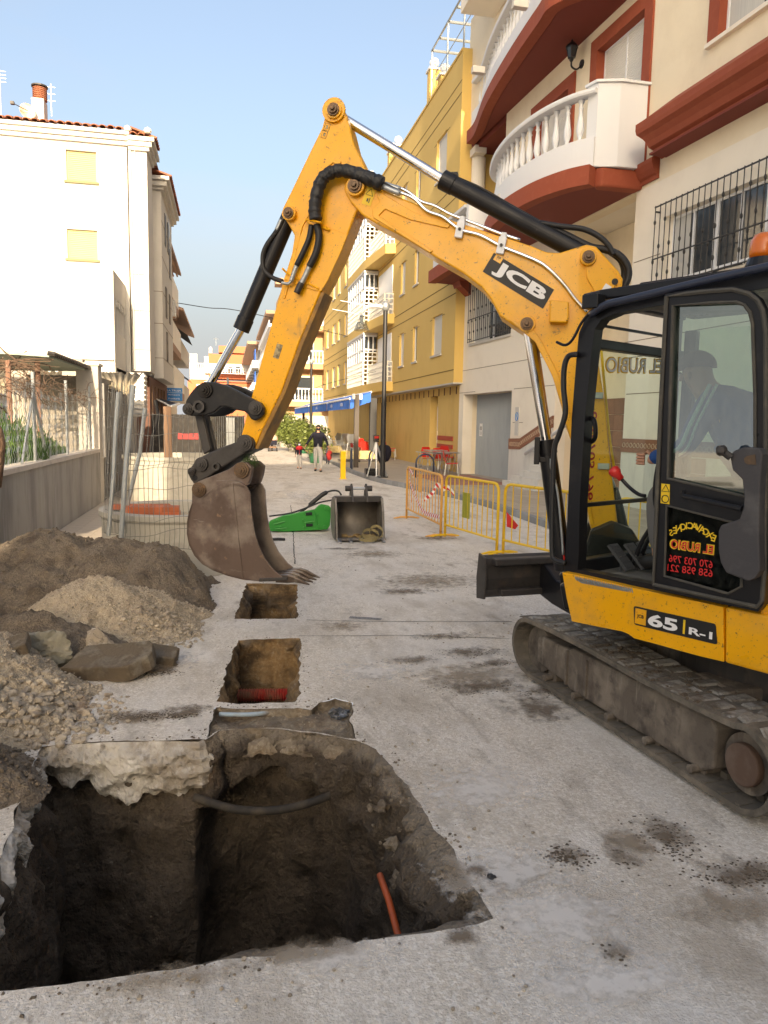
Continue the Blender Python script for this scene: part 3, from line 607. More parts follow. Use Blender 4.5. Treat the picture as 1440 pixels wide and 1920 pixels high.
slabpiece((270,1235), [(-.18,-.11),(.14,-.12),(.2,.05),(.0,.12),(-.17,.10)], Vector((-.55, 5.72, .12)), .12, 'smaller brown broken slab at the right end of the rubble row', 2)
slabpiece((150,1200), [(-.2,-.1),(.2,-.12),(.25,.1),(-.2,.12)], Vector((-1.6, 5.45, .25)), .09, 'thin broken slab half buried at the left end of the rubble row', 3)
# loose stones and mud clods on the road (nobody could count them)
rnd = random.Random(3); mb = MB()
def inpoly(x, y, poly):
    r = False
    for i in range(len(poly)):
        a, b = poly[i], poly[i-1]
        if (a.y > y) != (b.y > y) and x < (b.x-a.x)*(y-a.y)/(b.y-a.y)+a.x: r = not r
    return r
allp = [pit_poly, sqa_poly, sqb_poly]; k = 0
while k < 900:
    y = 1.3+rnd.random()**1.5*9; x = rnd.uniform(-.8, 1)*.35*y+.35*y*.3
    if x > 2.0 and y < 5.2: continue
    if any(inpoly(x, y, q) for q in allp): continue
    c = fbm(Vector((x*.9, y*.9, 4)), 3)
    if c < rnd.uniform(-.25, .35): continue
    r = .0025+.008*rnd.random()**3; mb.rock((x, y, r*.4), r, rnd.random()*40, (1,1,.7), 1, .3); k += 1
mb.build('scattered_grit', m_stone, recalc=False)['kind'] = 'stuff'
def smearmat(name, col, k):
    m = bpy.data.materials.new(name); m.use_nodes = True; n = m.node_tree.nodes; l = m.node_tree.links; b = n['Principled BSDF']; b.inputs['Base Color'].default_value = (*col, 1); b.inputs['Roughness'].default_value = 1
    tc = n.new('ShaderNodeTexCoord'); uv = n.new('ShaderNodeVectorMath'); uv.operation = 'MULTIPLY'; l.new(tc.outputs['Generated'], uv.inputs[0]); uv.inputs[1].default_value = (2, 2, 0); u2 = n.new('ShaderNodeVectorMath'); u2.operation = 'SUBTRACT'; u2.inputs[1].default_value = (1, 1, 0); l.new(uv.outputs[0], u2.inputs[0]); ln = n.new('ShaderNodeVectorMath'); ln.operation = 'LENGTH'; l.new(u2.outputs[0], ln.inputs[0])
    t = n.new('ShaderNodeTexNoise'); t.inputs['Scale'].default_value = 11; t.inputs['Detail'].default_value = 9; t.inputs['Roughness'].default_value = .72; l.new(tc.outputs['Object'], t.inputs['Vector'])
    s = n.new('ShaderNodeMath'); s.operation = 'MULTIPLY_ADD'; s.inputs[1].default_value = -.42; l.new(ln.outputs['Value'], s.inputs[0]); l.new(t.outputs[0], s.inputs[2]); r = n.new('ShaderNodeMapRange'); r.inputs[1].default_value = .22; r.inputs[2].default_value = .46; r.inputs[4].default_value = k; l.new(s.outputs[0], r.inputs[0]); l.new(r.outputs[0], b.inputs['Alpha']); MATS[name] = m; return m
m_smear = smearmat('brown_mud_smear', (.16,.12,.085), .72); m_dust = smearmat('pale_cement_dust', (.78,.75,.71), .75); m_damp = smearmat('brown_dust_film', (.30,.24,.175), .6); nsm = [0]
def smear(c, rx, ry, m):
    nsm[0] += 1; z = .0045+.0004*nsm[0]; mb = MB(); P = [Vector((c.x+rx*math.cos(t*PI/10), c.y+ry*math.sin(t*PI/10), z)) for t in range(20)]
    mb.add(P, [tuple(range(20))]); mb.build('mud_smear' if m is not m_dust else 'dust_patch', m, kind='structure')
for (px, py, rx, ry, m) in ((330,1240,.30,.30,m_dust),(340,1180,.18,.5,m_dust),(700,1260,.5,.35,m_dust),(900,1480,.5,.35,m_dust),(620,1800,.35,.12,m_dust),(1050,1720,.5,.3,m_dust),(560,930,.5,2.0,m_dust),(250,1350,.42,.16,m_damp),(350,1330,.25,.12,m_smear),(560,1790,.35,.10,m_damp),(870,1760,.14,.08,m_smear),(880,1270,.7,.5,m_damp),(640,1175,.35,.25,m_damp),(800,1090,1.0,.7,m_damp),(1180,1580,.2,.2,m_damp),(950,1650,.35,.2,m_damp),(1010,1330,.35,.4,m_smear),(760,1110,.5,.25,m_smear),(700,1040,.7,.5,m_damp),(820,1010,.6,.35,m_smear),(640,1030,.4,.15,m_smear),(1380,1700,.4,.2,m_damp),(950,1640,.5,.3,m_dust),(1120,1850,.5,.2,m_dust),(600,1370,.18,.10,m_damp),(740,1480,.12,.35,m_damp),(850,1640,.10,.25,m_damp),(300,1845,.45,.10,m_damp)): smear(gz(px, py), rx, ry, m)
m_mud = mat('dark_mud_clod', (.10,.075,.052), 1, bumps=[(60, .8, .01)])
mb = MB()
for (px, py, n, sx, sy) in ((1065,1608,260,.07,.055),(1250,1570,220,.10,.13),(1400,1640,260,.20,.06),(880,1225,160,.22,.09),(905,1290,180,.25,.10),(930,1245,90,.12,.05),(260,1345,420,.20,.045),(345,1342,130,.08,.03),(830,1195,60,.25,.05),(770,1240,50,.2,.05),(1165,1610,30,.05,.08),(1150,1790,24,.03,.05),(1010,1300,90,.10,.06),(290,1262,260,.13,.06),(900,1640,14,.02,.02)):
    c = gz(px, py)
    smear(c, sx*1.7+.04, sy*1.7+.04, m_smear)
    for i in range(int(n*.9)):
        x, y = c.x+rnd.gauss(0, sx*.75), c.y+rnd.gauss(0, sy*.75)
        if fbm(Vector((x*9, y*16, 3)), 3) < -.05 and rnd.random() < .8: continue; r = .0012+.0085*rnd.random()**4
        if any(inpoly(x, y, q) for q in allp): continue
        mb.rock((x, y, r*.12), r, rnd.random()*40, (1.3,1.1,.38), 1, .4)
mb.build('mud_clods', m_mud, recalc=False)['kind'] = 'stuff'
mb = MB()                         # crumbs of soil and mortar along every cut edge
for poly, cnt, rm in ((pit_poly, 1100, .007), (sqa_poly, 420, .006), (sqb_poly, 300, .006), (notch_poly, 380, .008)):
    cc = sum(poly, Vector())/len(poly)
    for k in range(cnt):
        p_ = rnd.choice(poly); dd = (p_-cc).normalized(); q = p_+dd*(.002+.11*rnd.random()**2.2)+Vector((rnd.gauss(0,.02), rnd.gauss(0,.02), 0))
        if any(inpoly(q.x, q.y, w2) for w2 in allp+[notch_poly]): continue
        if fbm(Vector((q.x*4, q.y*4, 7)), 3) < .02 and rnd.random() < .85: continue
        r = .0015+rm*rnd.random()**4; mb.rock((q.x, q.y, r*.3), r, rnd.random()*40, (1,1,.6), 1, .4)
mb.build('edge_crumbs', m_soil, recalc=False)['kind'] = 'stuff'
s_ = MB(); s_.rock((0,0,0), .018, 5, (1,1,.8), 3, .3); o = s_.build('pebble', mat('black_pebble', (.02,.02,.022), .5)); o.location = gz(921, 1645, .012); tag(o, 'single black pebble on the bare road right of the pit', 'stone')
# ================================================================== buildings
def window(parent, T, s0, s1, z0, z1, kind='pane', o=-.14, fm=None, sill=True, sm=None, mull=True, shm=None):
    """frame with glass or a lowered blind, set back in its opening; parts: window > pane / shutter / sill"""
    fm = fm or m_alu; f = MB(T); t = .05
    f.box(s0, s0+t, o-.04, o+.02, z0, z1); f.box(s1-t, s1, o-.04, o+.02, z0, z1); f.box(s0+t, s1-t, o-.04, o+.02, z1-t, z1); f.box(s0+t, s1-t, o-.04, o+.02, z0, z0+t)
    if mull and kind != 'shutter': f.box((s0+s1)/2-t/2, (s0+s1)/2+t/2, o-.039, o+.021, z0+t, z1-t)
    w_ = f.build('window', fm, parent)
    if kind == 'shutter' or kind == 'half':
        zb = z0+t if kind == 'shutter' else z0+(z1-z0)*.55; g = MB(T); zz = z1-t
        while zz > zb+.01: g.box(s0+t, s1-t, o-.02, o+.0+.012, max(zb, zz-.050), zz-.008); zz -= .055
        g.box(s0+t, s1-t, o-.03, o-.008, zb, z1-t); g.build('shutter', shm or m_shut, w_)
    if kind != 'shutter':
        g = MB(T); g.box(s0+t, s1-t, o-.032, o-.012, z0+t, z1-t); g.build('pane', m_pane, w_)
    if kind == 'curtain':
        g = MB(T); g.box(s0+t, s0+(s1-s0)*.40, o-.010, o-.004, z0+t, z1-t); g.build('curtain', m_curt, w_)
    if sill: g = MB(T); g.box(s0-.06, s1+.06, -.13, .06, z0-.07, z0-.001); g.build('sill', sm or m_white, w_)
    return w_
CO = Vector((8.17, 26, 0)); Cd = Vector((math.sin(math.radians(3.2)), -math.cos(math.radians(3.2)), 0)); Cn = Vector((-Cd.y*-1, 0, 0))
Cn = Vector((-math.cos(math.radians(3.2)), -math.sin(math.radians(3.2)), 0))
TC = frame(CO, Cd, Cn)
def onC(x, y, o=0.):
    p = gp(x, y, CO+Cn*o, Cn)-CO; return p.dot(Cd), p.z
cb = thing('cream_building', 'cream apartment house with curved white balconies and terracotta mouldings on the right', 'building', (8.6, 18, 0))
gar = (.4, 4.45, 0, 2.92); w1 = (.95, 4.2, 4.62, 6.75); rec = (7.2, 10.5, 0, 6.95); w2 = (11.6, 15.6, 4.8, 6.17)
d3 = (8.3, 10.8, 7.3, 11.0); d5 = (5.1, 7.55, 7.3, 10.7); w4 = (12.62, 16.0, 9.0, 10.6)
mb = MB(TC); wall(mb, 0, 19, 0, 6.95, -.35, 0, [gar, w1, rec, w2]); mb.build('wall', m_cream2, cb)
mb = MB(TC); wall(mb, 3.3, 19, 6.95, 15.5, -.35, 0, [d3, d5, w4]); wall(mb, 0, 3.299, 11.55, 15.5, -.35, 0, []); mb.build('wall', m_cream, cb)
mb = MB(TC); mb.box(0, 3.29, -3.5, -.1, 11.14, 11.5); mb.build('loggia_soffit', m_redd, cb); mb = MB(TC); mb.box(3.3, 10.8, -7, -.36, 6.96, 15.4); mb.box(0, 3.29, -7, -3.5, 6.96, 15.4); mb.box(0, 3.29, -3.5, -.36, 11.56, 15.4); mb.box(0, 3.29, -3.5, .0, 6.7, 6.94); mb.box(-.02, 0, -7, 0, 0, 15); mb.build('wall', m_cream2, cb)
# entrance recess
mb = MB(TC); mb.box(7.2, 10.5, -1.5, -1.3, .1, 6.95); mb.box(7.0, 7.2, -1.3, -.351, .1, 6.95); mb.box(10.5, 10.7, -1.3, -.351, .1, 6.95); mb.build('recess_wall', m_cream, cb)
mb = MB(TC); mb.box(9.2, 10.35, -1.3, -1.25, 2.2, 3.7); mb.build('recess_window', m_pane, cb)
def tilefield(name, T, s0, s1, z0, z1, o0, o1, ds, dz, m, parent, gap=.008):
    me = MB(); me.box(gap/2, ds-gap/2, 0, o1-o0, gap/2, dz-gap/2); base = me.mesh(name); base.materials.append(m)
    i = 0
    while s0+(i+.5)*ds < s1:
        j = 0
        while z0+(j+.5)*dz < z1:
            M = T @ Matrix.Translation((s0+i*ds, o0+random.uniform(0, .003), z0+j*dz)); inst(name, base, m, parent, M); j += 1
        i += 1
tilefield('wall_tile', TC, 7.25, 10.45, .1, 2.6, -1.3, -1.28, .4, .42, m_tileb, cb)
# garage door: corrugated sheet, jambs are the thickness of a deeper pier
mb = MB(TC); mb.box(.1, .4, -.9, -.351, 0, 3.2); mb.box(4.45, 4.75, -.9, -.351, 0, 3.2); mb.box(.4, 4.45, -.9, -.351, 2.92, 3.2); mb.build('garage_recess', m_cream, cb)
vs = []; fs = []; n = 160
for i in range(n+1):
    s = .4+4.05*i/n; o = -.52+.018*(1 if (i//2) % 2 else -1); vs += [(s, o, .08), (s, o, 2.92)]
for i in range(n): fs.append((2*i, 2*i+2, 2*i+3, 2*i+1))
mb = MB(TC); mb.add(vs, fs); gd = mb.build('garage_door', m_garage, cb)
mb = MB(TC); s_, z_ = onC(902, 806, -.50); mb.box(s_-.13, s_+.13, -.498, -.494, z_-.22, z_+.22); nz = mb.build('paper_notice', m_white_ink, gd)
mb = MB(TC)
for k in range(3): mb.box(s_-.09+k*.065, s_-.055+k*.065, -.4935, -.492, z_-.02, z_+.12)
for k in range(4): mb.box(s_-.10, s_+.10, -.4935, -.492, z_-.07-k*.03, z_-.06-k*.03)
mb.build('notice_print', m_black_ink, gd)
mb = MB(TC); s_, z_ = onC(970, 790); mb.box(s_-.13, s_+.13, .002, .02, z_-.42, z_+.42); ns = mb.build('no_parking_sign', m_white, cb)
mb = MB(TC); c = Vector((s_, .024, z_+.14))
mb.tube([c+Vector((math.cos(t*PI/8)*.09, 0, math.sin(t*PI/8)*.12)) for t in range(16)], .012, 6, True); mb.tube([c+Vector((-.06, 0, .08)), c+Vector((.06, 0, -.08))], .01, 6); mb.build('sign_ring', m_blue_s, ns)
# marble plinth, sloping stair parapet with ornamental band
def band(T, pts, o, th, name, m, parent):
    mb = MB(T); mb.prism([Vector((s, o, z)) for s, z in pts], (0, th, 0)); return mb.build(name, m, parent)
P1 = [onC(952, 822, .03), onC(976, 822, .03), onC(1062, 762, .03)]; sl = (P1[2][1]-P1[1][1])/(P1[2][0]-P1[1][0])
e = (7.2, P1[1][1]+(7.2-P1[1][0])*sl)
band(TC, [(4.46, .1), (7.2, .1), (7.2, e[1]-.32), (P1[1][0], P1[1][1]-.32), (4.46, P1[0][1]-.32)], .002, .035, 'marble_panel', m_marble, cb)
band(TC, [(4.46, P1[0][1]-.32), (P1[1][0], P1[1][1]-.32), (7.2, e[1]-.32), (7.2, e[1]), (P1[1][0], P1[1][1]), (4.46, P1[0][1])], .002, .055, 'tile_band', m_tileb, cb)
mb = MB(TC)
for k in range(26):
    s = 4.6+k*.105; z = (P1[0][1] if s < P1[1][0] else P1[1][1]+(s-P1[1][0])*sl)-.16
    mb.tube([Vector((s+math.cos(t*PI/4)*.045, .06, z+math.sin(t*PI/4)*.06)) for t in range(8)], .010, 4, True)
mb.build('band_ornament', m_tileo, cb)
band(TC, [(10.52, .1), (19, .1), (19, 1.32), (10.52, 1.32)], .002, .035, 'marble_panel', m_marble, cb)
band(TC, [(10.52, 1.32), (19, 1.32), (19, 1.62), (10.52, 1.62)], .002, .055, 'tile_band', m_tileb, cb)
mb = MB(TC)
for k in range(60): mb.tube([Vector((10.65+k*.135+math.cos(t*PI/4)*.05, .06, 1.48+math.sin(t*PI/4)*.05)) for t in range(8)], .010, 4, True)
mb.build('band_ornament', m_tileo, cb)
tilefield('plinth_tile', TC, 12.2, 13.4, .1, 1.3, .038, .05, .3, .3, m_tileb, cb)
st = MB(TC)
for k in range(4): st.box(5.15+k*.42, 7.3, .04, .52-k*.09, .10+.17*k, .27+.17*k-.002)
st.build('step', m_marble, cb)
mb = MB(TC); a, b = onC(985, 851, .16), onC(1064, 795, .16); mb.tube([(a[0], .16, a[1]), (b[0], .16, b[1]), (b[0]+1, .16, b[1]+sl)], .045, 10); mb.cyl((a[0]+.3, .02, a[1]+.3*sl), (a[0]+.3, .16, a[1]+.3*sl), .02); mb.build('handrail', m_whitep, cb, smooth=True)
mb = MB(TC)
for (s0, s1, z) in ((0, 1.5, 2.98), (4.6, 7.15, 2.95), (4.6, 5.3, 1.95), (10.55, 12.2, 2.6), (10.55, 11.5, 3.4), (10.55, 11.5, 4.62), (10.55, 11.5, 5.45), (.1, 19, 3.75)): mb.box(s0, s1, .001, .006, z, z+.016)
mb.build('joint_line', mat('render_joint', (.22,.17,.12), .9), cb)
# windows behind iron grilles
def grille(T, s0, s1, z0, z1, parent, step=.135, bul=True):
    mb = MB(T); o = .12; n = int((s1-s0)/step)
    for k in range(n+1):
        s = s0+(s1-s0)*k/n; mb.cyl((s, o, z0), (s, o, z1), .010, 6)
        if bul:
            for q in ((.16, .5) if k % 2 else (.33,.80)):
                zc = z0+(z1-z0)*q; mb.lathe([(.011,-.05),(.024,-.02),(.026,0),(.024,.02),(.011,.05)], (s, o, zc), 6)
    for z in (z0+.03, z0+(z1-z0)*.36, z1-.03): mb.box(s0-.02, s1+.02, o-.012, o+.012, z-.012, z+.012)
    for s in (s0, s1):
        for z in (z0+.12, z1-.12): mb.box(s-.015, s+.015, 0, o, z-.015, z+.015)
    return mb.build('iron_grille', m_iron, parent)
window(cb, TC, w1[0], w1[1], w1[2], w1[3], 'curtain', sill=True); grille(TC, w1[0]-.02, w1[1]+.02, w1[2]+.03, w1[3]+.02, cb, .17)
for a, b, kd in ((11.68, 12.98, 'curtain'), (13.0, 14.3, 'pane'), (14.32, 15.6, 'curtain')): window(cb, TC, a, b, 4.86, 6.15, kd, o=-.16, sill=False)
mb = MB(TC); mb.box(11.5, 15.7, -.12, .08, 4.71, 4.79); mb.build('window_sill', m_cream2, cb)
grille(TC, 11.42, 15.5, 4.74, 6.42, cb, .165)
def redframe(s0, s1, z0, z1, t=.30):
    mb = MB(TC); d = .05
    mb.box(s0-t, s0, -.30, d, z0, z1+t); mb.box(s1, s1+t, -.30, d, z0, z1+t); mb.box(s0, s1, -.30, d, z1, z1+t); mb.build('red_surround', m_red, cb)
redframe(d3[0]+.3, d3[1]-.3, d3[2], d3[3]-.3); window(cb, TC, d3[0]+.3, d3[1]-.3, d3[2], d3[3]-.3, 'half', o=-.18, sill=False, shm=m_shutw)
redframe(d5[0]+.3, d5[1]-.3, d5[2], d5[3]-.3); window(cb, TC, d5[0]+.3, d5[1]-.3, d5[2], d5[3]-.3, 'half', o=-.18, sill=False, shm=m_shutw)
redframe(w4[0]+.3, 16.0, 9.0, 10.6); window(cb, TC, w4[0]+.3, 15.2, 9.0, 10.6, 'curtain', sm=m_cream2)
mb = MB(TC); mb.box(w4[0], 16.2, .0, .10, 8.92, 8.995); mb.build('window_sill', m_cream2, cb)
# string course and the sloping canopy above the barred window
def sweep(path, prof, name, m, parent, closed_prof=True):
    """path: world xy points, prof: (outward, z)"""
    P = [Vector(p) for p in path]; n = len(P); vs = []; k = len(prof)
    for i, p in enumerate(P):
        a = (P[i]-P[i-1]).normalized() if i else (P[1]-P[0]).normalized(); b = (P[i+1]-P[i]).normalized() if i < n-1 else a
        na, nb = Vector((-a.y, a.x, 0)), Vector((-b.y, b.x, 0)); nn = (na+nb); nn = nn/(nn.length**2)*2 if nn.length > .3 else na
        for (o, z) in prof: q = p+nn*o; vs.append((q.x, q.y, z))
    fs = []
    for i in range(n-1):
        for j in range(k if closed_prof else k-1): fs.append((i*k+j, i*k+(j+1) % k, (i+1)*k+(j+1) % k, (i+1)*k+j))
    if closed_prof: fs += [tuple(range(k-1, -1, -1)), tuple(range((n-1)*k, n*k))]
    mb = MB(); mb.add(vs, fs); return mb.build(name, m, parent)
def cpt(s, o, z=0): return CO+Cd*s+Cn*o+Vector((0, 0, z))
# path must run so that its left side (-dy,dx) is the street side
cprof = [(0,7.02),(.05,7.02),(.05,7.10),(.10,7.13),(.16,7.22),(.20,7.34),(.20,7.42),(.14,7.45),(0,7.45)]
def rev(P): return P[::-1]
def streetpath(P): return P if ((P[1]-P[0]).cross(Vector((0,0,1)))).dot(Cn) < 0 else P[::-1]
sweep(streetpath([cpt(10.5, 0), cpt(11.3, 0)]), cprof, 'string_course', m_red, cb)
can = [cpt(11.25, 0), cpt(11.5, .42), cpt(19, .42)]; can = streetpath(can)
sweep(can, [(-.40,7.38),(-.08,7.38),(-.08,7.46),(.0,7.50),(.05,7.60),(.13,7.70),(.22,7.76),(.24,7.84),(.24,7.96),(.18,7.99),(-.40,8.45)], 'canopy_moulding', m_red, cb)
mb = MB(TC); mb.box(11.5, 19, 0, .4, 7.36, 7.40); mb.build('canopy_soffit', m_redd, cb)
# balconies
BAL = [(.035,0),(.075,0),(.075,.03),(.045,.05),(.035,.10),(.058,.17),(.075,.26),(.070,.36),(.050,.50),(.038,.62),(.034,.70),(.050,.73),(.034,.76),(.036,.82),(.06,.86),(.06,.90)]
bal_me = MB(); bal_me.lathe(BAL, n=10); bal_me = bal_me.mesh('baluster'); bal_me.materials.append(m_whitep); bal_me.polygons.foreach_set('use_smooth', [True]*len(bal_me.polygons))
def balcony(name, path, zs_, hz=.70, hb=.90, nb=20, th=.38, parent=None, pier=0., wallpts=None):
    P = curve_pts(path, 7) if len(path) > 3 else path
    b_ = parent
    prof = [(-.30,zs_),(-.02,zs_),(-.02,zs_+.06),(.03,zs_+.09),(.03,zs_+.15),(.12,zs_+.20),(.18,zs_+.28),(.20,zs_+.36),(.16,zs_+.40),(-.30,zs_+.40)]
    sweep(P, prof, 'balcony_moulding', m_red, b_)
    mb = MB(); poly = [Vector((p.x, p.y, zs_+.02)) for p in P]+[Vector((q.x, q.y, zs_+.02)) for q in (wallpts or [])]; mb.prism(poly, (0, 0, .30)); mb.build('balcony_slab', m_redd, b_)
    z1 = zs_+.40; sweep(P, [(-.14,z1+.001),(.05,z1+.001),(.05,z1+hz),(-.14,z1+hz)], 'balcony_parapet', m_whitep, b_)
    z2 = z1+hz+hb; sweep(P, [(-.17,z2),(.09,z2),(.11,z2+.04),(.11,z2+.09),(-.19,z2+.09),(-.19,z2+.04)], 'balcony_rail', m_whitep, b_)
    L = sum((P[i+1]-P[i]).length for i in range(len(P)-1)); W_ = walkline(P, (L-pier-.1)/nb)
    Wp = W_[1:nb+1] if pier == 0 else W_
    for q in Wp:
        # keep clear of the solid end pier (near end)
        M = Matrix.Translation((q.x, q.y, z1+hz))@Matrix.Translation((0, 0, 0))@Matrix.Diagonal((1.15, 1.15, hb/.90, 1)); n0 = min(P, key=lambda r: (r-q).length)
        M = Matrix.Translation((.045, 0, 0)) @ M
        inst('baluster', bal_me, m_whitep, b_, M)
    return P
def V3(x, y): return Vector((x, y, 0))
near1 = [V3(7.72,15.42),V3(7.38,15.9),V3(7.08,16.8),V3(6.95,18.0),V3(7.02,19.2),V3(7.25,20.3),V3(7.62,21.2),V3(8.42,21.9)]
def orient(P): # street side to the left when walking
    a, b = P[0], P[1]; m_ = (Vector((-(b-a).y, (b-a).x, 0))); return P if m_.dot(Vector((-1, -.5, 0))) > 0 else P[::-1]
n1 = near1[::-1]
wp1 = [V3(8.75,15.42), V3(8.42,21.9)]
Pn = balcony('b', n1, 6.95, .60, .88, 20, parent=cb, pier=0, wallpts=wp1)
mb = MB(); mb.prism([Vector((8.78,15.30,6.95)),Vector((7.80,15.30,6.95)),Vector((7.70,15.44,6.95)),Vector((7.84,15.62,6.95)),Vector((8.76,15.62,6.95))], (0,0,.40)); mb.build('balcony_moulding', m_red, cb, bevel=.05)
mb = MB(); mb.prism([Vector((8.78,15.22,7.352)),Vector((8.10,15.22,7.352)),Vector((7.66,15.36,7.352)),Vector((7.56,15.62,7.352)),Vector((7.75,15.74,7.352)),Vector((8.76,15.74,7.352))], (0,0,1.68)); mb.build('balcony_end_pier', m_whitep, cb)
mb = MB(); mb.prism([Vector((8.78,15.17,9.035)),Vector((8.08,15.17,9.035)),Vector((7.60,15.33,9.035)),Vector((7.50,15.66,9.035)),Vector((7.75,15.79,9.035)),Vector((8.76,15.79,9.035))], (0,0,.05)); mb.build('pier_coping', m_whitep, cb)
n2 = [(p.x, p.y) for p in (gz(1062,13,11.25), gz(1028,50,11.25), gz(965,139,11.25), gz(927,202,11.25), gz(906,252,11.25))]; n2 = [V3(8.8,15.4), V3(8.45,15.85)]+[V3(*q) for q in n2]+[V3(8.22,25.3)]; n2 = n2[::-1]
balcony('b', n2, 11.24, .62, .90, 30, parent=cb, wallpts=[V3(8.8,15.4), V3(8.2,25.6)])
n3 = [V3(8.0,14.5),V3(7.3,16),V3(7.1,18),V3(7.1,20),V3(7.4,22),V3(7.9,23.6)][::-1]
balcony('b', n3, 15.3, .62, .90, 20, parent=cb, wallpts=[V3(8.8,14.5), V3(8.3,23.6)])
s1_, s2_, s3_ = gz(905, 133, 12.0), gz(985, 10, 12.0), gz(955, 373, 7.65)
for (x, y, z) in ((s1_.x, s1_.y, 12.0), (s2_.x, s2_.y, 12.0), (s3_.x, s3_.y, 7.65)): mb = MB(); mb.box(x-.32, x+.05, y-.09, y+.09, z-.09, z+.09); mb.build('drain_spout', m_white, cb, bevel=.01)
# far balcony (next flat) with solid end and column
wpf = [V3(8.3,22.35), V3(8.17,26.2)]
balcony('b', [V3(7.2,26.0),V3(7.2,25.0),V3(7.25,22.55)], 6.75, .42, .82, 10, parent=cb, wallpts=wpf)
mb = MB(); mb.box(7.10, 8.35, 22.25, 22.45, 7.1, 8.55); mb.build('balcony_end_pier', m_whitep, cb)
mb = MB(); mb.box(7.05, 8.35, 22.2, 22.5, 8.552, 8.60); mb.build('pier_coping', m_cream2, cb)
mb = MB(); c = gz(898, 291, 11.05); mb.cyl((c.x, c.y, 7.15), (c.x, c.y, 10.95), .24, 20); mb.build('column', m_cream2, cb, smooth=False)
mb = MB(); mb.box(c.x-.30, c.x+.1, c.y-.5, c.y+.6, 10.96, 11.2); mb.build('beam', m_cream2, cb)
mb = MB(); mb.box(7.2, 8.3, 23.0, 24.0, 14.6, 16.3); mb.build('top_parapet', m_cream2, cb)
for (x, y, z) in ((8.05, 26.1, 6.6),): mb = MB(); mb.prism([Vector((8.2,25.2,6.3)),Vector((7.85,25.2,6.6)),Vector((7.7,25.2,7.0)),Vector((8.2,25.2,7.0))], (0,.8,0)); mb.build('corbel', m_red, cb)
# wall lantern
s_, z_ = onC(1092, 112); L0 = cpt(s_, 0, z_); lt = thing('wall_lantern', 'black wall lantern on the cream wall between the two red framed balcony doors', 'lamp', L0)
lc = L0+Cn*.30; mb = MB(); mb.lathe([(.05,-.02),(.09,.0),(.13,.22),(.15,.24)], lc, 6); mb.build('lantern_glass', m_pane, lt)
mb = MB(); mb.lathe([(.17,.24),(.12,.30),(.05,.36),(.02,.38),(.02,.45),(.008,.50)], lc, 6); mb.lathe([(.02,-.1),(.06,-.04),(.06,-.02)], lc, 6)
for k in range(6): mb.cyl(lc+Vector((math.cos(k*PI/3)*.09, math.sin(k*PI/3)*.09, 0)), lc+Vector((math.cos(k*PI/3)*.14, math.sin(k*PI/3)*.14, .23)), .01, 4)
mb.build('lantern_cage', m_iron, lt); mb = MB(); mb.tube(curve_pts([L0+Vector((0,0,-.1)), L0+Cn*.14+Vector((0,0,-.24)), L0+Cn*.28+Vector((0,0,-.2)), lc+Vector((0,0,-.08))], 5), .022, 6); mb.cyl(L0+Vector((0,0,-.1)), L0+Vector((0,0,-.1))+Cn*.03, .10, 10); mb.build('bracket', m_iron, lt)
# ------------------------------------------------------------------ yellow block
YX = 7.85; TY = frame((YX, 25.75, 0), (0, 1, 0), (-1, 0, 0)); yb = thing('yellow_building', 'long ochre yellow apartment block with white lattice bays and a blue awning at street level', 'building', (8.2, 26, 0))
def ys(px, X=YX, py=600): return gx(px, py, X).y-25.75
ys_end = ys(608); rows = ((4.50, 5.98), (7.72, 9.15), (10.95, 12.5)); bayL, bayR = ys(657, 7.25), ys(714, 7.25)
cols = [(829, 811, 's'), (783, 775, 'n'), (758, 750, 's'), (732, 725, 's')]; cfar = [(650, 646, 's'), (638, 634, 'n'), (629, 624, 's'), (617, 613, 's')]
holes = []; wins = []
for r_, (z0, z1) in enumerate(rows):
    for (a, b, k) in cols+cfar:
        s0, s1 = ys(a), ys(b)
        if s1-s0 < .5: s1 = s0+.55 if k == 'n' else s0+.9
        holes.append((s0, s1, z0, z1)); wins.append((s0, s1, z0, z1, k))
mb = MB(TY); wall(mb, 0, ys_end, 3.35, 14.4, -.4, 0, holes); mb.build('wall', m_yel, yb)
mb = MB(TY); mb.box(.02, ys_end-.02, -12, -.401, 3.4, 14.0); mb.build('wall', m_yel, yb)
mb = MB(TY); mb.box(0, ys_end, -.6, .0, 3.30, 3.348); mb.build('soffit', mat('grey_white_soffit', (.5,.49,.47), .9), yb)
for (s0, s1, z0, z1, k) in wins: window(yb, TY, s0, s1, z0, z1, 'shutter' if k == 's' else 'pane', o=-.11, mull=False, shm=m_shutw)
mb = MB(TY)
for z in (3.78, 6.42, 6.86, 9.72, 10.16, 13.05, 13.45): mb.box(0, ys_end, .001, .010, z, z+.028)
for (s0, s1, z0, z1, k) in wins: mb.box(s0-.35, s0, .001, .008, z1-.10, z1-.08); mb.box(s1, s1+.35, .001, .008, z1-.10, z1-.08)
mb.build('facade_groove', mat('dark_ochre_joint', (.20,.12,.03), .9), yb)
mb = MB(TY); mb.box(0, ys_end, -.42, .04, 14.4, 14.48); mb.build('coping', m_yel, yb)
gw = MB(TY); door = (3.4, 4.6, 0, 3.0); wall(gw, .25, ys_end, 0, 3.34, -.75, -.42, [door]); gw.build('ground_floor_wall', m_yels, yb)
mb = MB(TY); mb.box(3.4, 4.6, -1.6, -1.4, .1, 3.3); mb.build('porch_wall', m_yels, yb); mb = MB(TY); mb.box(3.5, 3.65, -1.38, -.76, .1, 2.9); mb.build('door_frame', m_alu, yb); mb = MB(TY); mb.box(3.66, 4.5, -1.38, -1.34, .1, 2.4); mb.build('door', m_pane, yb)
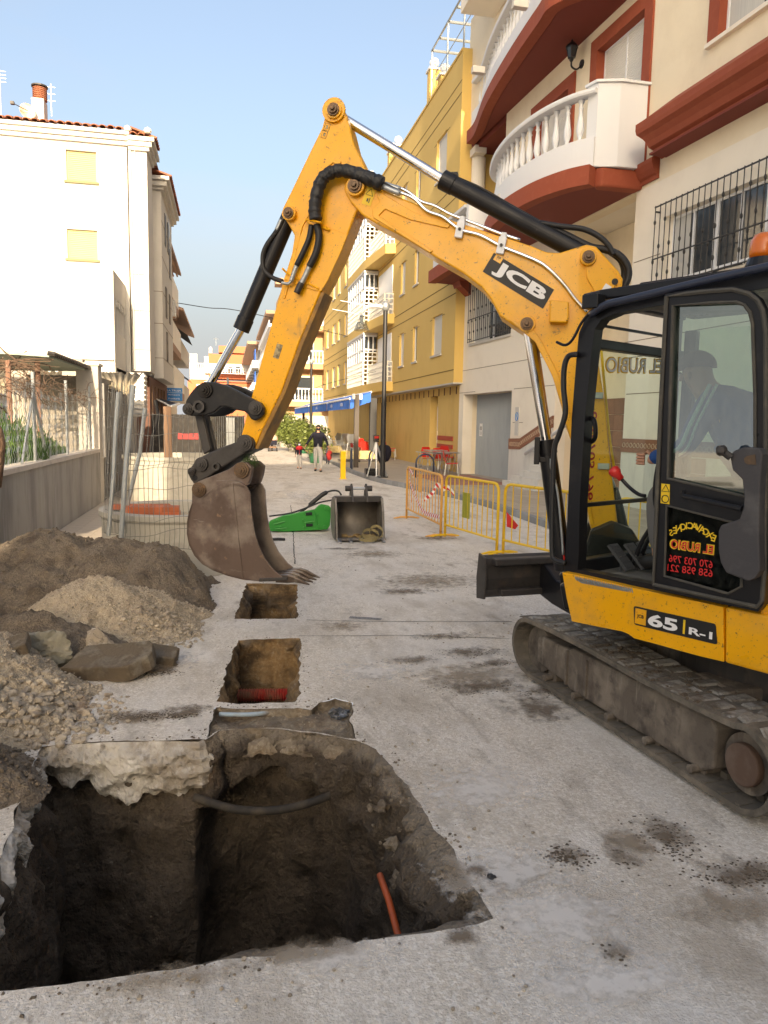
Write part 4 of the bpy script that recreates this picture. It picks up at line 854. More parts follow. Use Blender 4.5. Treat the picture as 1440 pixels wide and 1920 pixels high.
for k in range(22): mb = MB(TY); s = .9+k*.78; mb.box(s, s+.10, -.419, -.405, 2.98, 3.26); mb.build('vent_slot', mat('rust_brown_slot', (.14,.06,.03), .8), yb)
mb = MB(TY); s0 = 2.0; mb.box(1.2, 3.3, -.418, -.39, 1.25, 1.42); mb.box(1.2, 3.3, -.418, -.39, .95, 1.1); mb.build('red_board', mat('faded_red_paint', (.42,.06,.03), .6), yb)
# white lattice bays, one per floor
def lattice(T, s0, s1, z0, z1, o0, o1, along='s', st=.22, b=.055):
    mb = MB(T)
    if along == 's':
        n = max(2, round((s1-s0)/st)); m_ = max(2, round((z1-z0)/st))
        for i in range(n+1): s = s0+(s1-s0)*i/n; mb.box(s-b/2, s+b/2, o0, o1, z0, z1)
        for j in range(m_+1): z = z0+(z1-z0)*j/m_; mb.box(s0, s1, o0+.003, o1-.003, z-b/2, z+b/2)
    else:
        n = max(2, round((o1-o0)/st)); m_ = max(2, round((z1-z0)/st))
        for i in range(n+1): o = o0+(o1-o0)*i/n; mb.box(s0, s1, o-b/2, o+b/2, z0, z1)
        for j in range(m_+1): z = z0+(z1-z0)*j/m_; mb.box(s0+.003, s1-.003, o0, o1, z-b/2, z+b/2)
    return mb
m_lat = mat('cream_white_lattice', (.74,.72,.66), .8)
mid = bayR+(bayL-bayR)*.42; O1 = .75
for fl, zb in enumerate((3.75, 6.95, 10.2)):
    bay = yb; o_mid = .45
    mb = MB(TY); mb.prism([Vector((bayR-.3, 0, zb-.32)), Vector((bayR-.1, o_mid, zb-.32)), Vector((mid, O1, zb-.32)), Vector((bayL, O1, zb-.32)), Vector((bayL+.3, 0, zb-.32))], (0, 0, .45)); mb.build('bay_slab', m_yel, bay)
    zt = zb+1.35
    for q in (lattice(TY, mid, bayL, zb+.13, zt, O1-.06, O1, st=.26), lattice(TY, bayR, mid-.05, zb+.13, zb+1.1, o_mid-.06, o_mid, st=.26), lattice(TY, bayR-.03, bayR+.05, zb+.13, zb+1.1, 0, o_mid, 'o', .22), lattice(TY, mid-.05, mid+.03, zb+.13, zt+.5, 0, O1, 'o', .22)): q.build('lattice_panel', m_lat, bay)
    mb = MB(TY); n = 7
    for i in range(n+1): s = mid+(bayL-mid)*i/n; mb.box(s-.04, s+.04, O1-.07, O1, zt, zb+2.75)
    for z in (zt+.03, zb+2.0, zb+2.72): mb.box(mid, bayL, O1-.065, O1-.005, z-.04, z+.04)
    for i in range(4): o = O1*i/3-.03; mb.box(mid-.03, mid+.03, max(0, o-.03), o+.03, zt+.5, zb+2.75)
    for z in (zb+2.0, zb+2.72): mb.box(mid-.025, mid+.025, 0, O1, z-.04, z+.04)
    mb.build('bay_frame', m_alu, bay)
    mb = MB(TY); mb.box(mid+.04, bayL-.04, O1-.045, O1-.035, zt, zb+2.7); mb.box(mid-.01, mid+.005, .05, O1-.05, zt+.5, zb+2.7); mb.build('bay_pane', m_pane, bay)
    mb = MB(TY); mb.box(bayR+.2, mid-.3, .002, .03, zb+.2, zb+2.5); mb.build('bay_door', m_alu, bay)
    mb = MB(TY); mb.box(mid-.1, bayL+.1, 0, O1+.03, zb+2.76, zb+2.88); mb.build('bay_roof', m_white, bay)
# roof pillars and steel frame
for (px, py, Y, hh) in ((703, 350, 44, 1.3), (690, 345, 46, 1.0), (728, 265, 38.2, .8), (757, 262, 37, .7), (793, 215, 30.6, 1.4), (826, 178, 29, .5)):
    p_ = gy(px, py, Y); mb = MB(); z = 14.4; x = YX+.3
    mb.box(x-.22, x+.22, Y-.22, Y+.22, z, z+hh); mb.build('roof_pillar', m_yel, yb); mb = MB(); mb.box(x-.28, x+.28, Y-.28, Y+.28, z+hh, z+hh+.08); mb.lathe([(.10,0),(.08,.05),(.06,.08),(.16,.16),(.20,.26),(.16,.38),(.06,.44)], (x, Y, z+hh+.08), 12); mb.build('ball_finial', m_whitep, yb, smooth=False)
mb = MB(); X0 = YX+.15
for Y in (26.2, 28.2, 30.4): mb.cyl((X0, Y, 14.4), (X0, Y, 16.55), .035, 6); mb.cyl((X0, Y, 16.5), (X0+3.5, Y, 16.5), .05, 6); mb.cyl((X0, Y-1, 16.5), (X0+3.5, Y-1, 16.5), .05, 6)
mb.cyl((X0, 25, 16.52), (X0, 30.5, 16.52), .04, 6); mb.cyl((X0, 25, 15.4), (X0, 30.5, 15.4), .015, 5); mb.build('roof_frame', m_steel, yb)
mb = MB()
for Y in (38.5, 41.5): mb.cyl((YX-.7, Y, 7.8), (YX-2.2, Y, 8.0), .02, 5); mb.cyl((YX-1.0, Y-.6, 7.85), (YX-1.0, Y+.8, 7.85), .015, 5)
mb.build('clothes_line', m_alu, yb)
# ------------------------------------------------------------------ blue awning
aw = thing('awning', 'long blue awning with fringed valance and white lettering over the cafe terrace', 'awning', (6, 34, 2.8))
A0, A1 = 33.2, 62; segs = [(33.2, 40.5), (41, 50), (50.5, 61)]
for i, (y0, y1) in enumerate(segs):
    mb = MB(); mb.add([(6.3,y0,3.26),(5.35,y0,2.92),(5.35,y1,2.92),(6.3,y1,3.26),(6.3,y0,3.23),(5.35,y0,2.89),(5.35,y1,2.89),(6.3,y1,3.23)], [(0,1,2,3),(7,6,5,4),(0,4,5,1),(3,2,6,7)]); mb.build('canopy', m_bluea, aw)
    mb = MB(); n = int((y1-y0)/.12); vs = []; fs = []
    for k in range(n+1): y = y0+(y1-y0)*k/n; z = 2.46+(.03 if k % 2 else 0); vs += [(5.33+.015*math.sin(k*.9), y, 2.90), (5.32+.02*math.sin(k*.9), y, z)]
    for k in range(n): fs.append((2*k, 2*k+1, 2*k+3, 2*k+2))
    vs2 = [(5.35+(6.3-5.35)*t/10, y0, 2.90+.34*t/10) for t in range(11)]; o_ = len(vs); vs += vs2+[(x, y, z-.42-(.03 if t % 2 else 0)) for t, (x, y, z) in enumerate(vs2)]
    for t in range(10): fs.append((o_+t, o_+t+1, o_+t+12, o_+t+11))
    mb.add(vs, fs); mb.build('valance', m_bluea, aw)
    mb = MB(); mb.cyl((5.35, y0, 2.92), (5.35, y1, 2.92), .05, 8); mb.cyl((5.35, y0+.05, 2.88), (6.3, y0+.05, 3.22), .03, 6); mb.cyl((6.3, y0, 3.24), (6.3, y1, 3.24), .05, 8); mb.build('front_bar', m_alu, aw)
text('LA TRUJA', m_white_ink, (5.29, 35.4, 2.68), (0, -1, 0), (0, 0, 1), .20, 'awning_lettering', aw, .02)
text('LA TRUJA', m_white_ink, (5.29, 38.9, 2.68), (0, -1, 0), (0, 0, 1), .20, 'awning_lettering', aw, .02)
text('LA TRUJA', m_white_ink, (5.29, 45.5, 2.68), (0, -1, 0), (0, 0, 1), .20, 'awning_lettering', aw, .02)
for (px, Y, r, m, hh) in ((699, 34, .15, m_iron, 3.0), (583, 55, .1, m_iron, 2.9), (569, 60, .09, m_iron, 2.9)):
    x = gy(px, 800, Y).x; mb = MB(); mb.box(x-r, x+r, Y-r, Y+r, .1, hh); mb.build('awning_post', m, aw)
# ------------------------------------------------------------------ flats closing the view and the far right row
def flatwin(parent, T, s0, s1, z0, z1, m=None):
    mb = MB(T); mb.box(s0, s1, .002, .04, z0, z1); f = mb.build('window', m or m_alu, parent); mb = MB(T); mb.box(s0+.08, s1-.08, .041, .05, z0+.08, z1-.08); mb.build('pane', m_pane, f)
def railing(T, s0, s1, o, z, parent, hh=.9, st=.3, m=None, body=None):
    mb = MB(T); n = max(2, int((s1-s0)/st))
    for k in range(n+1): s = s0+(s1-s0)*k/n; mb.lathe([(.05,0),(.09,.25*hh),(.04,.6*hh),(.05,hh)], (s, o, z), 5)
    mb.box(s0, s1, o-.08, o+.08, z+hh, z+hh+.1); mb.box(s0, s1, o-.08, o+.08, z-.08, z); return mb.build('balustrade', m or m_whitep, parent)
pb = thing('peach_building', 'peach coloured house with white balustrade balconies beyond the blue awning', 'building', (6.8, 66, 0))
TP = frame((5.0, 66, 0), (1, 0, 0), (0, -1, 0)); mb = MB(); mb.box(5.0, 12, 66, 80, 0, 14.0); mb.build('wall', m_peach, pb)
for z in (3.6, 6.8, 10.0):
    mb = MB(TP); mb.box(-.8, 3.6, .0, 1.4, z-.45, z); mb.build('balcony_slab', m_peach, pb); railing(TP, -.8, 3.6, 1.35, z+.08, pb, .95, .28)
    flatwin(pb, TP, .4, 2.4, z+.1, z+2.2, m_shutw); 
    for s in (3.0,): mb = MB(TP); mb.lathe([(.2,0),(.12,.2),(.2,.5),(.12,1.2),(.16,1.4)], (s+.2, 1.35, z), 8); mb.build('baluster_post', m_whitep, pb)
mb = MB(TP); mb.box(-1.0, 4, 0, 1.7, 13.2, 13.7); mb.build('eave', m_brown, pb)
mb = MB(TP); mb.box(-.7, 4.2, 1.6, 1.75, .1, 2.4); mb.build('garden_screen', mat('pale_screen', (.62,.58,.50), .8), pb)
TQ = frame((4.75, 66, 0), (0, 1, 0), (-1, 0, 0))
mb = MB(); mb.box(5.2, 12, 80.5, 108, 0, 13.0); rb = thing('balcony_building', 'shaded block with stacked white and peach balconies receding behind the excavator arm', 'building', (5.2, 92, 0)); mb.build('wall', m_peach, rb)
TQ = frame((5.2, 80.5, 0), (0, 1, 0), (-1, 0, 0))
for z in (3.4, 6.3, 9.2, 12.0):
    mb = MB(TQ); mb.box(0, 27, 0, .9, z-.3, z); mb.box(0, 27, .8, .9, z, z+.35); mb.build('balcony_slab', m_whitep, rb)
    if z < 12: railing(TQ, 0, 27, .86, z+.42, rb, .6, .9); 
    for k in range(6): flatwin(rb, TQ, 1.5+k*4.2, 3.6+k*4.2, z+.1 if z < 12 else 12.1, (z+2.1) if z < 12 else 12.9)
mb = MB(TQ); mb.box(-.1, 27, 0, 1.2, 13.0, 13.35); mb.build('eave', m_brown, rb)
rc = thing('blue_balcony_building', 'far grey and white block with blue awnings and stepped iron balconies on the right', 'building', (4.6, 120, 0)); mb = MB(); mb.box(4.6, 12, 109, 150, 0, 12.6); mb.build('wall', mat('greyish_white_facade', (.55,.55,.54), .85), rc)
TR_ = frame((4.6, 109, 0), (0, 1, 0), (-1, 0, 0)); TR2 = frame((3.6, 109, 0), (1, 0, 0), (0, -1, 0))
for z in (3.4, 6.3, 9.4):
    for k in range(5): mb = MB(TR_); mb.box(k*8, k*8+6, 0, 1.1, z-.25, z+.0); mb.build('balcony_slab', m_black, rc); mb = MB(TR_); mb.box(k*8, k*8+6, 1.0, 1.1, z, z+1.0); mb.box(k*8, k*8+.1, 0, 1.0, z, z+1.0); mb.build('balcony_parapet', m_whitep, rc)
    mb = MB(TR_); mb.box(.5, 5.5, .6, .7, z+1.05, z+2.6); mb.build('blue_awning_blind', m_bluea, rc)
mb = MB(TR_); mb.box(-.5, 41, 0, 1.8, 12.6, 13.0); mb.build('eave', m_brown, rc)
eb = thing('orange_building', 'orange and white stepped block closing the far end of the street', 'building', (0, 150, 0))
def fb(px0, px1, py0, py1, Y, d, m, name, parent=eb):
    a, b = gy(px0, py0, Y), gy(px1, py1, Y); mb = MB(); mb.box(a.x, b.x, Y, Y+d, b.z, a.z); return mb.build(name, m, parent)
m_facew = mat('far_white_render', (.54,.52,.50), .85)
fb(352, 610, 712, 830, 150, 8, m_orgl, 'wall'); fb(391, 470, 663, 712, 153, 5, m_orgl, 'wall'); fb(410, 470, 648, 663, 154, 4, m_orgl, 'wall'); fb(356, 392, 690, 712, 156, 4, m_facew, 'wall'); fb(383, 392, 668, 700, 155, 4, m_facew, 'wall'); fb(356, 370, 663, 690, 158, 3, m_facew, 'stair_tower')
for (x0, x1, y0, y1, m) in ((392, 470, 681, 699, m_facew), (392, 468, 701, 703, m_redd), (392, 470, 716, 717.5, m_redd), (392, 470, 724, 742, m_facew), (368, 384, 720, 738, m_facew)):
    fb(x0, x1, y0, y1, 149.6, .35, m, 'facade_band')
for (x0, x1, y0, y1) in ((405, 412, 686, 697), (428, 436, 688, 697), (442, 450, 687, 697), (425, 429, 708, 720), (446, 452, 724, 738)): fb(x0, x1, y0, y1, 149.3, .2, m_pane, 'window')
T_ = frame((gy(392,690,149.3).x, 149.3, 0), (1,0,0), (0,-1,0)); railing(T_, 0, 8, .1, gy(392,699,149.3).z, eb, .9, .5)
T_ = frame((gy(356,690,155).x, 155, 0), (1,0,0), (0,-1,0)); railing(T_, 0, 3.4, .1, gy(356,691,155).z, eb, 1.0, .4)
mb = MB(); c = gy(405, 648, 154); mb.cyl(c, c+Vector((0,0,1.6)), .05, 5); mb.cyl(c+Vector((-.5,0,1.3)), c+Vector((.5,0,1.3)), .04, 4); mb.build('aerial', m_steel, eb)
mb = MB(); c = gy(395, 663, 155); mb.box(c.x-.3, c.x+.3, 154, 155, c.z, c.z+1.0); mb.lathe([(.25,0),(.35,.15),(.0,.4)], c+Vector((0,0,1)), 8); mb.build('chimney', m_facew, eb)
mb = MB(); c = gy(389, 722, 148.9); mb.lathe([(.9,0),(.75,.22),(.3,.34)], c, 14, (0.3,-1,.3)); mb.build('satellite_dish', m_facew, eb)
# ------------------------------------------------------------------ left hand buildings
wb = thing('white_building', 'sunlit white apartment building with terracotta roof tiles and two closed cream shutters', 'building', (-3, 25, 0))
a0 = -12.5; ZT = 10.42
def wy(px, py, Y=25.): p = gy(px, py, Y); return p.x, p.z
w_a = (*wy(124, 0)[:1], wy(180, 0)[0], wy(0, 337)[1], wy(0, 281)[1]); w_b = (wy(127, 0)[0], wy(183, 0)[0], wy(0, 486)[1], wy(0, 429)[1])
def fixz(px, py): return gy(px, py, 25).z
A = (gy(124,310,25).x, gy(181,310,25).x, gy(150,340,25).z, gy(150,282,25).z); B = (gy(126,457,25).x, gy(183,457,25).x, gy(150,486,25).z, gy(150,430,25).z)
TW = frame((0, 25, 0), (1, 0, 0), (0, -1, 0)); xc = gy(240, 400, 25).x; x1 = gy(277, 400, 25).x
mb = MB(TW); wall(mb, a0, xc, 0, ZT, -.35, 0, [A, B]); mb.build('wall', m_white, wb)
mb = MB(); mb.box(a0, xc-.02, 25.36, 34, 0, ZT-.1); mb.build('wall', m_white, wb)
for q in (A, B): window(wb, TW, *q, 'shutter', o=-.12, fm=mat('cream_shutter', (.47,.40,.205), .7), sill=True, sm=mat('olive_sill', (.20,.185,.10), .8), shm=mat('cream_shutter', (.46,.39,.19), .7))
mb = MB(); mb.box(xc+.04, x1, 25.0, 26.6, 3.35, ZT-.25); mb.build('corner_bay', m_white, wb)
x2 = gy(303, 450, 28).x; Ye = 33.0
mb = MB(); mb.box(xc, x1-.22, 26.6, 34, 3.35, ZT-.3); mb.build('wall', m_white, wb)
mb = MB(); mb.box(gy(284,450,28).x, x2, 28.0, Ye, 3.3, ZT-.55); mb.build('second_bay', m_white, wb)
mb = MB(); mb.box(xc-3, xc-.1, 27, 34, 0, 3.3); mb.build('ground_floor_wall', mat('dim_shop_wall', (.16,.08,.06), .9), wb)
def cornice(path, name='cornice'):
    z = ZT; sweep(path, [(0,z-.36),(.08,z-.36),(.08,z-.27),(.16,z-.24),(.16,z-.12),(.26,z-.08),(.26,z+.04),(0,z+.04)], name, m_white, wb)
cornice([V3(a0, 25), V3(xc, 25), V3(xc, 25.02)][::-1]) if False else None
mb = MB(TW); mb.box(a0, xc+.05, 0, .10, ZT-.34, ZT-.22); mb.box(a0, xc+.08, 0, .18, ZT-.219, ZT-.08); mb.box(a0, xc+.1, -.1, .26, ZT-.079, ZT+.02); mb.build('cornice', m_white, wb)
mb = MB(); mb.box(xc+.05, x1+.08, 24.9, 26.5, ZT-.45, ZT-.34); mb.box(xc+.05, x1+.16, 24.84, 26.6, ZT-.339, ZT-.20); mb.box(xc+.05, x1+.24, 24.78, 26.7, ZT-.199, ZT-.08); mb.build('cornice', m_white, wb)
mb = MB(); mb.box(x1-.2, x2+.10, 27.9, Ye, ZT-.70, ZT-.60); mb.box(x1-.2, x2+.20, 27.8, Ye+.1, ZT-.599, ZT-.42); mb.box(x1-.2, x2+.30, 27.7, Ye+.2, ZT-.419, ZT-.30); mb.build('cornice', m_white, wb)
# roof tiles: one object each along the eaves, visible course
tm = MB(); vs = []; R_ = 8
for j in range(2):
    for i in range(R_+1): t = PI*i/R_; vs.append((-math.cos(t)*.105, j*.42, math.sin(t)*.075))
    for i in range(R_+1): t = PI*i/R_; vs.append((-math.cos(t)*.085, j*.42, math.sin(t)*.055))
n_ = R_+1; fs = []
for i in range(R_): fs += [(i, i+1, 2*n_+i+1, 2*n_+i), (n_+i+1, n_+i, 3*n_+i, 3*n_+i+1), (i+1, i, n_+i, n_+i+1)]
tm.add(vs, fs); tile = tm.mesh('roof_tile'); tile.materials.append(m_rooft)
def tilerow(p0, p1, up, parent, rows=2, pitch=.24, slope=.3):
    d = p1-p0; L = d.length; d = d/L; n = int(L/.235)
    for r in range(rows):
        for i in range(n):
            q = p0+d*(.235*(i+.5))+up*(.36*r)+Vector((0, 0, .36*r*slope+.02*random.random()))
            az = (Vector((0,0,1))+up*(-slope)).normalized(); ay = (up+Vector((0,0,slope))).normalized(); ax = ay.cross(az)
            inst('roof_tile', tile, m_rooft, parent, frame(q, ax, ay, az))
tilerow(Vector((a0+1.5, 24.68, ZT+.03)), Vector((xc+.1, 24.68, ZT+.03)), Vector((0, 1, 0)), wb, 3)
tilerow(Vector((xc+.1, 24.75, ZT-.07)), Vector((x1+.22, 24.75, ZT-.07)), Vector((0, 1, 0)), wb, 2)
tilerow(Vector((x1+.3, 26.0, ZT-.09)), Vector((x1+.3, 24.8, ZT-.09)), Vector((-1, 0, 0)), wb, 2)
tilerow(Vector((x2+.36, Ye, ZT-.28)), Vector((x2+.36, 27.7, ZT-.28)), Vector((-1, 0, 0)), wb, 2)
mb = MB(); mb.add([(a0,24.95,ZT+.06),(xc,24.95,ZT+.06),(xc,30,ZT+1.4),(a0,30,ZT+1.4)], [(0,1,2,3)]); mb.add([(xc,25,ZT),(x1+.1,25,ZT-.02),(x1+.1,34,ZT-.02),(xc,30,ZT+.5)], [(0,1,2,3)]); mb.build('roof_plane', m_rooft, wb)
mb = MB(TW)
for k in range(5): mb.lathe([(.09,0),(.12,.05),(.10,.12),(.03,.17)], (xc+.06+(x1-xc)*k/4 if k in (0,4) else -99, .22, ZT+.02), 8)
mb.build('ridge_cap', m_white, wb)
mb = MB(); mb.cyl((xc+.10, 24.97, 3.4), (xc+.10, 24.97, ZT-.4), .035, 6); mb.tube(curve_pts([(xc+.20, 24.8, ZT-.1), (xc+.24, 24.92, ZT-.5), (xc+.3, 24.97, 6), (xc+.25, 24.97, 3.6)], 4), .012, 5); mb.build('downpipe', m_white, wb)
mb = MB()
for z in (4.0, 5.2, 6.3): mb.box(xc+.04, x1, 24.992, 24.999, z, z+.02); mb.box(gy(284,450,28).x, x2, 27.992, 27.999, z, z+.02)
for z in (4.0, 5.2, 6.3, 7.5, 8.7): mb.box(x2, x2+.008, 28, Ye, z, z+.02)
mb.build('panel_joint', MATS['render_joint'], wb)
for k, (y, z) in enumerate(((29.3, 8.2), (30.6, 8.2), (29.3, 5.6), (31, 5.6), (29.5, 4.0), (31.4, 7.4))):
    mb = MB(); mb.box(x2+.001, x2+.03, y, y+.55, z, z+1.1); mb.build('window', m_gun, wb)
# lower block with arcade in front
xa = gy(215, 600, 22.5).x; zc = gy(215, 505, 22.5).z
mb = MB(); mb.box(a0, xa, 22.4, 22.7, 0, zc-.02); mb.build('wall', m_white, wb)
mb = MB(); mb.box(a0, xa-.02, 22.701, 24.99, 3.1, 3.3); mb.box(a0, xa-.3, 22.701, 24.99, zc-.9, zc-.04); mb.build('terrace', m_white, wb)
mb = MB(); mb.box(xa-.25, xa, 22.701, 24.99, zc-.75, zc-.02); mb.box(xa-.2, xa-.02, 22.701, 24.99, 3.2, 4.3); mb.build('arcade_beam', m_white, wb)
for k in range(4):
    y = 22.95+k*.58; mb = MB(); mb.cyl((xa-.12, y, 4.3), (xa-.12, y, zc-.95), .09, 10); mb.box(xa-.24, xa+.01, y-.12, y+.12, zc-.95, zc-.76); mb.build('arcade_column', m_white, wb)
mb = MB(); mb.box(a0, gy(213,690,22.3).x, 22.30, 22.398, gy(100,668,22.3).z-.05, gy(100,668,22.3).z); mb.build('string_course', m_white, wb)
# dish, chimney, aerials
ch = thing('chimney', 'white chimney with ringed terracotta pot on the white building roof', 'chimney', gy(72, 220, 25.8)); a, b = gy(60, 180, 25.8), gy(84, 220, 25.8)
mb = MB(); mb.box(a.x, b.x, 25.7, 26.2, ZT+.1, gy(72,186,25.8).z); mb.build('chimney_shaft', m_white, ch)
mb = MB(); zz = gy(72,186,25.8).z; cx_ = (a.x+b.x)/2+.02; rp = .19; prof = []
for k in range(7): prof += [(rp, zz+k*.055), (rp+.02, zz+k*.055+.012), (rp+.02, zz+k*.055+.035), (rp, zz+k*.055+.045)]
mb.lathe(prof, (cx_, 25.95, 0), 16); mb.build('chimney_pot', m_rooft, ch); mb = MB(); mb.lathe([(rp+.05, 0), (rp+.05, .04), (.02, .05)], (cx_, 25.95, zz+.40), 16); mb.build('chimney_cap', m_gun, ch)
di = thing('satellite_dish', 'small satellite dish beside the chimney on the white building roof', 'dish', gy(52, 215, 25.3)); c = gy(52, 208, 25.4)
mb = MB(); mb.lathe([(.02,-.10),(.12,-.085),(.20,-.045),(.235,0),(.22,.0),(.12,-.06),(.01,-.08)], c, 18, (.55,-1,.2)); mb.build('dish', mat('rust_tinged_dish', (.62,.50,.40), .6, layers=[((.45,.20,.10), 2.5, .45, .6, .8)]), di, smooth=True)
mb = MB(); mb.cyl(c, c+Vector((-.30,-.45,.02)), .012, 6); mb.box(c.x-.36, c.x-.26, c.y-.5, c.y-.4, c.z-.02, c.z+.06); mb.cyl(c+Vector((.05,.1,-.05)), c+Vector((.1,.2,-.4)), .02, 6); mb.build('feed_arm', m_gun, di)
an = thing('tv_aerial', 'thin tv aerial mast right of the chimney on the white building', 'aerial', gy(97, 215, 26)); c = gy(97, 218, 26); mb = MB(); mb.cyl(c, c+Vector((0,0,.95)), .014, 6)
for k in range(3): mb.cyl(c+Vector((-.12,0,.45+.2*k)), c+Vector((.12,0,.45+.2*k)), .008, 5)
mb.build('mast', m_steel, an)
an = thing('tv_aerial', 'white tv aerial at the top left edge of the picture above the roof', 'aerial', gy(2, 215, 26)); c = gy(2, 218, 26); mb = MB(); mb.cyl(c, c+Vector((0,0,1.5)), .016, 6)
for k in range(4): mb.cyl(c+Vector((-.18+.06*k,0,1.0+.1*k)), c+Vector((.18,0,1.0+.1*k)), .012, 5)
mb.build('mast', m_steel, an)
# second and third left buildings
b2 = thing('balcony_building', 'left block with brown timber eave and stacked balconies next to the white building', 'building', (-2.4, 36, 0))
X2 = -3.0; mb = MB(); mb.box(-9, X2-.4, Ye+.3, 46, 0, 10.0); mb.build('wall', m_cream2, b2)
mb = MB(); mb.add([(X2-1.2,Ye+.4,10.6),(X2+.45,Ye+.6,10.2),(X2+.45,45.8,10.2),(X2-1.2,45.8,10.9),(X2-1.2,Ye+.4,10.45),(X2+.45,Ye+.6,10.05),(X2+.45,45.8,10.05),(X2-1.2,45.8,10.75)], [(0,1,2,3),(7,6,5,4),(0,4,5,1),(1,5,6,2),(2,6,7,3)]); mb.build('eave', m_brown, b2)
for k in range(6): mb = MB(); mb.box(X2-.9+.22*k, X2-.82+.22*k, Ye+.7, 45.7, 9.98, 10.04); mb.build('rafter', m_brown, b2)
for z, xo in ((3.2, .75), (5.35, .6), (7.6, .5)):
    mb = MB(); mb.box(X2-.4, X2+xo, Ye+1.2, 42, z-.35, z); mb.build('balcony_slab', m_brown, b2); mb = MB(); mb.box(X2+xo-.12, X2+xo, Ye+1.2, 42, z+.001, z+1.0); mb.box(X2-.4, X2+xo-.121, Ye+1.2, Ye+1.3, z+.001, z+1.0); mb.build('balcony_parapet', m_cream2, b2)
    mb = MB(); mb.box(X2-.399, X2-.35, Ye+1.6, 41, z+.05, z+2.0); mb.build('window', m_pane, b2)
mb = MB(); mb.box(X2-.4, X2+.1, Ye+.6, Ye+1.0, 3.2, 9.9); mb.build('wall', m_white, b2)
b3 = thing('grey_building', 'farther left block with dark blinds and sloping timber eave', 'building', (-1.8, 50, 0)); X3 = -3.1
mb = MB(); mb.box(-9, X3-.8, 46.4, 62, 0, 8.6); mb.build('wall', m_cream2, b3); mb = MB(); mb.add([(X3-1.5,46.5,9.0),(X3+.6,46.7,8.4),(X3+.6,61.8,8.4),(X3-1.5,61.8,9.1),(X3-1.5,46.5,8.85),(X3+.6,46.7,8.25),(X3+.6,61.8,8.25),(X3-1.5,61.8,8.95)], [(0,1,2,3),(7,6,5,4),(0,4,5,1),(1,5,6,2)]); mb.build('eave', m_brown, b3)
for z in (3.3, 6.0):
    mb = MB(); mb.box(X3-.8, X3+.25, 47.2, 60, z-.25, z); mb.box(X3+.13, X3+.25, 47.2, 60, z+.001, z+.9); mb.box(X3-.8, X3+.129, 47.2, 47.32, z+.001, z+.9); mb.build('balcony', m_white, b3)
    mb = MB(); mb.add([(X3-.6,49,z+2.0),(X3+.7,49,z+1.1),(X3+.7,56,z+1.1),(X3-.6,56,z+2.0)], [(0,1,2,3)]); mb.build('sun_blind', mat('dark_grey_blind', (.05,.055,.06), .8), b3)
    mb = MB(); mb.box(X3-.79, X3-.75, 48, 59, z+.1, z+2.1); mb.build('window', m_pane, b3)
# unseen block added behind the camera, sized to keep the street in shade
bk = thing('unseen_shade_block', 'unseen plain apartment block added behind the viewer to shade the street', 'building', (5, -14, 0)); mb = MB(); mb.box(-3.7, 3, -22, -10, 0, 12.4); mb.box(3.01, 16, -22, -10, 0, 22); mb.build('wall', m_white, bk)
for z in range(6):
    for k in range(9): mb = MB(); mb.box(.2+k*2.6, 1.5+k*2.6, -9.999, -9.95, 1.2+z*3.1, 2.7+z*3.1); mb.build('window', m_pane, bk)
# ================================================================== left garden and fence
m_wire = mat('dull_wire', (.16,.16,.155), .6, .3); WX = gz(190, 945).x; gw_ = thing('garden_wall', 'low stained grey rendered garden wall with a pale coping on the left', 'wall', (WX, 12, 0))
mb = MB(); mb.box(WX-.22, WX, 2.5, 16.9, -.05, 1.13); mb.build('wall_body', m_plaster_g, gw_); mb = MB(); mb.box(WX-.25, WX+.03, 2.5, 16.88, 1.132, 1.20); mb.build('coping', mat('pale_coping', (.58,.52,.46), .9, layers=[((.35,.32,.28), 5, .5, .7, .6)]), gw_)
gpil = thing('gate_pillar', 'tall square white rendered pillar at the far end of the garden wall', 'pillar', (WX-.2, 17, 0)); mb = MB(); mb.box(WX-.42, WX+.02, 16.9, 17.35, 0, 2.95); mb.build('pillar_shaft', mat('sunlit_white_pillar', (.46,.42,.37), .9, layers=[((.46,.42,.38), 3, .5, .7, .5)], bumps=[(40,.2,.006)]), gpil); mb = MB(); mb.box(WX-.46, WX+.05, 16.86, 17.39, 2.951, 3.0); mb.build('pillar_cap', m_white, gpil)
cf = thing('chain_link_fence', 'rusty chain link fence on grey posts standing on the garden wall', 'fence', (WX-.1, 12, 1.2))
fx = WX-.1; mb = MB(); y0, y1, z0, z1 = 6.5, 16.8, 1.22, 2.35; n = int((y1-y0)/.075); rr = random.Random(2)
for i in range(n):
    y = y0+i*.075; P = []; k = 0; z = z0
    sag = .12*math.sin(i*.09)**2
    while z < z1-sag: P.append(Vector((fx+.012*math.sin(i), y+(.034 if k % 2 else -.034), z))); z += .075; k += 1
    if len(P) > 1: mb.tube(P, .0040, 3)
mb.tube([(fx, y0+(y1-y0)*t/30, z1-.02-.03*math.sin(t)) for t in range(31)], .004, 4); mb.build('wire_netting', m_steel, cf, recalc=False)['kind'] = 'stuff'
for (px, py) in ((148, 700), (130, 735), (78, 715)): pass
for y in (8.3, 11.9, 14.2, 16.5): mb = MB(); mb.cyl((fx, y, 1.18), (fx, y, 2.5), .026, 8); mb.build('fence_post', m_steel, cf)
for (y, dy) in ((11.9, -.75), (11.9, .75), (16.5, -.5)): mb = MB(); mb.cyl((fx, y, 2.2), (fx, y+dy, 1.2), .020, 6); mb.build('fence_brace', m_steel, cf)
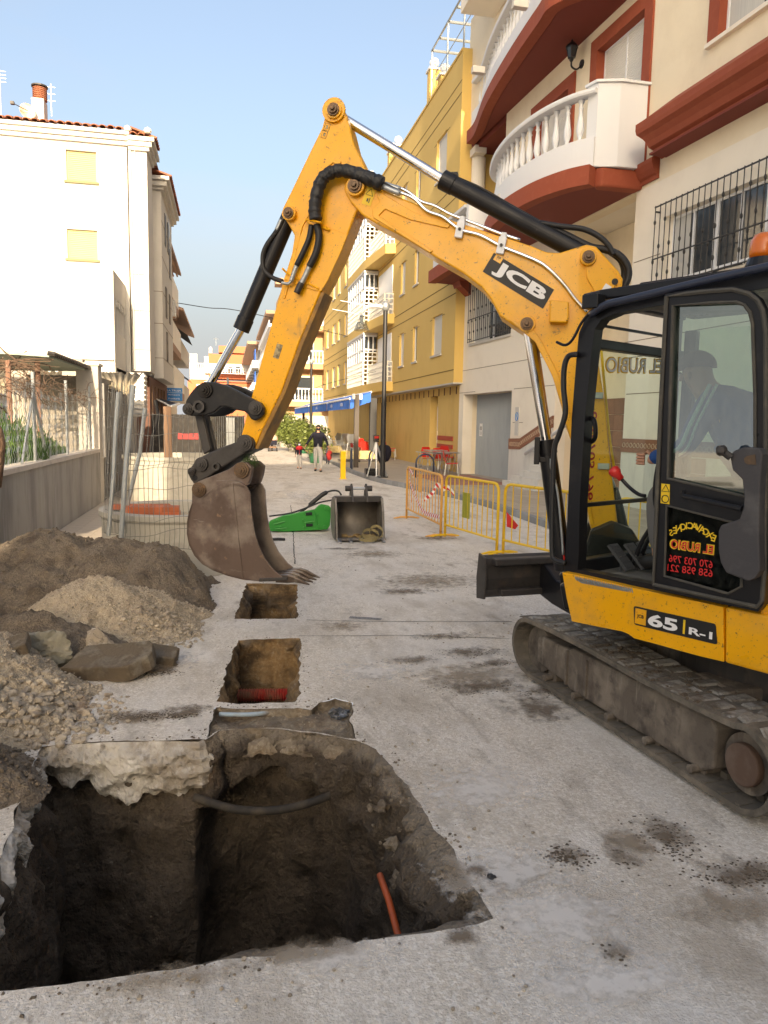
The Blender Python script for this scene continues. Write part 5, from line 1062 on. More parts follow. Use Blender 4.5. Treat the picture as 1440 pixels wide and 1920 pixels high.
def leaves(mb, c, rad, n, size, rnd, seedf=0., thr=-.12):
    c = Vector(c); k = 0; t = 0
    while k < n and t < n*12:
        t += 1; p = Vector((rnd.gauss(0, .42), rnd.gauss(0, .42), rnd.gauss(0, .42)))
        if p.length > 1: continue
        if fbm(p*2.1+Vector((seedf, 0, 0)), 3) < thr: continue
        q = c+Vector((p.x*rad[0], p.y*rad[1], p.z*rad[2])); a = rnd.random()*6.28; b = rnd.uniform(-.9, .9); d = Vector((math.cos(a)*math.cos(b), math.sin(a)*math.cos(b), math.sin(b))); e = d.cross(Vector((rnd.random()-.5, rnd.random()-.5, rnd.random()))).normalized(); s = size*rnd.uniform(.6, 1.3)
        mb.add([q-d*s, q+e*s*.38, q+d*s, q-e*s*.38], [(0,1,2,3)]); k += 1
rnd = random.Random(11)
def shrub(name, label, cat, base, rad, n, size, m, sd_, stems=5, group=None, thr=-.12, upright=False):
    t = thing(name, label, cat, base, group); mb = MB(); b = Vector(base)
    if upright:
        for i in range(n):
            a = rnd.random()*6.28; r = rnd.random()**.5; st = b+Vector((math.cos(a)*rad[0]*r, math.sin(a)*rad[1]*r, 0)); hh = rad[2]*2*rnd.uniform(.5, 1)*(1-.35*r); z = rnd.uniform(.2, 1)*hh; q = st+Vector((0, 0, z)); d = Vector((rnd.gauss(0,.35), rnd.gauss(0,.35), 1)).normalized(); e = d.orthogonal().normalized(); s = size*rnd.uniform(.7, 1.3); mb.add([q-d*s, q+e*s*.2, q+d*s, q-e*s*.2], [(0,1,2,3)])
    else: leaves(mb, b+Vector((0, 0, rad[2])), rad, n, size, rnd, sd_, thr)
    mb.build('foliage', m, t, recalc=False); mb = MB()
    for i in range(stems):
        a = i*6.28/stems; mb.tube([b, b+Vector((math.cos(a)*rad[0]*.3, math.sin(a)*rad[1]*.3, rad[2]*.8)), b+Vector((math.cos(a)*rad[0]*.5, math.sin(a)*rad[1]*.5, rad[2]*1.4))], .012, 5)
    mb.build('stem', m_twig, t); return t
for i, (px, py, Y, rx, hz, lab) in enumerate(((25, 855, 11.2, .5, .45, 'dark green oleander shrub nearest the left frame edge behind the fence'), (75, 850, 12.4, .7, .62, 'tallest dark green shrub behind the braced fence post'), (115, 850, 13.6, .5, .48, 'narrow dark green shrub between the two fence posts'), (150, 850, 15.2, .45, .38, 'small green shrub beside the white pillar'))):
    c = gy(px, py, Y); shrub('garden_shrub', lab, 'shrub', (min(c.x-.35, WX-.75), Y, .7), (rx*1.0, rx*1.5, hz*1.2), 5200, .06, m_leaf, i*3.3, upright=True, group='shrubs behind the chain link fence')
# garden ground and the shed with corrugated roof and vines
mb = MB(); mb.box(-14, WX-.23, 2.5, 22.3, .0, .55); o = mb.build('garden_ground', m_soil, kind='structure')
sh = thing('garden_shed', 'whitewashed shed with corrugated fibre roof and barred window behind the fence', 'shed', (-5, 19, 0))
mb = MB(); T_ = frame((0, 19.2, 0), (1,0,0), (0,-1,0)); xw0, xw1 = gy(4,800,19.2).x, gy(46,800,19.2).x; zw0, zw1 = gy(20,835,19.2).z, gy(20,757,19.2).z
wall(mb, -12, -3.4, .5, 2.25, -.2, 0, [(xw0, xw1, zw0, zw1)]); mb.build('shed_wall', mat('shaded_rough_whitewash', (.24,.22,.19), .95, layers=[((.30,.27,.22), 4, .48, .68, .7), ((.36,.34,.30), 9, .5, .7, .6)], bumps=[(22, .5, .02)]), sh)  # whitewash darkened: the shade under the roof is put into its colour
mb = MB(T_); mb.box(xw0, xw1, -.15, -.12, zw0, zw1); w_ = mb.build('window', m_pane, sh); grille(T_, xw0, xw1, zw0, zw1, sh, .16, False)
def corrug(name, x0, x1, ya, za, yb, zb, m, parent, pitch=.18, amp=.03):
    vs = []; fs = []; n = int((x1-x0)/pitch*6)
    for i in range(n+1):
        x = x0+(x1-x0)*i/n; h = amp*math.cos(x/pitch*2*PI); vs += [(x, ya, za+h), (x, yb, zb+h)]
    for i in range(n): fs.append((2*i, 2*i+2, 2*i+3, 2*i+1))
    mb = MB(); mb.add(vs, fs); o = mb.build(name, m, parent, smooth=True); s = o.modifiers.new('Solid', 'SOLIDIFY'); s.thickness = .012; return o
m_fib = mat('weathered_fibre_cement', (.28,.235,.16), .95, layers=[((.22,.18,.13), 3, .48, .7, .7), ((.55,.50,.38), 6, .5, .7, .5)])
xe = gy(168, 720, 18.6).x; zl = gy(100, 722, 18.6).z
corrug('corrugated_roof', -12, xe+.35, 18.6, 2.35, 21.4, 3.05, m_fib, sh)
xl = gy(50, 700, 17.6).x; 
pg = thing('pergola', 'rusty post pergola with green metal sheet and dry vines above the fence', 'pergola', (-4.5, 16, 0))
for (px, Y) in ((73, 14.6), (18, 13.5)): c = gy(px, 760, Y); mb = MB(); mb.cyl((c.x, Y, .5), (c.x, Y, gy(px, 676, Y).z), .045, 8); mb.build('pergola_post', mat('rusty_pole', (.20,.105,.07), .8, layers=[((.34,.29,.25), 5, .5, .7, .6)]), pg)
a, b = gy(0, 655, 14.2), gy(165, 692, 16.9); mb = MB(); c_ = gy(92, 663, 14.2); d_ = gy(0, 683, 14.2)
mb.add([gy(-40, 655, 14.2), gy(92, 664, 14.2), gy(167, 692, 17.2), gy(-20, 690, 18.0)], [(0,1,2,3)]); o = mb.build('sheet_roof', mat('pale_green_sheet', (.30,.36,.30), .6, layers=[((.12,.13,.11), 4, .5, .7, .5)]), pg); s = o.modifiers.new('Solid', 'SOLIDIFY'); s.thickness = .05
mb = MB()
for i in range(26): t = i/25; p = gy(92, 664, 14.2).lerp(gy(167, 692, 17.2), t); mb.cyl(p+Vector((-.02, 0, .02)), p+Vector((.10, 0, .0)), .045, 6)
mb.build('corrugated_edge', m_gun, pg)
mb = MB(); rr = random.Random(8)
for k in range(46):
    t = rr.random(); p = gy(-10+rr.random()*70, 672+rr.random()*16, 13.6+rr.random()*.8); P = [p]
    d = Vector((rr.uniform(-1, 1), rr.uniform(-.3, .3), rr.uniform(-.15, .05))).normalized()
    for j in range(5): d = (d+Vector((rr.gauss(0,.2), rr.gauss(0,.3), rr.gauss(-.02,.12)))).normalized(); P.append(P[-1]+d*.10)
    mb.tube(P, rr.uniform(.004, .014), 4)
for k in range(170):
    t = rr.random(); p = Vector((fx+rr.gauss(-.05, .06), 8.5+rr.random()*8.2, 2.28+rr.gauss(0, .07))); P = [p]; d = Vector((rr.uniform(-.3, .3), rr.uniform(-1, 1), rr.uniform(-.5, .3))).normalized()
    for j in range(4): d = (d+Vector((rr.gauss(0,.4), rr.gauss(0,.4), rr.gauss(0,.35)))).normalized(); P.append(P[-1]+d*.09)
    mb.tube(P, rr.uniform(.003, .007), 3)
mb.build('dry_vine', m_twig, pg, recalc=False)['kind'] = 'stuff'
for px, Y in ((43, 18.5), (138, 18.3)):
    c = gy(px, 720, Y); mb = MB(); mb.box(c.x-.22, c.x+.22, Y-.1, Y+.2, .5, c.z+.55); mb.build('shed_pier', mat('grey_beige_pier', (.36,.32,.27), .9), sh)
c = gy(6, 830, 9.0); st_ = thing('tree_stump', 'big round brown trunk at the left frame edge behind the fence', 'tree trunk', (c.x-.35, 9, .5)); mb = MB(); mb.lathe([(.16,-.5),(.20,-.22),(.22,0),(.19,.16),(.12,.24),(.04,.27)], (c.x-.20, 9.0, c.z), 18); mb.build('trunk', mat('brown_bark', (.22,.13,.08), .95, layers=[((.10,.06,.04), 8, .45, .65, .8)], bumps=[(20, .8, .03)]), st_, smooth=True)
# side lane: corrugated lean-to, AC units, rough wall
ln_ = thing('lean_to', 'corrugated lean-to roof over a rough wall between pillar and white building', 'lean-to', (-3.3, 22, 0))
xr = gy(262, 700, 21).x
a, b, c, d = gy(172, 700, 20.6), gy(268, 701, 20.6), gy(240, 741, 18.6), gy(205, 726, 18.6); vs = []; fs = []; n = 72
for i in range(n+1):
    t = i/n; h = Vector((0, 0, .028*math.cos(t*7*2*PI))); vs += [a.lerp(b, t)+h, d.lerp(c, t)+h]
for i in range(n): fs.append((2*i, 2*i+2, 2*i+3, 2*i+1))
mb = MB(); mb.add(vs, fs); o = mb.build('corrugated_sheet', m_fib, ln_, smooth=True); s = o.modifiers.new('Solid', 'SOLIDIFY'); s.thickness = .012
mb = MB(); mb.box(-4.2, gy(222,760,20.4).x, 17.4, 22.2, 0, 2.75); mb.build('rough_wall', mat('rough_grey_wall', (.26,.235,.20), .95, layers=[((.14,.12,.10), 3, .46, .66, .8), ((.42,.39,.34), 6, .52, .70, .7)], bumps=[(22, .6, .03)]), ln_); mb = MB(); a = gy(213,790,19).x; mb.cyl((a,17.3,1.0), (a,17.3,2.6), .06, 10); mb.build('white_pipe', m_white, ln_)
def acunit(px, py, Y, w, h, label, face='x', brk=True):
    c = gy(px, py, Y); t = thing('air_conditioner', label, 'air conditioner', c); mb = MB(); mb.box(c.x-w, c.x, Y-.4, Y+.4, c.z-h/2, c.z+h/2); mb.build('casing', m_white, t, bevel=.02)
    g = MB()
    for k in range(9): z = c.z-h/2+.08+(h-.16)*k/8; g.box(c.x+.001, c.x+.02, Y-.32, Y+.32, z-.018, z+.018)
    for k in range(9): z = c.z-h/2+.08+(h-.16)*k/8; g.box(c.x-w+.05, c.x-.05, Y-.42, Y-.401, z-.018, z+.018)
    g.build('vent_grille', m_tube, t)
    if brk: mb = MB(); mb.box(c.x-w, c.x+.02, Y-.42, Y-.36, c.z-h/2-.08, c.z-h/2-.01); mb.box(c.x-w, c.x+.02, Y+.3, Y+.36, c.z-h/2-.08, c.z-h/2-.01); mb.build('bracket', m_brown, t)
acunit(316, 425, 31.5, .5, .75, 'white air conditioner high on the side of the white building')
acunit(329, 580, 36.5, .55, .75, 'white air conditioner below the timber eave of the second left block')
acunit(273, 741, 23.2, .45, 1.25, 'tall cream air conditioner standing over the wire fence at street level', brk=False)
# shop sign and blue awning on the left
sg = thing('shop_sign', 'blue projecting shop sign with white lettering on the left side of the street', 'sign', gy(326, 740, 34)); a, b = gy(311, 727, 34), gy(342, 752, 34); mb = MB(); mb.box(a.x, b.x, 34, 34.08, b.z, a.z); mb.build('sign_board', m_blue_s, sg); mb = MB(); mb.box(a.x-1.0, a.x, 34.03, 34.06, a.z-.1, a.z-.06); mb.build('sign_bracket', m_steel, sg)
cx_ = (a.x+b.x)/2; hh = a.z-b.z
for s_, zz, k in (('LA TRUJA', .78, .17), ('Marisquería', .46, .12), ('Freiduría', .18, .12)): text(s_, m_white_ink, (cx_, 33.985, b.z+hh*zz), (1,0,0), (0,0,1), hh*k, 'sign_lettering', sg, .01, width=(b.x-a.x)*(.86 if k > .15 else .7))
mb = MB(); mb.box(a.x, b.x, 33.99, 33.999, b.z+hh*.62, b.z+hh*.64); mb.build('sign_rule', m_white_ink, sg)
la = thing('shop_awning', 'dark navy drooping shop awning under the blue sign', 'awning', gy(300, 750, 30)); mb = MB(); a, b, c, d = gy(282, 742, 29), gy(320, 762, 29), gy(336, 757, 33), gy(290, 745, 33); mb.add([a, b, c, d], [(0,1,2,3)]); o = mb.build('awning_canvas', m_navyc, la); s = o.modifiers.new('Solid', 'SOLIDIFY'); s.thickness = .02; mb = MB(); mb.tube([a, b], .03, 6); mb.tube([b, c], .05, 6); mb.build('awning_bar', m_alu, la)
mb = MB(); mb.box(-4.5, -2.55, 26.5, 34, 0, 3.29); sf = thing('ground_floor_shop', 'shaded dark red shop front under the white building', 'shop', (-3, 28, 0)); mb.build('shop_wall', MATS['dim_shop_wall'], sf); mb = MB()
for k in range(5): mb.box(-2.549, -2.50, 27+k*1.3, 27.1+k*1.3, 0, 3); 
mb.build('shop_mullion', m_wood, sf)
# ------------------------------------------------------------------ concrete rings, bricks, wire fence panel, plank, hoarding
def ringc(label, cx, cy, R, h, th=.13, z0=.0):
    t = thing('concrete_ring', label, 'concrete ring', (cx, cy, z0)); mb = MB(); n = 64; prof = [(R,0),(R,h-.10),(R+.03,h-.07),(R+.03,h),(R-th,h),(R-th,0)]; vs = []; fs = []
    for i in range(n):
        a = 2*PI*i/n; w_ = .006*fbm(Vector((math.cos(a)*3, math.sin(a)*3, cx)), 3)
        for (r, z) in prof: vs.append((cx+math.cos(a)*(r+w_), cy+math.sin(a)*(r+w_), z0+z))
    k = len(prof)
    for i in range(n):
        for j in range(k): fs.append((i*k+j, ((i+1) % n)*k+j, ((i+1) % n)*k+(j+1) % k, i*k+(j+1) % k))
    mb.add(vs, fs); mb.build('ring_wall', m_conc, t, bevel=.01); return t
r1 = gz(330, 1086); fy = r1.y; hR = .74
ringc('lower near concrete manhole ring with orange bricks stacked on it', -.62, fy+.92, .92, hR)
ringc('larger pale concrete manhole ring standing behind the bricks', -.95, 18.4, 1.45, 1.02)
mb = MB(); mb.box(-.12, .12, -.055, .055, -.03, .03); bm_ = mb.mesh('brick'); bm_.materials.append(m_brick)
bs_ = thing('brick_stack', 'row of orange bricks stacked inside the near concrete ring', 'bricks', (-.9, fy+.6, hR-.08)); rr = random.Random(4)
for i in range(7):
    c = gp(238+i*15, 958, Vector((0, fy+.62, 0)), Vector((0,1,0))); 
    for j in range(2): inst('brick', bm_, m_brick, bs_, Matrix.Translation((c.x, fy+.62+rr.uniform(-.01,.01), c.z-.035+.062*j)) @ Matrix.Rotation(PI/2+rr.uniform(-.05,.05), 4, 'Z') @ Matrix.Rotation(0, 4, 'X'))
for i in range(5): c = gp(228+i*18, 950, Vector((0, fy+.85, 0)), Vector((0,1,0))); inst('brick', bm_, m_brick, bs_, Matrix.Translation((c.x, fy+.86, c.z-.0)) @ Matrix.Rotation(rr.uniform(-.3,.3), 4, 'Z'))
mb = MB(); mb.cyl((-.62, fy+.92, 0.02), (-.62, fy+.92, hR-.16), .78, 32); mb.build('sand_fill', m_gravel, bs_)
rb_ = thing('brick', 'single orange brick lying on the ground behind the bucket edge', 'brick', gz(372, 1058)); c = gz(376, 1060, .03); rbm = MB(); rbm.box(c.x-.12, c.x+.12, c.y-.06, c.y+.06, .0, .06); rbm.build('brick_body', m_brick, rb_)
wf = thing('wire_fence_panel', 'leaning galvanised wire mesh site fence panel behind the soil mound', 'fence', (-.5, 8.9, .4)); Y0 = 8.4
def tubeY(px, Y, r, name, m=m_steel): mb = MB(); mb.tube([gy(x, y, Y) for x, y in px], r, 10); return mb.build(name, m, wf)
tubeY([(227,1010),(234,900),(250,722)], 8.35, .026, 'fence_pole'); tubeY([(203,1004),(212,900),(217,800),(226,700)][:3]+[(222,735)], 8.5, .022, 'fence_pole'); tubeY([(238,952),(262,850),(272,765)], 9.6, .024, 'fence_pole')
mb = MB()
for i in range(27):
    x = 232+i*9.3; top = 776+3*math.sin(i*.8); b = 8*math.sin(i*1.9); P = [(x+b*.3, top), (x, 800), (x+4*math.sin(i), 850), (x+2, 868), (x-1, 876), (x+b*.2, 940), (x+3, 1000), (x+1, 1030)]
    mb.tube([gy(u_, v_, Y0+.1*math.sin(i*.3)) for u_, v_ in P], .0042, 4)
for y, sl_ in ((780,0),(815,-2),(872,-6),(880,-6),(920,-14),(985,-34),(1010,-38),(1035,-10)): mb.tube([gy(232+i*20, y+sl_*i/12+3*math.sin(i*1.3+y), Y0-.02) for i in range(13)], .0042, 4)
mb.build('wire_mesh', m_wire, wf, recalc=False)['kind'] = 'stuff'
mb = MB()
for i in range(18):
    x = 194+i*2.6; P = [(x+10+3*math.sin(i), 720+8*math.sin(i*2)), (x+8, 790), (x+5+3*math.sin(i*3), 860), (x+2, 930), (x-1, 1000)]; mb.tube(curve_pts([gy(u_, v_, 8.7+.05*math.sin(i*2)) for u_, v_ in P], 3), .0042, 4)
for y in range(735, 1000, 22): mb.tube([gy(196+i*9+(1000-y)*.03, y+4*math.sin(i+y), 8.7) for i in range(5)], .0042, 4)
mb.build('crumpled_mesh', m_wire, wf, recalc=False)['kind'] = 'stuff'
pk = thing('timber_plank', 'upright weathered timber plank in front of the larger concrete ring', 'plank', gz(316, 944)); mb = MB(); q = gz(316, 944); a = gy(309, 942, q.y); b = gy(324, 942, q.y); t_ = gy(316, 762, q.y).z; mb.box(a.x, b.x, q.y-.04, q.y, 0, t_); mb.build('plank_body', m_wood, pk, bevel=.008)
hd = thing('dark_hoarding', 'black netted hoarding with a faded red poster beyond the concrete rings', 'hoarding', (-1.2, 24, 0)); Yh = 24.0
a, b = gy(284, 776, Yh), gy(352, 776, Yh); mb = MB(); mb.box(a.x, b.x+.4, Yh, Yh+.06, .1, a.z); mb.build('black_sheet', mat('black_debris_netting', (.03,.027,.025), .9, layers=[((.09,.08,.07), 8, .5, .7, .6)]), hd)
a2, b2_ = gy(352, 778, Yh+.5), gy(458, 774, Yh+.5); mb = MB(); mb.box(a2.x, b2_.x, Yh+.5, Yh+.56, .1, a2.z); mb.build('black_sheet', mat('torn_netting', (.07,.06,.05), .9, layers=[((.24,.20,.12), 7, .5, .66, .7), ((.02,.02,.02), 5, .5, .7, .7)]), hd)
mb = MB(); p, q = gy(333, 812, Yh-.03), gy(372, 824, Yh-.03); mb.box(p.x, q.x, Yh-.03, Yh-.02, q.z, p.z); mb.build('red_poster', mat('faded_red_poster', (.35,.03,.03), .7, layers=[((.05,.03,.03), 14, .5, .62, .8)]), hd)
mb = MB()
for i in range(28): x = a2.x+(b2_.x-a2.x)*i/27; mb.cyl((x, Yh+.45, .1), (x, Yh+.45, a2.z), .008, 4)
mb.build('fence_wire', m_steel, hd)
mb = MB(); c = gy(432, 780, Yh+.3); mb.box(c.x-.13, c.x+.13, Yh+.35, Yh+.42, 0, c.z-.05); mb.build('hoarding_post', m_steel, hd)
mb = MB(); mb.tube([gy(x, y, 22) for x, y in ((282,848),(285,820),(292,800),(296,775),(291,750))], .05, 6); mb.build('bent_black_tube', m_black, hd)
shrub('dry_bush', 'dry straw coloured bush tangled in the netting behind the digger linkage', 'bush', (gy(400, 800, 25.5).x, 25.5, .9), (.7,.4,.6), 900, .06, mat('dry_leaf', (.30,.24,.10), .9), 2.)
# ------------------------------------------------------------------ barriers
def barrier(A, B, m, label, nb=13, tape=False, rot=False, foot=True, green=False):
    A, B = Vector(A), Vector(B); t = thing('barrier', label, 'barrier', A, 'metal crowd barriers along the kerb'); d = (B-A).normalized(); n_ = Vector((-d.y, d.x, 0)); L = (B-A).length; h = 1.02; r = .12
    P = [A+UZ*.0]+[A+UZ*(h-r)]+[A+d*(r-r*math.cos(a))+UZ*(h-r+r*math.sin(a)) for a in (PI/6, PI/3, PI/2)]+[B-d*(r-r*math.cos(a))+UZ*(h-r+r*math.sin(a)) for a in (PI/2, PI/3, PI/6)]+[B+UZ*(h-r), B]
    mb = MB(); mb.tube(P, .022, 10); mb.build('frame_tube', m, t, smooth=True); mb = MB(); mb.tube([A+UZ*.20, B+UZ*.20], .018, 8); mb.build('bottom_rail', m, t)
    for k in range(1, nb): p = A.lerp(B, k/nb); mb = MB(); mb.tube([p+UZ*.2, p+UZ*(h-.005)], .0085, 6); mb.build('bar', m, t)
    for q in (A, B): mb = MB(); mb.tube([q-n_*.26+UZ*.0, q-n_*.12+UZ*.03, q+n_*.12+UZ*.03, q+n_*.26], .018, 6); mb.build('foot', m, t)
    
    if m is m_barro: mb = MB(); p = A.lerp(B, .40); mb.obox(p+UZ*.78, d*.09, n_*.004, UZ*.17); mb.build('name_plate', m, t)
    return t
UZ = Vector((0, 0, 1))
bA, bB = gz(762, 972), gz(826, 1006); barrier(bA, bB, m_barro, 'faded orange barrier farthest from the excavator, wound with red and white tape')
bC, bD = gz(834, 1006), gz(931, 1038); barrier(bC, bD, m_barr, 'yellow barrier in the middle of the row with a green striped plate', 11)
bE = gz(943, 1038); dE = (gz(1035, 1062)-bE).normalized(); bF = bE+dE*2.0; barrier(bE, bF, m_barr, 'yellow barrier partly hidden behind the excavator boom ram', 11)
bG = bF+Vector((.08, -.1, 0)); barrier(bG, bG+dE*1.9, m_barr, 'rusty yellow barrier seen through the excavator windscreen', 11)
m_tape = mat('barrier_tape', (.8,.78,.76), .5); n = m_tape.node_tree.nodes; l = m_tape.node_tree.links
wv = n.new('ShaderNodeTexWave'); wv.bands_direction = 'DIAGONAL'; wv.inputs['Scale'].default_value = 5.5; rp = n.new('ShaderNodeValToRGB'); rp.color_ramp.interpolation = 'CONSTANT'; rp.color_ramp.elements[0].color = (.8,.78,.76,1); rp.color_ramp.elements[1].position = .5; rp.color_ramp.elements[1].color = (.62,.03,.03,1); tcn = n.new('ShaderNodeTexCoord'); l.new(tcn.outputs['Object'], wv.inputs[0]); l.new(wv.outputs[0], rp.inputs[0]); l.new(rp.outputs[0], n['Principled BSDF'].inputs['Base Color'])
def tape(P, label, w_=.035, seed=0):
    Q = curve_pts(P, 10); vs = []; fs = []
    for i, p in enumerate(Q): t = i/len(Q); a = .6*math.sin(t*9+seed); vs += [p+Vector((.0, .3*math.sin(a), 1)).normalized()*w_*math.cos(a*.6), p-Vector((0, .3*math.sin(a), 1)).normalized()*w_*math.cos(a*.6)]
    for i in range(len(Q)-1): fs.append((2*i, 2*i+1, 2*i+3, 2*i+2))
    mb = MB(); mb.add(vs, fs); return tag(mb.build('barrier_tape', m_tape), label, 'tape')
d_ = (bB-bA).normalized(); o_ = Vector((-.03, 0, 0))
tape([bA+d_*.25+UZ*1.0+o_, bA+d_*.35+UZ*.75+o_, bA+d_*.8+UZ*.5+o_, bA+d_*1.4+UZ*.30+o_, bB+UZ*.33+o_], 'red and white barrier tape sagging across the orange barrier')
tape([bA+d_*.25+UZ*.98+o_, bA+d_*.55+UZ*.9+o_, bA+d_*.58+UZ*.6+o_, bA+d_*.48+UZ*.3+o_], 'short strand of red and white tape hanging down the orange barrier', seed=2)
tape([bB+UZ*.82, bB+Vector((-.10,-.03,.86)), bB+Vector((-.16,-.03,.74)), bB+Vector((-.30,-.02,.62))], 'knot of pink and white tape between orange and yellow barriers', .04, 3)
tape([bB+UZ*.78, bB+Vector((.10,-.03,.82)), bB+Vector((.2,-.03,.72)), bB+Vector((.22,-.02,.75))], 'loose tape end beside the yellow barrier corner', .04, 5)
mr_ = mat('red_rag', (.6,.03,.03), .8)
mb = MB(); mb.add([bE+Vector((.02,-.03,.62)), bE+Vector((.20,-.05,.42)), bE+Vector((.16,-.04,.36)), bE+Vector((.03,-.03,.40)), bE+Vector((.10,-.07,.5))], [(0,1,4),(1,2,4),(2,3,4),(3,0,4)]); tag(mb.build('red_rag', mr_), 'red rag tied between the two yellow barriers', 'rag')
tape([bE+dE*1.05+Vector((0,-.04,.30)), bE+dE*1.2+Vector((0,-.04,.34)), bE+dE*1.32+Vector((0,-.04,.26)), bE+dE*1.5+Vector((0,-.05,.30))], 'scrap of red and white tape on the lower rail near the boom ram', .03, 7)
mb = MB(); p = bC.lerp(bD, .42); dd = (bD-bC).normalized(); 
for k in range(4): mb.obox(p+dd*(-.09+.06*k)+UZ*.60, dd*.022, Vector((-dd.y, dd.x, 0))*.008, UZ*.20)
tag(mb.build('striped_plate', mat('green_yellow_stripes', (.30,.30,.03), .5)), 'green and yellow striped plate on the middle yellow barrier', 'plate')
# ------------------------------------------------------------------ street lamps, bollard, racks
def lamp():
    t = thing('street_lamp', 'tall black street lamp with curved arm in front of the yellow building', 'street lamp', (0,0,0), 'street lamps on the right pavement')
    mb = MB(); mb.cyl((0,0,0), (0,0,.03), .19, 16); mb.cyl((0,0,.03), (0,0,2.4), .085, 16); mb.cyl((0,0,2.4), (0,0,5.3), .07, 16); mb.build('pole', m_iron, t)
    for a in range(4): mb = MB(); mb.cyl((math.cos(a*PI/2+.8)*.15, math.sin(a*PI/2+.8)*.15, .03), (math.cos(a*PI/2+.8)*.15, math.sin(a*PI/2+.8)*.15, .06), .02, 6); mb.build('anchor_bolt', m_steel, t)
    mb = MB(); mb.lathe([(.07,0),(.10,.03),(.135,.12),(.13,.2),(.09,.27),(.02,.30)], (0,0,5.28), 16); mb.build('pole_cap', m_steel, t, smooth=True)
    mb = MB(); mb.tube(curve_pts([(0,0,5.38),(-.25,0,5.42),(-.55,0,5.38),(-.74,0,5.2),(-.76,0,5.08)], 5), .05, 8, rf=lambda u_: .07-.035*u_); mb.build('arm', mat('white_lamp_arm', (.62,.62,.60), .4), t, smooth=True)
    mb = MB(); mb.lathe([(.04,.0),(.07,-.06),(.14,-.20),(.24,-.42),(.255,-.46),(.24,-.46),(.13,-.21)], (-.76,0,5.1), 18); s = mb.build('lantern_shade', glassmat('clear_lantern_glass', (.85,.84,.80), .06, .6), t, smooth=True)
    mb = MB(); mb.lathe([(.05,.02),(.09,-.03),(.04,-.05)], (-.76,0,5.1), 14); mb.cyl((-.76,0,5.05), (-.76,0,4.85), .05, 10); mb.build('bulb_holder', m_steel, t); return t
L1 = lamp(); b1 = gz(717, 895, .115); b2c = gz(583, 855, .115)
dup(L1, TR(gy(583, 800, 37).x, 37, .115, 0, .86), 'thinner looking black street lamp with arched arm farther up the street beyond the awning')
L1.location = (b1.x, b1.y, .115); c = gy(628, 800, 60)
bo = thing('bollard', 'bright yellow flat bollard standing at the road edge', 'bollard', gz(643, 897)); c = gz(643, 898); mb = MB(); mb.box(c.x-.085, c.x+.085, c.y-.05, c.y+.05, 0, .92); mb.build('post', m_yb, bo, bevel=.012)
mb = MB(); mb.box(c.x-.12, c.x+.12, c.y-.1, c.y+.1, 0, .012); mb.build('base_plate', m_yb, bo)
fl = thing('flood_light_post', 'brown square post with two white flood lights beside the awning', 'post', (5.9, 27, 0)); Yf = 29.0; c = gy(669, 740, Yf); mb = MB(); mb.box(c.x-.09, c.x+.09, Yf-.09, Yf+.09, .1, c.z); mb.build('post', mat('brown_painted_post', (.06,.045,.035), .5), fl)
for s in (-1, 1): mb = MB(); mb.obox((c.x+s*.14, Yf-.1, c.z-.08), (.06, .0, 0), (0, .05, 0), (0, 0, .11)); mb.build('flood_light', m_whitep, fl, bevel=.02)
def rack():
    t = thing('bike_rack', 'dark blue arched bike rack', 'bike rack', (0,0,0), 'bike racks on the right pavement'); P = [Vector((-.3,0,0)), Vector((-.3,0,.5))]+[Vector((-.3*math.cos(a*PI/8), 0, .5+.27*math.sin(a*PI/8))) for a in range(1, 8)]+[Vector((.3,0,.5)), Vector((.3,0,0))]
    mb = MB(); mb.tube(P, .030, 8); mb.build('hoop', m_rackb, t, smooth=True)
    for s in (-.3, .3): mb = MB(); mb.cyl((s,0,0), (s,0,.012), .06, 10); mb.build('foot_plate', m_steel, t)
    return t
R1_ = rack(); R1_['label'] = 'dark blue hoop bike rack between the bollard and the lamp post'
p, q = gz(651, 872, .115), gz(668, 888, .115); c = (p+q)/2; R1_.location = (c.x, c.y, .115); R1_.rotation_euler.z = math.atan2(q.y-p.y, q.x-p.x)
for (x0, y0, x1, y1, lab) in ((686,884,711,888,'dark blue hoop bike rack right behind the tripod'), (783,896,809,896,'dark blue hoop bike rack in front of the stacked cafe tables'), (612,869,617,871,'dark blue hoop bike rack beside the man with the red bag'), (601,862,605,864,'farthest dark blue hoop bike rack near the planters')):
    p, q = gz(x0, y0, .115), gz(x1, y1, .115); dup(R1_, TR((p.x+q.x)/2, (p.y+q.y)/2, .115, math.atan2(q.y-p.y, q.x-p.x)), lab)
# surveyor tripod and case by the lamp
tc_ = gz(703, 893, .115); tp_ = thing('tripod', 'white and black folding tripod standing beside the near lamp post', 'tripod', tc_)
for (dx, dy, m) in ((-.28,-.1,m_tube), (.42,.1,m_tube), (.0,-.25,m_alu)): mb = MB(); top = tc_+Vector((.03,.05,1.15)); ft = tc_+Vector((dx,dy,0)); mb.cyl(ft, ft.lerp(top, .5), .02, 6); mb.cyl(ft.lerp(top, .5), top, .034, 6); mb.cyl(ft, ft+Vector((0,0,.06)), .03, 6); mb.build('leg', m, tp_)
mb = MB(); mb.lathe([(.10,0),(.10,.04),(.05,.06)], tc_+Vector((.03,.05,1.13)), 12); mb.obox(tc_+Vector((.03,.05,1.27)), (.09,0,0), (0,.06,0), (0,0,.08)); mb.build('head', m_gun, tp_); mb = MB(); mb.obox(tc_+Vector((.03,-.02,1.28)), (.07,0,0), (0,.01,0), (0,0,.035)); mb.build('red_marker', m_redpl, tp_)
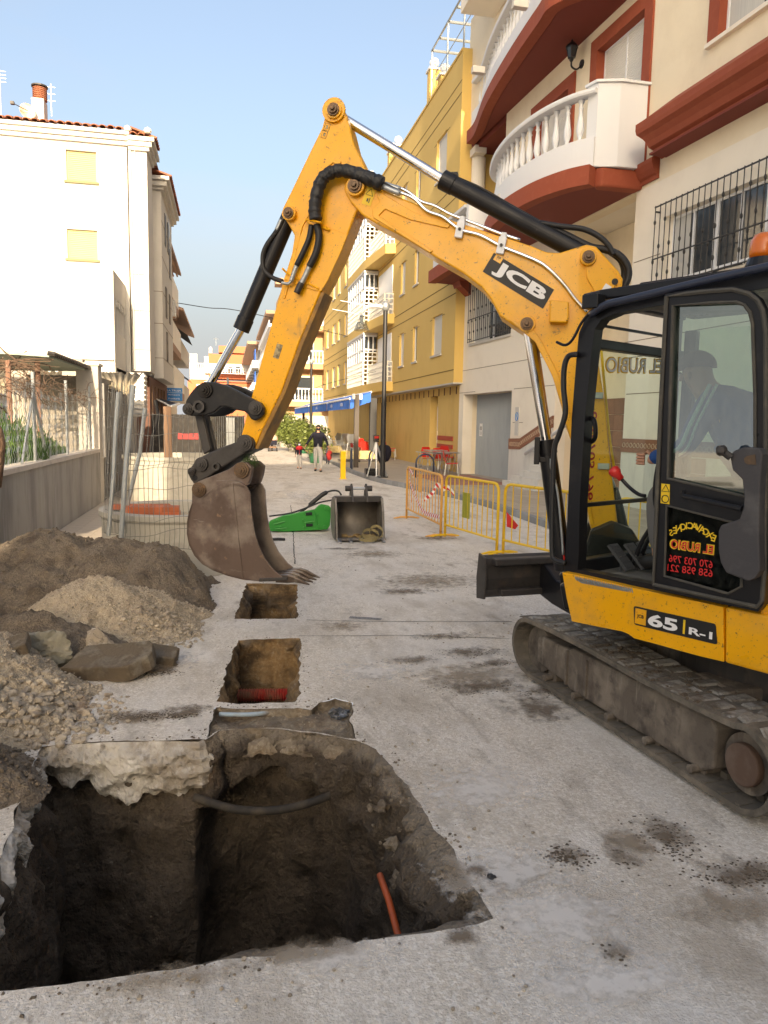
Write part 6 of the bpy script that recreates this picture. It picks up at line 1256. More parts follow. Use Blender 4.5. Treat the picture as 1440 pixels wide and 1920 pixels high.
cs = thing('equipment_case', 'black equipment case on the ground under the tripod', 'case', tc_); mb = MB(); mb.box(tc_.x-.28, tc_.x+.12, tc_.y+.1, tc_.y+.45, .116, .36); mb.build('case_body', m_black, cs, bevel=.03); mb = MB(); mb.tube([tc_+Vector((-.15,.09,.12)), tc_+Vector((-.15,.07,.16)), tc_+Vector((0,.07,.16)), tc_+Vector((0,.09,.12))], .012, 6); mb.build('case_handle', m_rubber, cs)
bg = thing('backpack', 'dark backpack hanging at the near lamp post beside the tripod', 'bag', (tc_.x+.42, tc_.y+.2, .6)); mb = MB(); mb.rock((tc_.x+.36, tc_.y+.35, .85), .26, 3, (.9,.6,1.3), 3, .15); mb.build('bag_body', m_navyc, bg, smooth=True); mb = MB(); mb.box(tc_.x+.22, tc_.x+.30, tc_.y+.1, tc_.y+.12, .6, 1.05); mb.build('bag_strap', m_whitep, bg)
# cafe furniture
def chair(m):
    t = thing('cafe_chair', 'red plastic cafe chair with aluminium legs', 'chair', (0,0,0), 'cafe chairs stacked on the terrace'); mb = MB()
    mb.add([(-.22,-.2,.45),(.22,-.2,.45),(.20,.2,.43),(-.20,.2,.43),(-.22,-.2,.42),(.22,-.2,.42),(.20,.2,.40),(-.20,.2,.40)], [(0,1,2,3),(7,6,5,4),(0,4,5,1),(1,5,6,2),(2,6,7,3),(3,7,4,0)]); mb.build('seat', m, t, bevel=.015)
    mb = MB(); P = [(-.21,.2,.46),(-.22,.27,.7),(-.17,.30,.86),(.17,.30,.86),(.22,.27,.7),(.21,.2,.46)]; mb.prism([Vector(p) for p in P], (0,.02,0)); mb.build('backrest', m, t, bevel=.01)
    for s in (-1, 1):
        for f in (-1, 1): mb = MB(); mb.cyl((s*.20, f*.19, .42), (s*.23, f*.24, 0), .012, 6); mb.build('leg', m_tube, t)
    return t
def table():
    t = thing('cafe_table', 'folding cafe table with aluminium legs', 'table', (0,0,0), 'cafe tables stacked on the terrace'); mb = MB(); mb.box(-.35,.35,-.35,.35,.70,.73); mb.build('table_top', m_tube, t, bevel=.008)
    for s in (-1, 1):
        mb = MB(); mb.cyl((s*.28,-.28,0), (s*.28,.28,.70), .013, 6); mb.build('leg', m_tube, t); mb = MB(); mb.cyl((s*.26,.28,0), (s*.26,-.28,.70), .013, 6); mb.build('leg', m_tube, t)
    return t
ch0 = chair(m_redpl); cha = chair(m_tube); tb0 = table(); used = {}
def put(o, px, py, z, rz, lab):
    c = gz(px, py, .115)
    if o.name not in used: used[o.name] = 1; kids(o); DUPC.setdefault(o.name, [(c_, [(g, []) for g in kids(c_)]) for c_ in kids(o)]); o.location = (c.x, c.y, .115+z); o.rotation_euler.z = rz; o['label'] = lab; return o
    return dup(o, TR(c.x, c.y, .115+z, rz), lab)
put(ch0, 731, 862, 0, 1.4, 'red plastic chair standing right of the near lamp post by the ochre wall'); put(ch0, 733, 861, .10, 1.4, 'upper red chair nested on the one right of the lamp post')
put(ch0, 688, 862, 0, .3, 'red plastic chair behind the tripod'); put(ch0, 683, 860, .12, .5, 'upper red chair nested behind the tripod'); put(ch0, 697, 862, .0, -.6, 'red plastic chair between tripod and lamp post'); put(ch0, 668, 856, .0, 2., 'red plastic chair behind the brown post'); put(ch0, 675, 857, .3, 1., 'red chair tipped on a table behind the brown post')
for i, (px, py, z, rz, lab) in enumerate(((622,848,0,.4,'grey metal chair nearest the black awning post'),(632,849,0,1.4,'grey metal chair left of the stacked tables'),(641,850,.1,2.2,'grey metal chair raised in the stack behind the bollard'),(649,851,0,-.4,'grey metal chair behind the bollard'),(657,853,.2,.9,'grey metal chair upside the stack left of the brown post'),(660,854,0,2.9,'grey metal chair at the foot of the brown post'))): o = put(cha, px, py, z, rz, lab)
for i in range(11): put(cha, 617+i*5.5, 848+i*.9+(i % 3), .16*(i % 3), i*1.9, 'grey metal chair in the jumbled stack between awning post and brown post')
put(tb0, 628, 850, .0, .2, 'grey folding table near the black awning post'); put(tb0, 655, 853, 0, .5, 'grey folding table behind the bollard'); put(tb0, 676, 858, 0, .1, 'folding table under the red chairs'); put(tb0, 682, 858, .12, .3, 'folding table top resting above the red chairs')
for i, (px, py, z, rz, lab) in enumerate(((800,884,0,0,'folding table at the left end of the stack against the cream wall'),(822,888,0,.1,'folding table in the middle of the stack against the cream wall'),(838,890,.06,0,'folding table at the right end, tight to the cream pier'),(815,887,.10,.05,'topmost folding table of the stack against the cream wall'))): put(tb0, px, py, z, rz, lab)
put(ch0, 805, 880, 0, .3, 'red chair under the left of the stacked tables'); put(ch0, 841, 884, .1, 2.2, 'red chair at the right end of the table stack'); put(ch0, 847, 892, 0, 1.2, 'red chair squeezed against the cream pier'); put(ch0, 826, 884, .0, .2, 'red chair under the middle of the stacked tables')
for i, (px, py, lab) in enumerate(((625,853,'beige box planter on wheels at the black awning post'),(655,866,'beige box planter on wheels behind the blue bike rack'),(689,866,'beige box planter on wheels behind the tripod'))):
    c = gz(px, py, .115); t = thing('box_planter', lab, 'planter', c, 'beige planters on the terrace'); mb = MB(); mb.box(c.x-.42, c.x+.42, c.y-.18, c.y+.18, .25, .62); mb.build('trough', mat('beige_stone_planter', (.50,.40,.20), .9, layers=[((.30,.22,.10), 6, .5, .66, .7)], bumps=[(12,.6,.02)]), t, bevel=.02); mb = MB(); mb.box(c.x-.5, c.x+.5, c.y-.2, c.y+.2, .18, .22); mb.build('trolley', m_gun, t)
    for s in (-.4, .4): mb = MB(); mb.cyl((c.x+s, c.y-.15, .16), (c.x+s, c.y-.11, .16), .045, 10); mb.build('castor', m_rubber, t)
# planters with shrubs by the far houses
for i, (px, py, r_, hh, lab) in enumerate(((592,868,.34,.55,'green round planter with a leafy shrub beside the man'),(568,850,.32,.50,'green planter with a shrub behind the child'),(549,846,.34,.50,'yellowish shrub in a planter beside the pram'),(532,838,.36,.6,'farthest yellowish shrub in a planter right of the pram'))):
    c = gz(px, py); t = thing('potted_shrub', lab, 'potted plant', (c.x, c.y, 0), 'potted shrubs along the house fronts'); mb = MB(); mb.lathe([(r_*.75,0),(r_,.42),(r_*1.05,.45),(r_*.9,.45),(r_*.9,.40)], (c.x, c.y, 0), 18); mb.build('pot', mat('dark_green_pot', (.01,.10,.05), .5) if i < 2 else m_conc, t)
    s_ = c.y/30; mb = MB(); leaves(mb, (c.x, c.y, .55+hh*s_*.8), (r_*2.1*s_, r_*2*s_, hh*s_*1.25), 2200, .075*s_, rnd, i*4.1, -.1); mb.build('foliage', m_leafy, t, recalc=False); mb = MB()
    for a in range(5): mb.tube([(c.x, c.y, .4), (c.x+.2*math.cos(a*1.3), c.y+.2*math.sin(a*1.3), .8), (c.x+.35*math.cos(a*1.3), c.y, 1.3)], .015, 5)
    mb.build('stem', m_twig, t)
# ------------------------------------------------------------------ breaker and spare bucket
gb = thing('hydraulic_breaker', 'green hydraulic breaker lying on the road with black hoses', 'breaker', gz(560, 997)); yG = gz(560, 998).y
def g(x, y, dy=0.): return gy(x, y, yG+dy)
out = [(503,996),(505,978),(509,975),(530,967),(560,961),(590,955),(597,948),(603,945),(617,948),(621,953),(619,985),(614,993),(540,997)]
mb = MB(); mb.prism([g(x, y) for x, y in out], (0,.05,0)); mb.build('side_plate', m_green, gb, bevel=.012); mb = MB(); mb.prism([g(x, y, .34) for x, y in out], (0,.05,0)); mb.build('side_plate', m_green, gb, bevel=.012)
mb = MB(); mb.prism([g(x, y, .06) for x, y in ((508,992),(510,979),(560,965),(594,958),(610,955),(610,988),(560,993))], (0,.27,0)); mb.build('breaker_body', m_green, gb, bevel=.02)
for x, y in ((612,953),(609,988),(568,975),(570,989),(520,975),(526,988),(596,965),(598,985)):
    mb = MB(); c = g(x, y); mb.cyl(c, c-Vector((0,.025,0)), .035 if x > 600 else .018, 12); mb.build('bolt', m_green, gb, bevel=.004)
for x, y in ((579,964),(580,985)): mb = MB(); a = g(x-6, y, -.004); b = g(x+6, y-1, -.004); mb.tube([a, b], .026, 10); mb.build('plate_slot', m_black, gb)
for (x0, y0, x1, y1) in ((572,980,590,977),(513,983,534,978),(517,992,538,990),(590,957,596,992)): mb = MB(); mb.tube([g(x0, y0, -.005), g(x1, y1, -.005)], .014, 8); mb.build('weld_rib', m_green, gb)
mb = MB(); c = g(504, 987, .2); mb.cyl(c, c-Vector((.10,0,0)), .05, 14); mb.build('chisel_stub', m_gun, gb)
mb = MB(); mb.tube(curve_pts([g(560,962,.2), g(572,955,.2), g(583,945,.2), g(595,935,.2), g(607,926,.2), g(622,920,.2), g(634,921,.2), g(640,928,.15)], 6), .02, 8, rf=lambda t: .038 if .25 < t < .62 else .016); mb.tube(curve_pts([g(505,968,.15), g(545,962,.1), g(580,950,.1), g(600,942,.1), g(625,937,.1)], 6), .014, 8); mb.build('breaker_hose', m_rubber, gb, smooth=True)
mb = MB(); c = gz(515, 1012, .02); mb.tube([c+Vector((-.12,0,0)), c+Vector((.05,0,.01)), c+Vector((.16,.02,0))], .022, 8); tag(mb.build('rubber_scrap', m_rubber), 'short black rubber scrap on the road left of the breaker', 'scrap')
sb = thing('spare_bucket', 'spare grey digging bucket standing on the road with its mouth to the camera', 'bucket', gz(675, 1015)); yB = gz(670, 1016).y; xL, xR = gy(632, 1000, yB).x, gy(720, 1000, yB).x
top = gy(675, 930, yB+.35).z
prof = [(.0,.045),(.12,.02),(.34,.02),(.52,.10),(.62,.26),(.64,.46),(.58,.62),(.48,.70),(.36,.735),(.30,.74)]   # (y back, z): floor, back, roof
k_ = top/.74
vs = []; fs = []
for (y, z) in prof:
    for x, dz in ((xL, 0), (xR, 0)): vs.append((x, yB+y, z*k_)); 
n = len(prof); vs2 = [(v[0], v[1]+.0, v[2]) for v in vs]
for i in range(n-1): fs.append((2*i, 2*i+1, 2*i+3, 2*i+2))
mb = MB(); mb.add(vs, fs); o = mb.build('bucket_shell', m_bkt2 if 'm_bkt2' in globals() else mat('greyish_bucket_steel', (.19,.17,.15), .5, .3, layers=[((.36,.33,.28), 3, .5, .7, .6), ((.13,.08,.05), 5, .55, .75, .6)], bumps=[(40,.2,.004)]), sb, smooth=True); s = o.modifiers.new('Solid', 'SOLIDIFY'); s.thickness = .018; s.offset = 0
m_b2 = MATS['greyish_bucket_steel']
side = prof+[(.20,.70),(.10,.50),(.06,.25)]
for x, s_, nm in ((xL-.02, -1, 'side_plate'), (xR, 1, 'side_plate')):
    mb = MB(); mb.prism([Vector((x, yB+y, z*k_)) for y, z in side], (.02,0,0)); mb.build(nm, m_b2, sb, bevel=.004); mb = MB(); mb.prism([Vector((x-.015*(s_ > 0)+(.0 if s_ > 0 else .0), yB+y, z*k_)) for y, z in ((.0,.045),(.06,.25),(.10,.50),(.20,.72),(.27,.72),(.17,.50),(.13,.25),(.08,.03))], (.035,0,0)); mb.build('side_cutter', m_b2, sb, bevel=.004)
mb = MB(); mb.box(xL, xR, yB+.24, yB+.34, top-.09, top-.0); mb.build('top_bar', m_gun, sb, bevel=.01); mb = MB(); mb.box(xL-.02, xR+.02, yB-.05, yB+.10, .03, .055); mb.build('cutting_edge', m_b2, sb, bevel=.004)
for k in range(5):
    x = xL+.03+(xR-xL-.06)*k/4; mb = MB(); mb.add([(x-.035,yB-.02,.07),(x+.035,yB-.02,.07),(x+.035,yB-.02,.02),(x-.035,yB-.02,.02),(x-.022,yB-.17,.03),(x+.022,yB-.17,.03),(x+.022,yB-.17,.005),(x-.022,yB-.17,.005)], [(3,2,1,0),(4,5,6,7),(0,1,5,4),(1,2,6,5),(2,3,7,6),(3,0,4,7)]); mb.build('bucket_tooth', mat('shiny_worn_tooth', (.40,.40,.41), .3, .8), sb, bevel=.006)
xm = (gy(658,930,yB+.4).x, gy(685,930,yB+.4).x)
for x in xm: mb = MB(); mb.prism([Vector((x-.015, yB+.30+y, top+z)) for y, z in ((-.12,-.08),(.2,-.08),(.12,.16),(.06,.20),(0,.16))], (.03,0,0)); mb.build('hanger_ear', m_gun, sb, bevel=.006)
mb = MB(); mb.cyl((xm[0]-.10, yB+.36, top+.12), (xm[1]+.10, yB+.36, top+.12), .022, 12); mb.build('cross_pin', m_tube, sb)
for x in (xm[0]-.05, xm[1]+.05): mb = MB(); mb.cyl((x-.05, yB+.36, top+.12), (x+.05, yB+.36, top+.12), .045, 12); mb.build('pin_collar', m_gun, sb, bevel=.006)
mb = MB(); rr = random.Random(9)
for k in range(26): mb.rock((xL+.1+(xR-xL-.2)*rr.random(), yB+.12+.25*rr.random(), .06), rr.uniform(.02,.05), k, (1.3,1,.6), 2, .4)
tag(mb.build('dirt_clods', mat('ochre_clay_dirt', (.24,.16,.07), 1, bumps=[(40,.8,.01)])), 'ochre dirt clods lying inside the spare bucket', 'dirt')['kind'] = 'stuff'
mb = MB(); c = Vector((xR-.22, yB-.03, .07))
for (R_, dx, dy, dz, a) in ((.13,0,0,.05,.5),(.11,.10,.06,.07,1.1),(.14,-.06,-.08,.0,.1)):
    P = [c+Vector((dx+R_*math.cos(t*PI/10), dy+R_*math.sin(t*PI/10)*math.cos(a), max(-.05, dz+R_*math.sin(t*PI/10)*math.sin(a)))) for t in range(20)]; vs = []; fs = []
    for p in P: vs += [p+Vector((0,0,.022)), p-Vector((0,0,.022))]
    for i in range(20): j = (i+1) % 20; fs.append((2*i, 2*i+1, 2*j+1, 2*j))
    mb.add(vs, fs)
o = tag(mb.build('lifting_strap', mat('tan_webbing', (.26,.21,.10), .9)), 'coiled tan lifting strap draped over the teeth of the spare bucket', 'strap'); s = o.modifiers.new('Solid', 'SOLIDIFY'); s.thickness = .006
# cables
def cable(P, label, r=.012): mb = MB(); mb.tube(curve_pts(P, 8), r, 5); tag(mb.build('overhead_cable', m_rubber), label, 'cable')
cable([gy(333, 568, 40), gy(390, 577, 40), gy(455, 585, 42)+Vector((.2,0,0)), Vector((7.9, 50, gy(455,590,42).z))], 'thin overhead cable crossing the sky from the left block', .02)
cable([gy(500, 775, 40), gy(560, 745, 38), gy(606, 722, 38), Vector((7.85, 38, 4.6))], 'thin cable sagging below the balconies toward the yellow building')
# ================================================================== excavator
def plate(mb, outer, holes, vec):
    """flat plate with holes, extruded by vec"""
    loops = [[Vector(p) for p in outer]]+[[Vector(p) for p in h] for h in holes]; allp = [p for l in loops for p in l]; n = len(allp)
    nrm = Vector(vec).normalized(); ax = (loops[0][1]-loops[0][0]).normalized(); ax = (ax-nrm*ax.dot(nrm)).normalized(); ay = nrm.cross(ax)
    flat = [[Vector((p.dot(ax), p.dot(ay), 0)) for p in l] for l in loops]
    tris = geometry.tessellate_polygon(flat); vec = Vector(vec)
    fs = [tuple(t) for t in tris]+[(t[2]+n, t[1]+n, t[0]+n) for t in tris]; o = 0
    for l in loops:
        k = len(l)
        for i in range(k): a, b = o+i, o+(i+1) % k; fs.append((a, b, b+n, a+n))
        o += k
    mb.add(allp+[p+vec for p in allp], fs); return mb
TH = math.radians(-28); UF = Vector((math.sin(TH), math.cos(TH), 0)); UR = Vector((math.cos(TH), -math.sin(TH), 0)); UZ = Vector((0, 0, 1))
P0 = gz(1060, 1080, .92); S0 = P0.z
def sp(x, y, off=0.): return gp(x, y, P0-UR*off, UR)           # left side of the cab, off = outward
def fp(x, y, off=0.): return gp(x, y, P0+UF*off, UF)           # front of the cab
def U(a, r, z): return Vector((P0.x, P0.y, 0))+UF*a+UR*r+UZ*z   # a forward, r to the right
PHI = math.radians(-66); BE = Vector((math.sin(PHI), math.cos(PHI), 0)); BN = Vector((math.cos(PHI), -math.sin(PHI), 0))
FOOT = gp(1140, 1012, P0+UF*.35, UF)
def bp(x, y, off=0.): return gp(x, y, FOOT+BN*off, BN)
ex = thing('excavator', 'yellow and black tracked excavator with raised arm beside the pit', 'excavator', (3.2, 3.9, 0))
def prismP(name, px, off, wd, m, parent=ex, bevel=.008, seg=2, sh=0.):
    mb = MB(); mb.prism([bp(x, y, off)+BN*sh for x, y in px], BN*wd); return mb.build(name, m, parent, bevel=bevel, seg=seg)
BOSS = []
def pin(parent, x, y, off, r=.055, l=.05, m=m_pin, nut=True):
    c = bp(x, y, off); mb = MB(); mb.cyl(c+BN*.02, c-BN*l*.35, r*.98, 22); b_ = mb.build('pin_boss', m_mach if parent in BOSS else m, parent, bevel=.004); mb = MB(); mb.cyl(c-BN*l*.35, c-BN*l*.55, r*.74, 20); mb.cyl(c-BN*l*.55, c-BN*l*.8, r*.52, 18); mb.lathe([(r*.30, 0), (r*.30, l*.22), (r*.24, l*.26)], c-BN*l*.8, 6, -BN); return mb.build('pivot_pin', m, parent, bevel=.003)
# boom
BW = .15
boom_px = [(645,352),(648,341),(658,331),(668,329),(690,341),(712,352),(746,368),(800,390),(850,414),(885,425),(930,440),(970,452),(1000,462),(1024,472),(1048,474),(1080,464),(1100,458),(1118,462),(1134,480),(1160,508),(1168,523),(1166,540),(1153,558),(1128,572),(1108,590),(1100,622),(1112,650),(1124,690),(1135,760),(1143,850),(1152,930),(1162,1012),(1140,1036),(1118,1020),(1107,985),(1096,930),(1089,880),(1077,838),(1064,805),(1054,762),(1037,703),(1020,667),(1004,641),(990,628),(965,612),(937,592),(920,560),(902,538),(867,511),(813,480),(778,458),(747,440),(707,420),(680,404),(658,380),(647,362)]
boom = prismP('boom', boom_px, -BW, 2*BW, m_mach, bevel=.012)
prismP('boom_side_rib', [(700,352),(716,362),(776,398),(845,420),(840,428),(770,412),(722,392),(710,404),(745,428),(800,462),(812,470),(806,474),(745,436),(700,408),(697,392),(712,378)], -BW-.012, .02, m_mach, boom, .004)
prismP('boom_root_plate', [(1003,641),(1035,703),(1054,762),(1075,845),(1096,930),(1107,985),(1114,985),(1104,930),(1086,845),(1064,758),(1046,700),(1016,640),(1000,618),(966,600),(955,600)], -BW-.014, .02, m_mach, boom, .004)
prismP('work_lamp_cover', [(1031,562),(1067,565),(1066,600),(1062,605),(1030,604)], -BW-.09, .09, m_mach, boom, .01)
mb = MB(); plate(mb, [bp(x, y, -BW-.02) for x, y in ((1118,478),(1150,508),(1160,528),(1143,550),(1120,556),(1100,520),(1098,486))], [[bp(1153+6*math.cos(t*PI/6), 528+7*math.sin(t*PI/6), -BW-.02) for t in range(12)]] if False else [], BN*.02); mb.build('lug_plate', m_mach, boom, bevel=.004)
mb = MB(); c = bp(1153, 528, -BW-.024); mb.cyl(c, c+BN*.003, .022, 16); mb.build('lug_hole', m_black, boom)
mb = MB(); mb.prism([bp(x, y, -BW-.026) for x, y in ((1136,531),(1147,538),(1139,552),(1127,545))], BN*.003); mb.build('warning_sticker', m_white_ink, boom)
BOSS.append(boom)
for (x, y, o, r) in ((1103,483,-BW-.02,.058),(988,608,-BW,.062),(667,350,-BW-.02,.072)): pin(boom, x, y, o, r, .07)
# decals on the boom
D = [bp(x, y, -BW-.004) for x, y in ((926,474),(1039,543),(1018,579),(905,509))]; mb = MB(); mb.prism(D, BN*.003); dc = mb.build('maker_decal', m_black_ink, boom)
ux = (D[1]-D[0]).normalized(); uy = (D[0]-D[3]); uy = (uy-ux*uy.dot(ux)).normalized(); W_ = (D[1]-D[0]).length; Hh = abs((D[0]-D[3]).dot(uy)); cen = sum(D, Vector())/4
text('JCB', m_white_ink, cen-BN*.003+ux*W_*.03-uy*Hh*.02, ux, uy, Hh*.74, 'maker_letters', dc, .045, width=W_*.84)
q = D[0].lerp(D[3], .16)+ux*W_*.10-BN*.003; mb = MB(); mb.obox(q+uy*.012, ux*.030, uy*.030, BN*.001); mb.build('maker_badge', m_mach, dc); text('JCB', m_black_ink, q+uy*.012-BN*.003, ux, uy, .018, 'badge_letters', dc, .03)
for (x0, y0, x1, y1, par) in ((697,352,686,384,boom),(612,244,606,262,None),):
    a, b = bp(x0, y0, -BW-.004), bp(x1, y1, -BW-.004)
    if par:
        mb = MB(); u_ = (b-a).normalized(); v_ = u_.cross(BN); mb.obox((a+b)/2, u_*(b-a).length*.5, v_*.036, BN*.001); s = mb.build('warning_sticker', m_yel_ink, par)
        mb = MB(); c = a.lerp(b, .3)-BN*.003; mb.tube([c+(-u_)*.03, c+v_*.028+u_*.018, c-v_*.028+u_*.018], .003, 5, True); c = a.lerp(b, .72)-BN*.003; mb.obox(c, u_*.012, v_*.006, BN*.001); mb.obox(c+v_*.015, u_*.018, v_*.003, BN*.001); mb.build('sticker_symbol', m_black_ink, s)
# hydraulic lines along the boom
def btube(name, px, off, r, m, parent, n=8, sub=6, offs=None, rf=None, label=None):
    P = [bp(x, y, (offs[i] if offs else off)) for i, (x, y) in enumerate(px)]; mb = MB(); mb.tube(curve_pts(P, sub), r, n, rf=rf); return mb.build(name, m, parent, smooth=True, label=label)
btube('steel_pipe', [(745,359),(775,372),(800,395),(830,407),(862,430),(900,441),(940,462),(985,480),(1020,497),(1055,530),(1078,560),(1101,585)], -BW-.022, .013, m_chrome, boom)
btube('steel_pipe', [(742,349),(765,360),(790,378),(815,386),(845,402),(900,423),(938,438),(975,450)], -BW+.03, .012, m_chrome, boom)
for (x, y) in ((862,430),(940,460)):
    mb = MB(); a, b = bp(x+3, y-14, -BW-.035), bp(x-3, y+14, -BW-.035); u_ = (b-a).normalized(); v_ = u_.cross(BN); mb.obox((a+b)/2+BN*.012, u_*.058, v_*.028, BN*.018); mb.obox(a-u_*.02+BN*.05, u_*.02, v_*.02, BN*.05); k_ = mb.build('pipe_clamp', m_alu, boom, bevel=.004)
    mb = MB(); c = (a+b)/2-BN*.006; mb.cyl(c, c-BN*.010, .012, 6); mb.build('clamp_bolt', m_black, k_)
m_sleeve = mat('black_hose_sleeve', (.014,.014,.015), .5, bumps=[(22, .6, .03)])
btube('hose_sleeve', [(592,413),(590,395),(592,375),(598,350),(608,332),(625,322),(645,320),(672,327),(700,338),(716,345)], -BW-.05, .05, m_sleeve, boom, 14, 8, rf=lambda t: .047+.003*math.sin(t*75)+.002*math.sin(t*131)+.010*max(0, t-.7)*3)
btube('black_hose', [(712,342),(728,350),(745,360)], -BW-.03, .018, m_rubber, boom); btube('hose_fitting', [(722,345),(750,355)], -BW+.01, .019, m_steel, boom); btube('hose_fitting', [(718,350),(750,363)], -BW-.035, .021, m_steel, boom)
# dipper arm
DW = .115
dip_px = [(604,238),(610,213),(615,201),(622,195),(632,195),(641,199),(648,213),(655,236),(664,272),(678,300),(690,330),(697,352),(690,368),(668,398),(643,464),(614,526),(602,546),(562,640),(528,734),(492,806),(477,842),(462,838),(448,826),(453,813),(474,734),(494,660),(513,591),(532,523),(547,474),(552,441),(539,418),(531,405),(530,390),(545,360),(578,291)]
dip = prismP('dipper_arm', dip_px, -DW, 2*DW, m_mach, bevel=.012)
prismP('arm_side_rib', [(602,330),(612,305),(625,299),(640,303),(636,309),(624,305),(615,312),(606,335),(585,392),(567,425),(556,470),(545,520),(534,560),(530,560),(541,515),(553,465),(563,420),(580,386)], -DW-.010, .014, m_mach, dip, .003)
prismP('arm_edge_strip', [(602,547),(562,641),(528,735),(492,806),(478,842),(484,842),(500,808),(536,735),(570,641),(609,549)], -DW+.0, 2*DW-.0, m_dirt_y, dip, .004)
prismP('arm_reinforcement', [(532,523),(560,535),(590,545),(602,546),(614,527),(640,470),(652,440),(600,420),(570,424),(553,466)], -DW-.008, .012, m_mach, dip, .004)
BOSS.append(dip)
for (x, y, r) in ((627,208,.062),(543,401,.055)): pin(dip, x, y, -DW-.02, r, .07)
mb = MB(); c = bp(627, 208, -DW-.0); mb.cyl(c, c-BN*.025, .088, 24); mb.build('pin_boss', m_mach, dip, bevel=.004)
for (x, y) in ((519,665),(523,652)):
    mb = MB(); a = bp(x, y, -DW-.003); u_ = (bp(x-4, y+14, -DW-.003)-a).normalized(); v_ = u_.cross(BN); mb.obox(a, u_*.028, v_*.024, BN*.001); mb.build('worn_sticker', mat('worn_sticker', (.45,.36,.20), .7, layers=[((.12,.09,.05), 30, .45, .6, .9)]), dip)
mb = MB()
for (x, y) in ((613,238),(608,252)):
    a = bp(x, y, -DW-.003); u_ = (bp(x-4, y+12, -DW-.003)-a).normalized(); v_ = u_.cross(BN); mb.tube([a-u_*.025-v_*.02, a-u_*.025+v_*.02, a+u_*.025+v_*.02, a+u_*.025-v_*.02], .002, 4, True); mb.obox(a, u_*.012, v_*.008, BN*.001)
mb.build('faded_symbols', MATS['worn_sticker'], dip)
# hose clamps and branch hoses on the arm
mb = MB(); mb.tube(curve_pts([bp(574,414,-DW-.02), bp(576,412,-DW-.10), bp(600,417,-DW-.10), bp(602,420,-DW-.02)], 4), .008, 6); mb.tube([bp(596,424,-DW-.01), bp(612,428,-DW-.03), bp(617,431,-DW-.02)], .012, 6); mb.build('hose_bracket', m_mach, dip)
btube('branch_hose', [(584,422),(580,445),(570,470),(556,498)], -DW-.05, .021, m_rubber, dip); 
btube('branch_hose', [(594,421),(598,445),(592,475),(580,500)], -DW-.05, .026, m_rubber, dip, 10, 24, rf=lambda t: .025+.003*(int(t*72) % 2))
btube('hose_fitting', [(556,498),(550,515),(546,527)], -DW-.05, .017, m_steel, dip); btube('hose_fitting', [(580,500),(571,520),(563,535)], -DW-.05, .020, m_steel, dip); btube('hose_end', [(565,530),(556,550)], -DW-.05, .025, m_gun, dip)
btube('steel_elbow', [(546,527),(540,532),(528,530)], -DW-.05, .012, m_steel, dip)
mb = MB(); mb.tube([bp(529,503,-DW-.04), bp(540,514,-DW-.02), bp(575,530,-DW-.02), bp(598,542,-DW-.01)], .008, 6); mb.build('fitting_bar', m_mach, dip)
btube('side_hose', [(532,408),(524,425),(514,440),(500,460),(493,480),(495,505),(510,520),(530,528)], -.06, .019, m_rubber, dip, 8, 8)
btube('hose_fitting', [(528,412),(519,432)], -.06, .020, m_steel, dip)
# cylinders
def ram(pre, a, b, c, off, rb, rr, m=m_black, parent=ex, cap=True):
    """a: barrel end, b: barrel mouth, c: rod end"""
    A, B_, C = bp(*a, off), bp(*b, off), bp(*c, off); mb = MB(); mb.cyl(A, B_, rb, 28); d = (B_-A).normalized(); mb.cyl(B_-d*.10, B_+d*.005, rb*1.09, 28); cy_ = mb.build(pre+'_cylinder', m, parent, bevel=.004)
    mb = MB(); mb.cyl(B_-d*.02, C, rr, 24); mb.build('piston_rod', m_chrome, cy_, smooth=False); return cy_
rc_ = ram('arm', (1100,480), (830,337), (627,212), 0, .066, .036)
mb = MB(); A, B_ = bp(880, 352, -.0), bp(1000, 425, 0); 
btube('cylinder_pipe', [(850,330),(900,352),(960,386),(1010,414)], -.02, .010, m_black, rc_); mb = MB(); a = bp(851, 330, 0); mb.obox(a, BE*.03, BN*.03, UZ*.02); mb.build('port_block', m_black, rc_)
btube('loop_hose', [(1012,418),(1050,424),(1095,430),(1125,445),(1142,462),(1150,478)], -.03, .020, m_rubber, rc_, 10, 8); btube('loop_hose', [(1020,424),(1060,440),(1105,462),(1135,468),(1160,478),(1176,498),(1178,520),(1166,545),(1150,566)], -.01, .026, m_rubber, rc_, 10, 8)
btube('loop_hose', [(1142,470),(1165,490),(1170,520),(1156,556)], .06, .024, m_rubber, rc_, 10, 8)
ram('bucket', (543,404), (452,618), (386,735), 0, .062, .034)
bc = ram('boom', (1056,1068), (1024,826), (988,608), -.05, .065, .038)
prismP('rod_guard', [(1003,632),(1009,640),(1034,812),(1031,822),(1026,822),(1000,660)], .0, .03, m_dirt_y, bc, .003)
mb = MB(); a = bp(1007, 845, -.12); mb.obox(a, BE*.02, BN*.03, UZ*.10); mb.obox(bp(1016, 862, -.09), BE*.05, BN*.02, UZ*.02); mb.build('hose_port', m_black, bc, bevel=.005)
btube('steel_pipe', [(1033,860),(1034,880),(1045,920),(1052,985),(1056,1040)], -.13, .010, m_steel, bc); btube('red_hose', [(1046,930),(1054,1000),(1058,1050)], -.11, .008, m_redpl, bc)
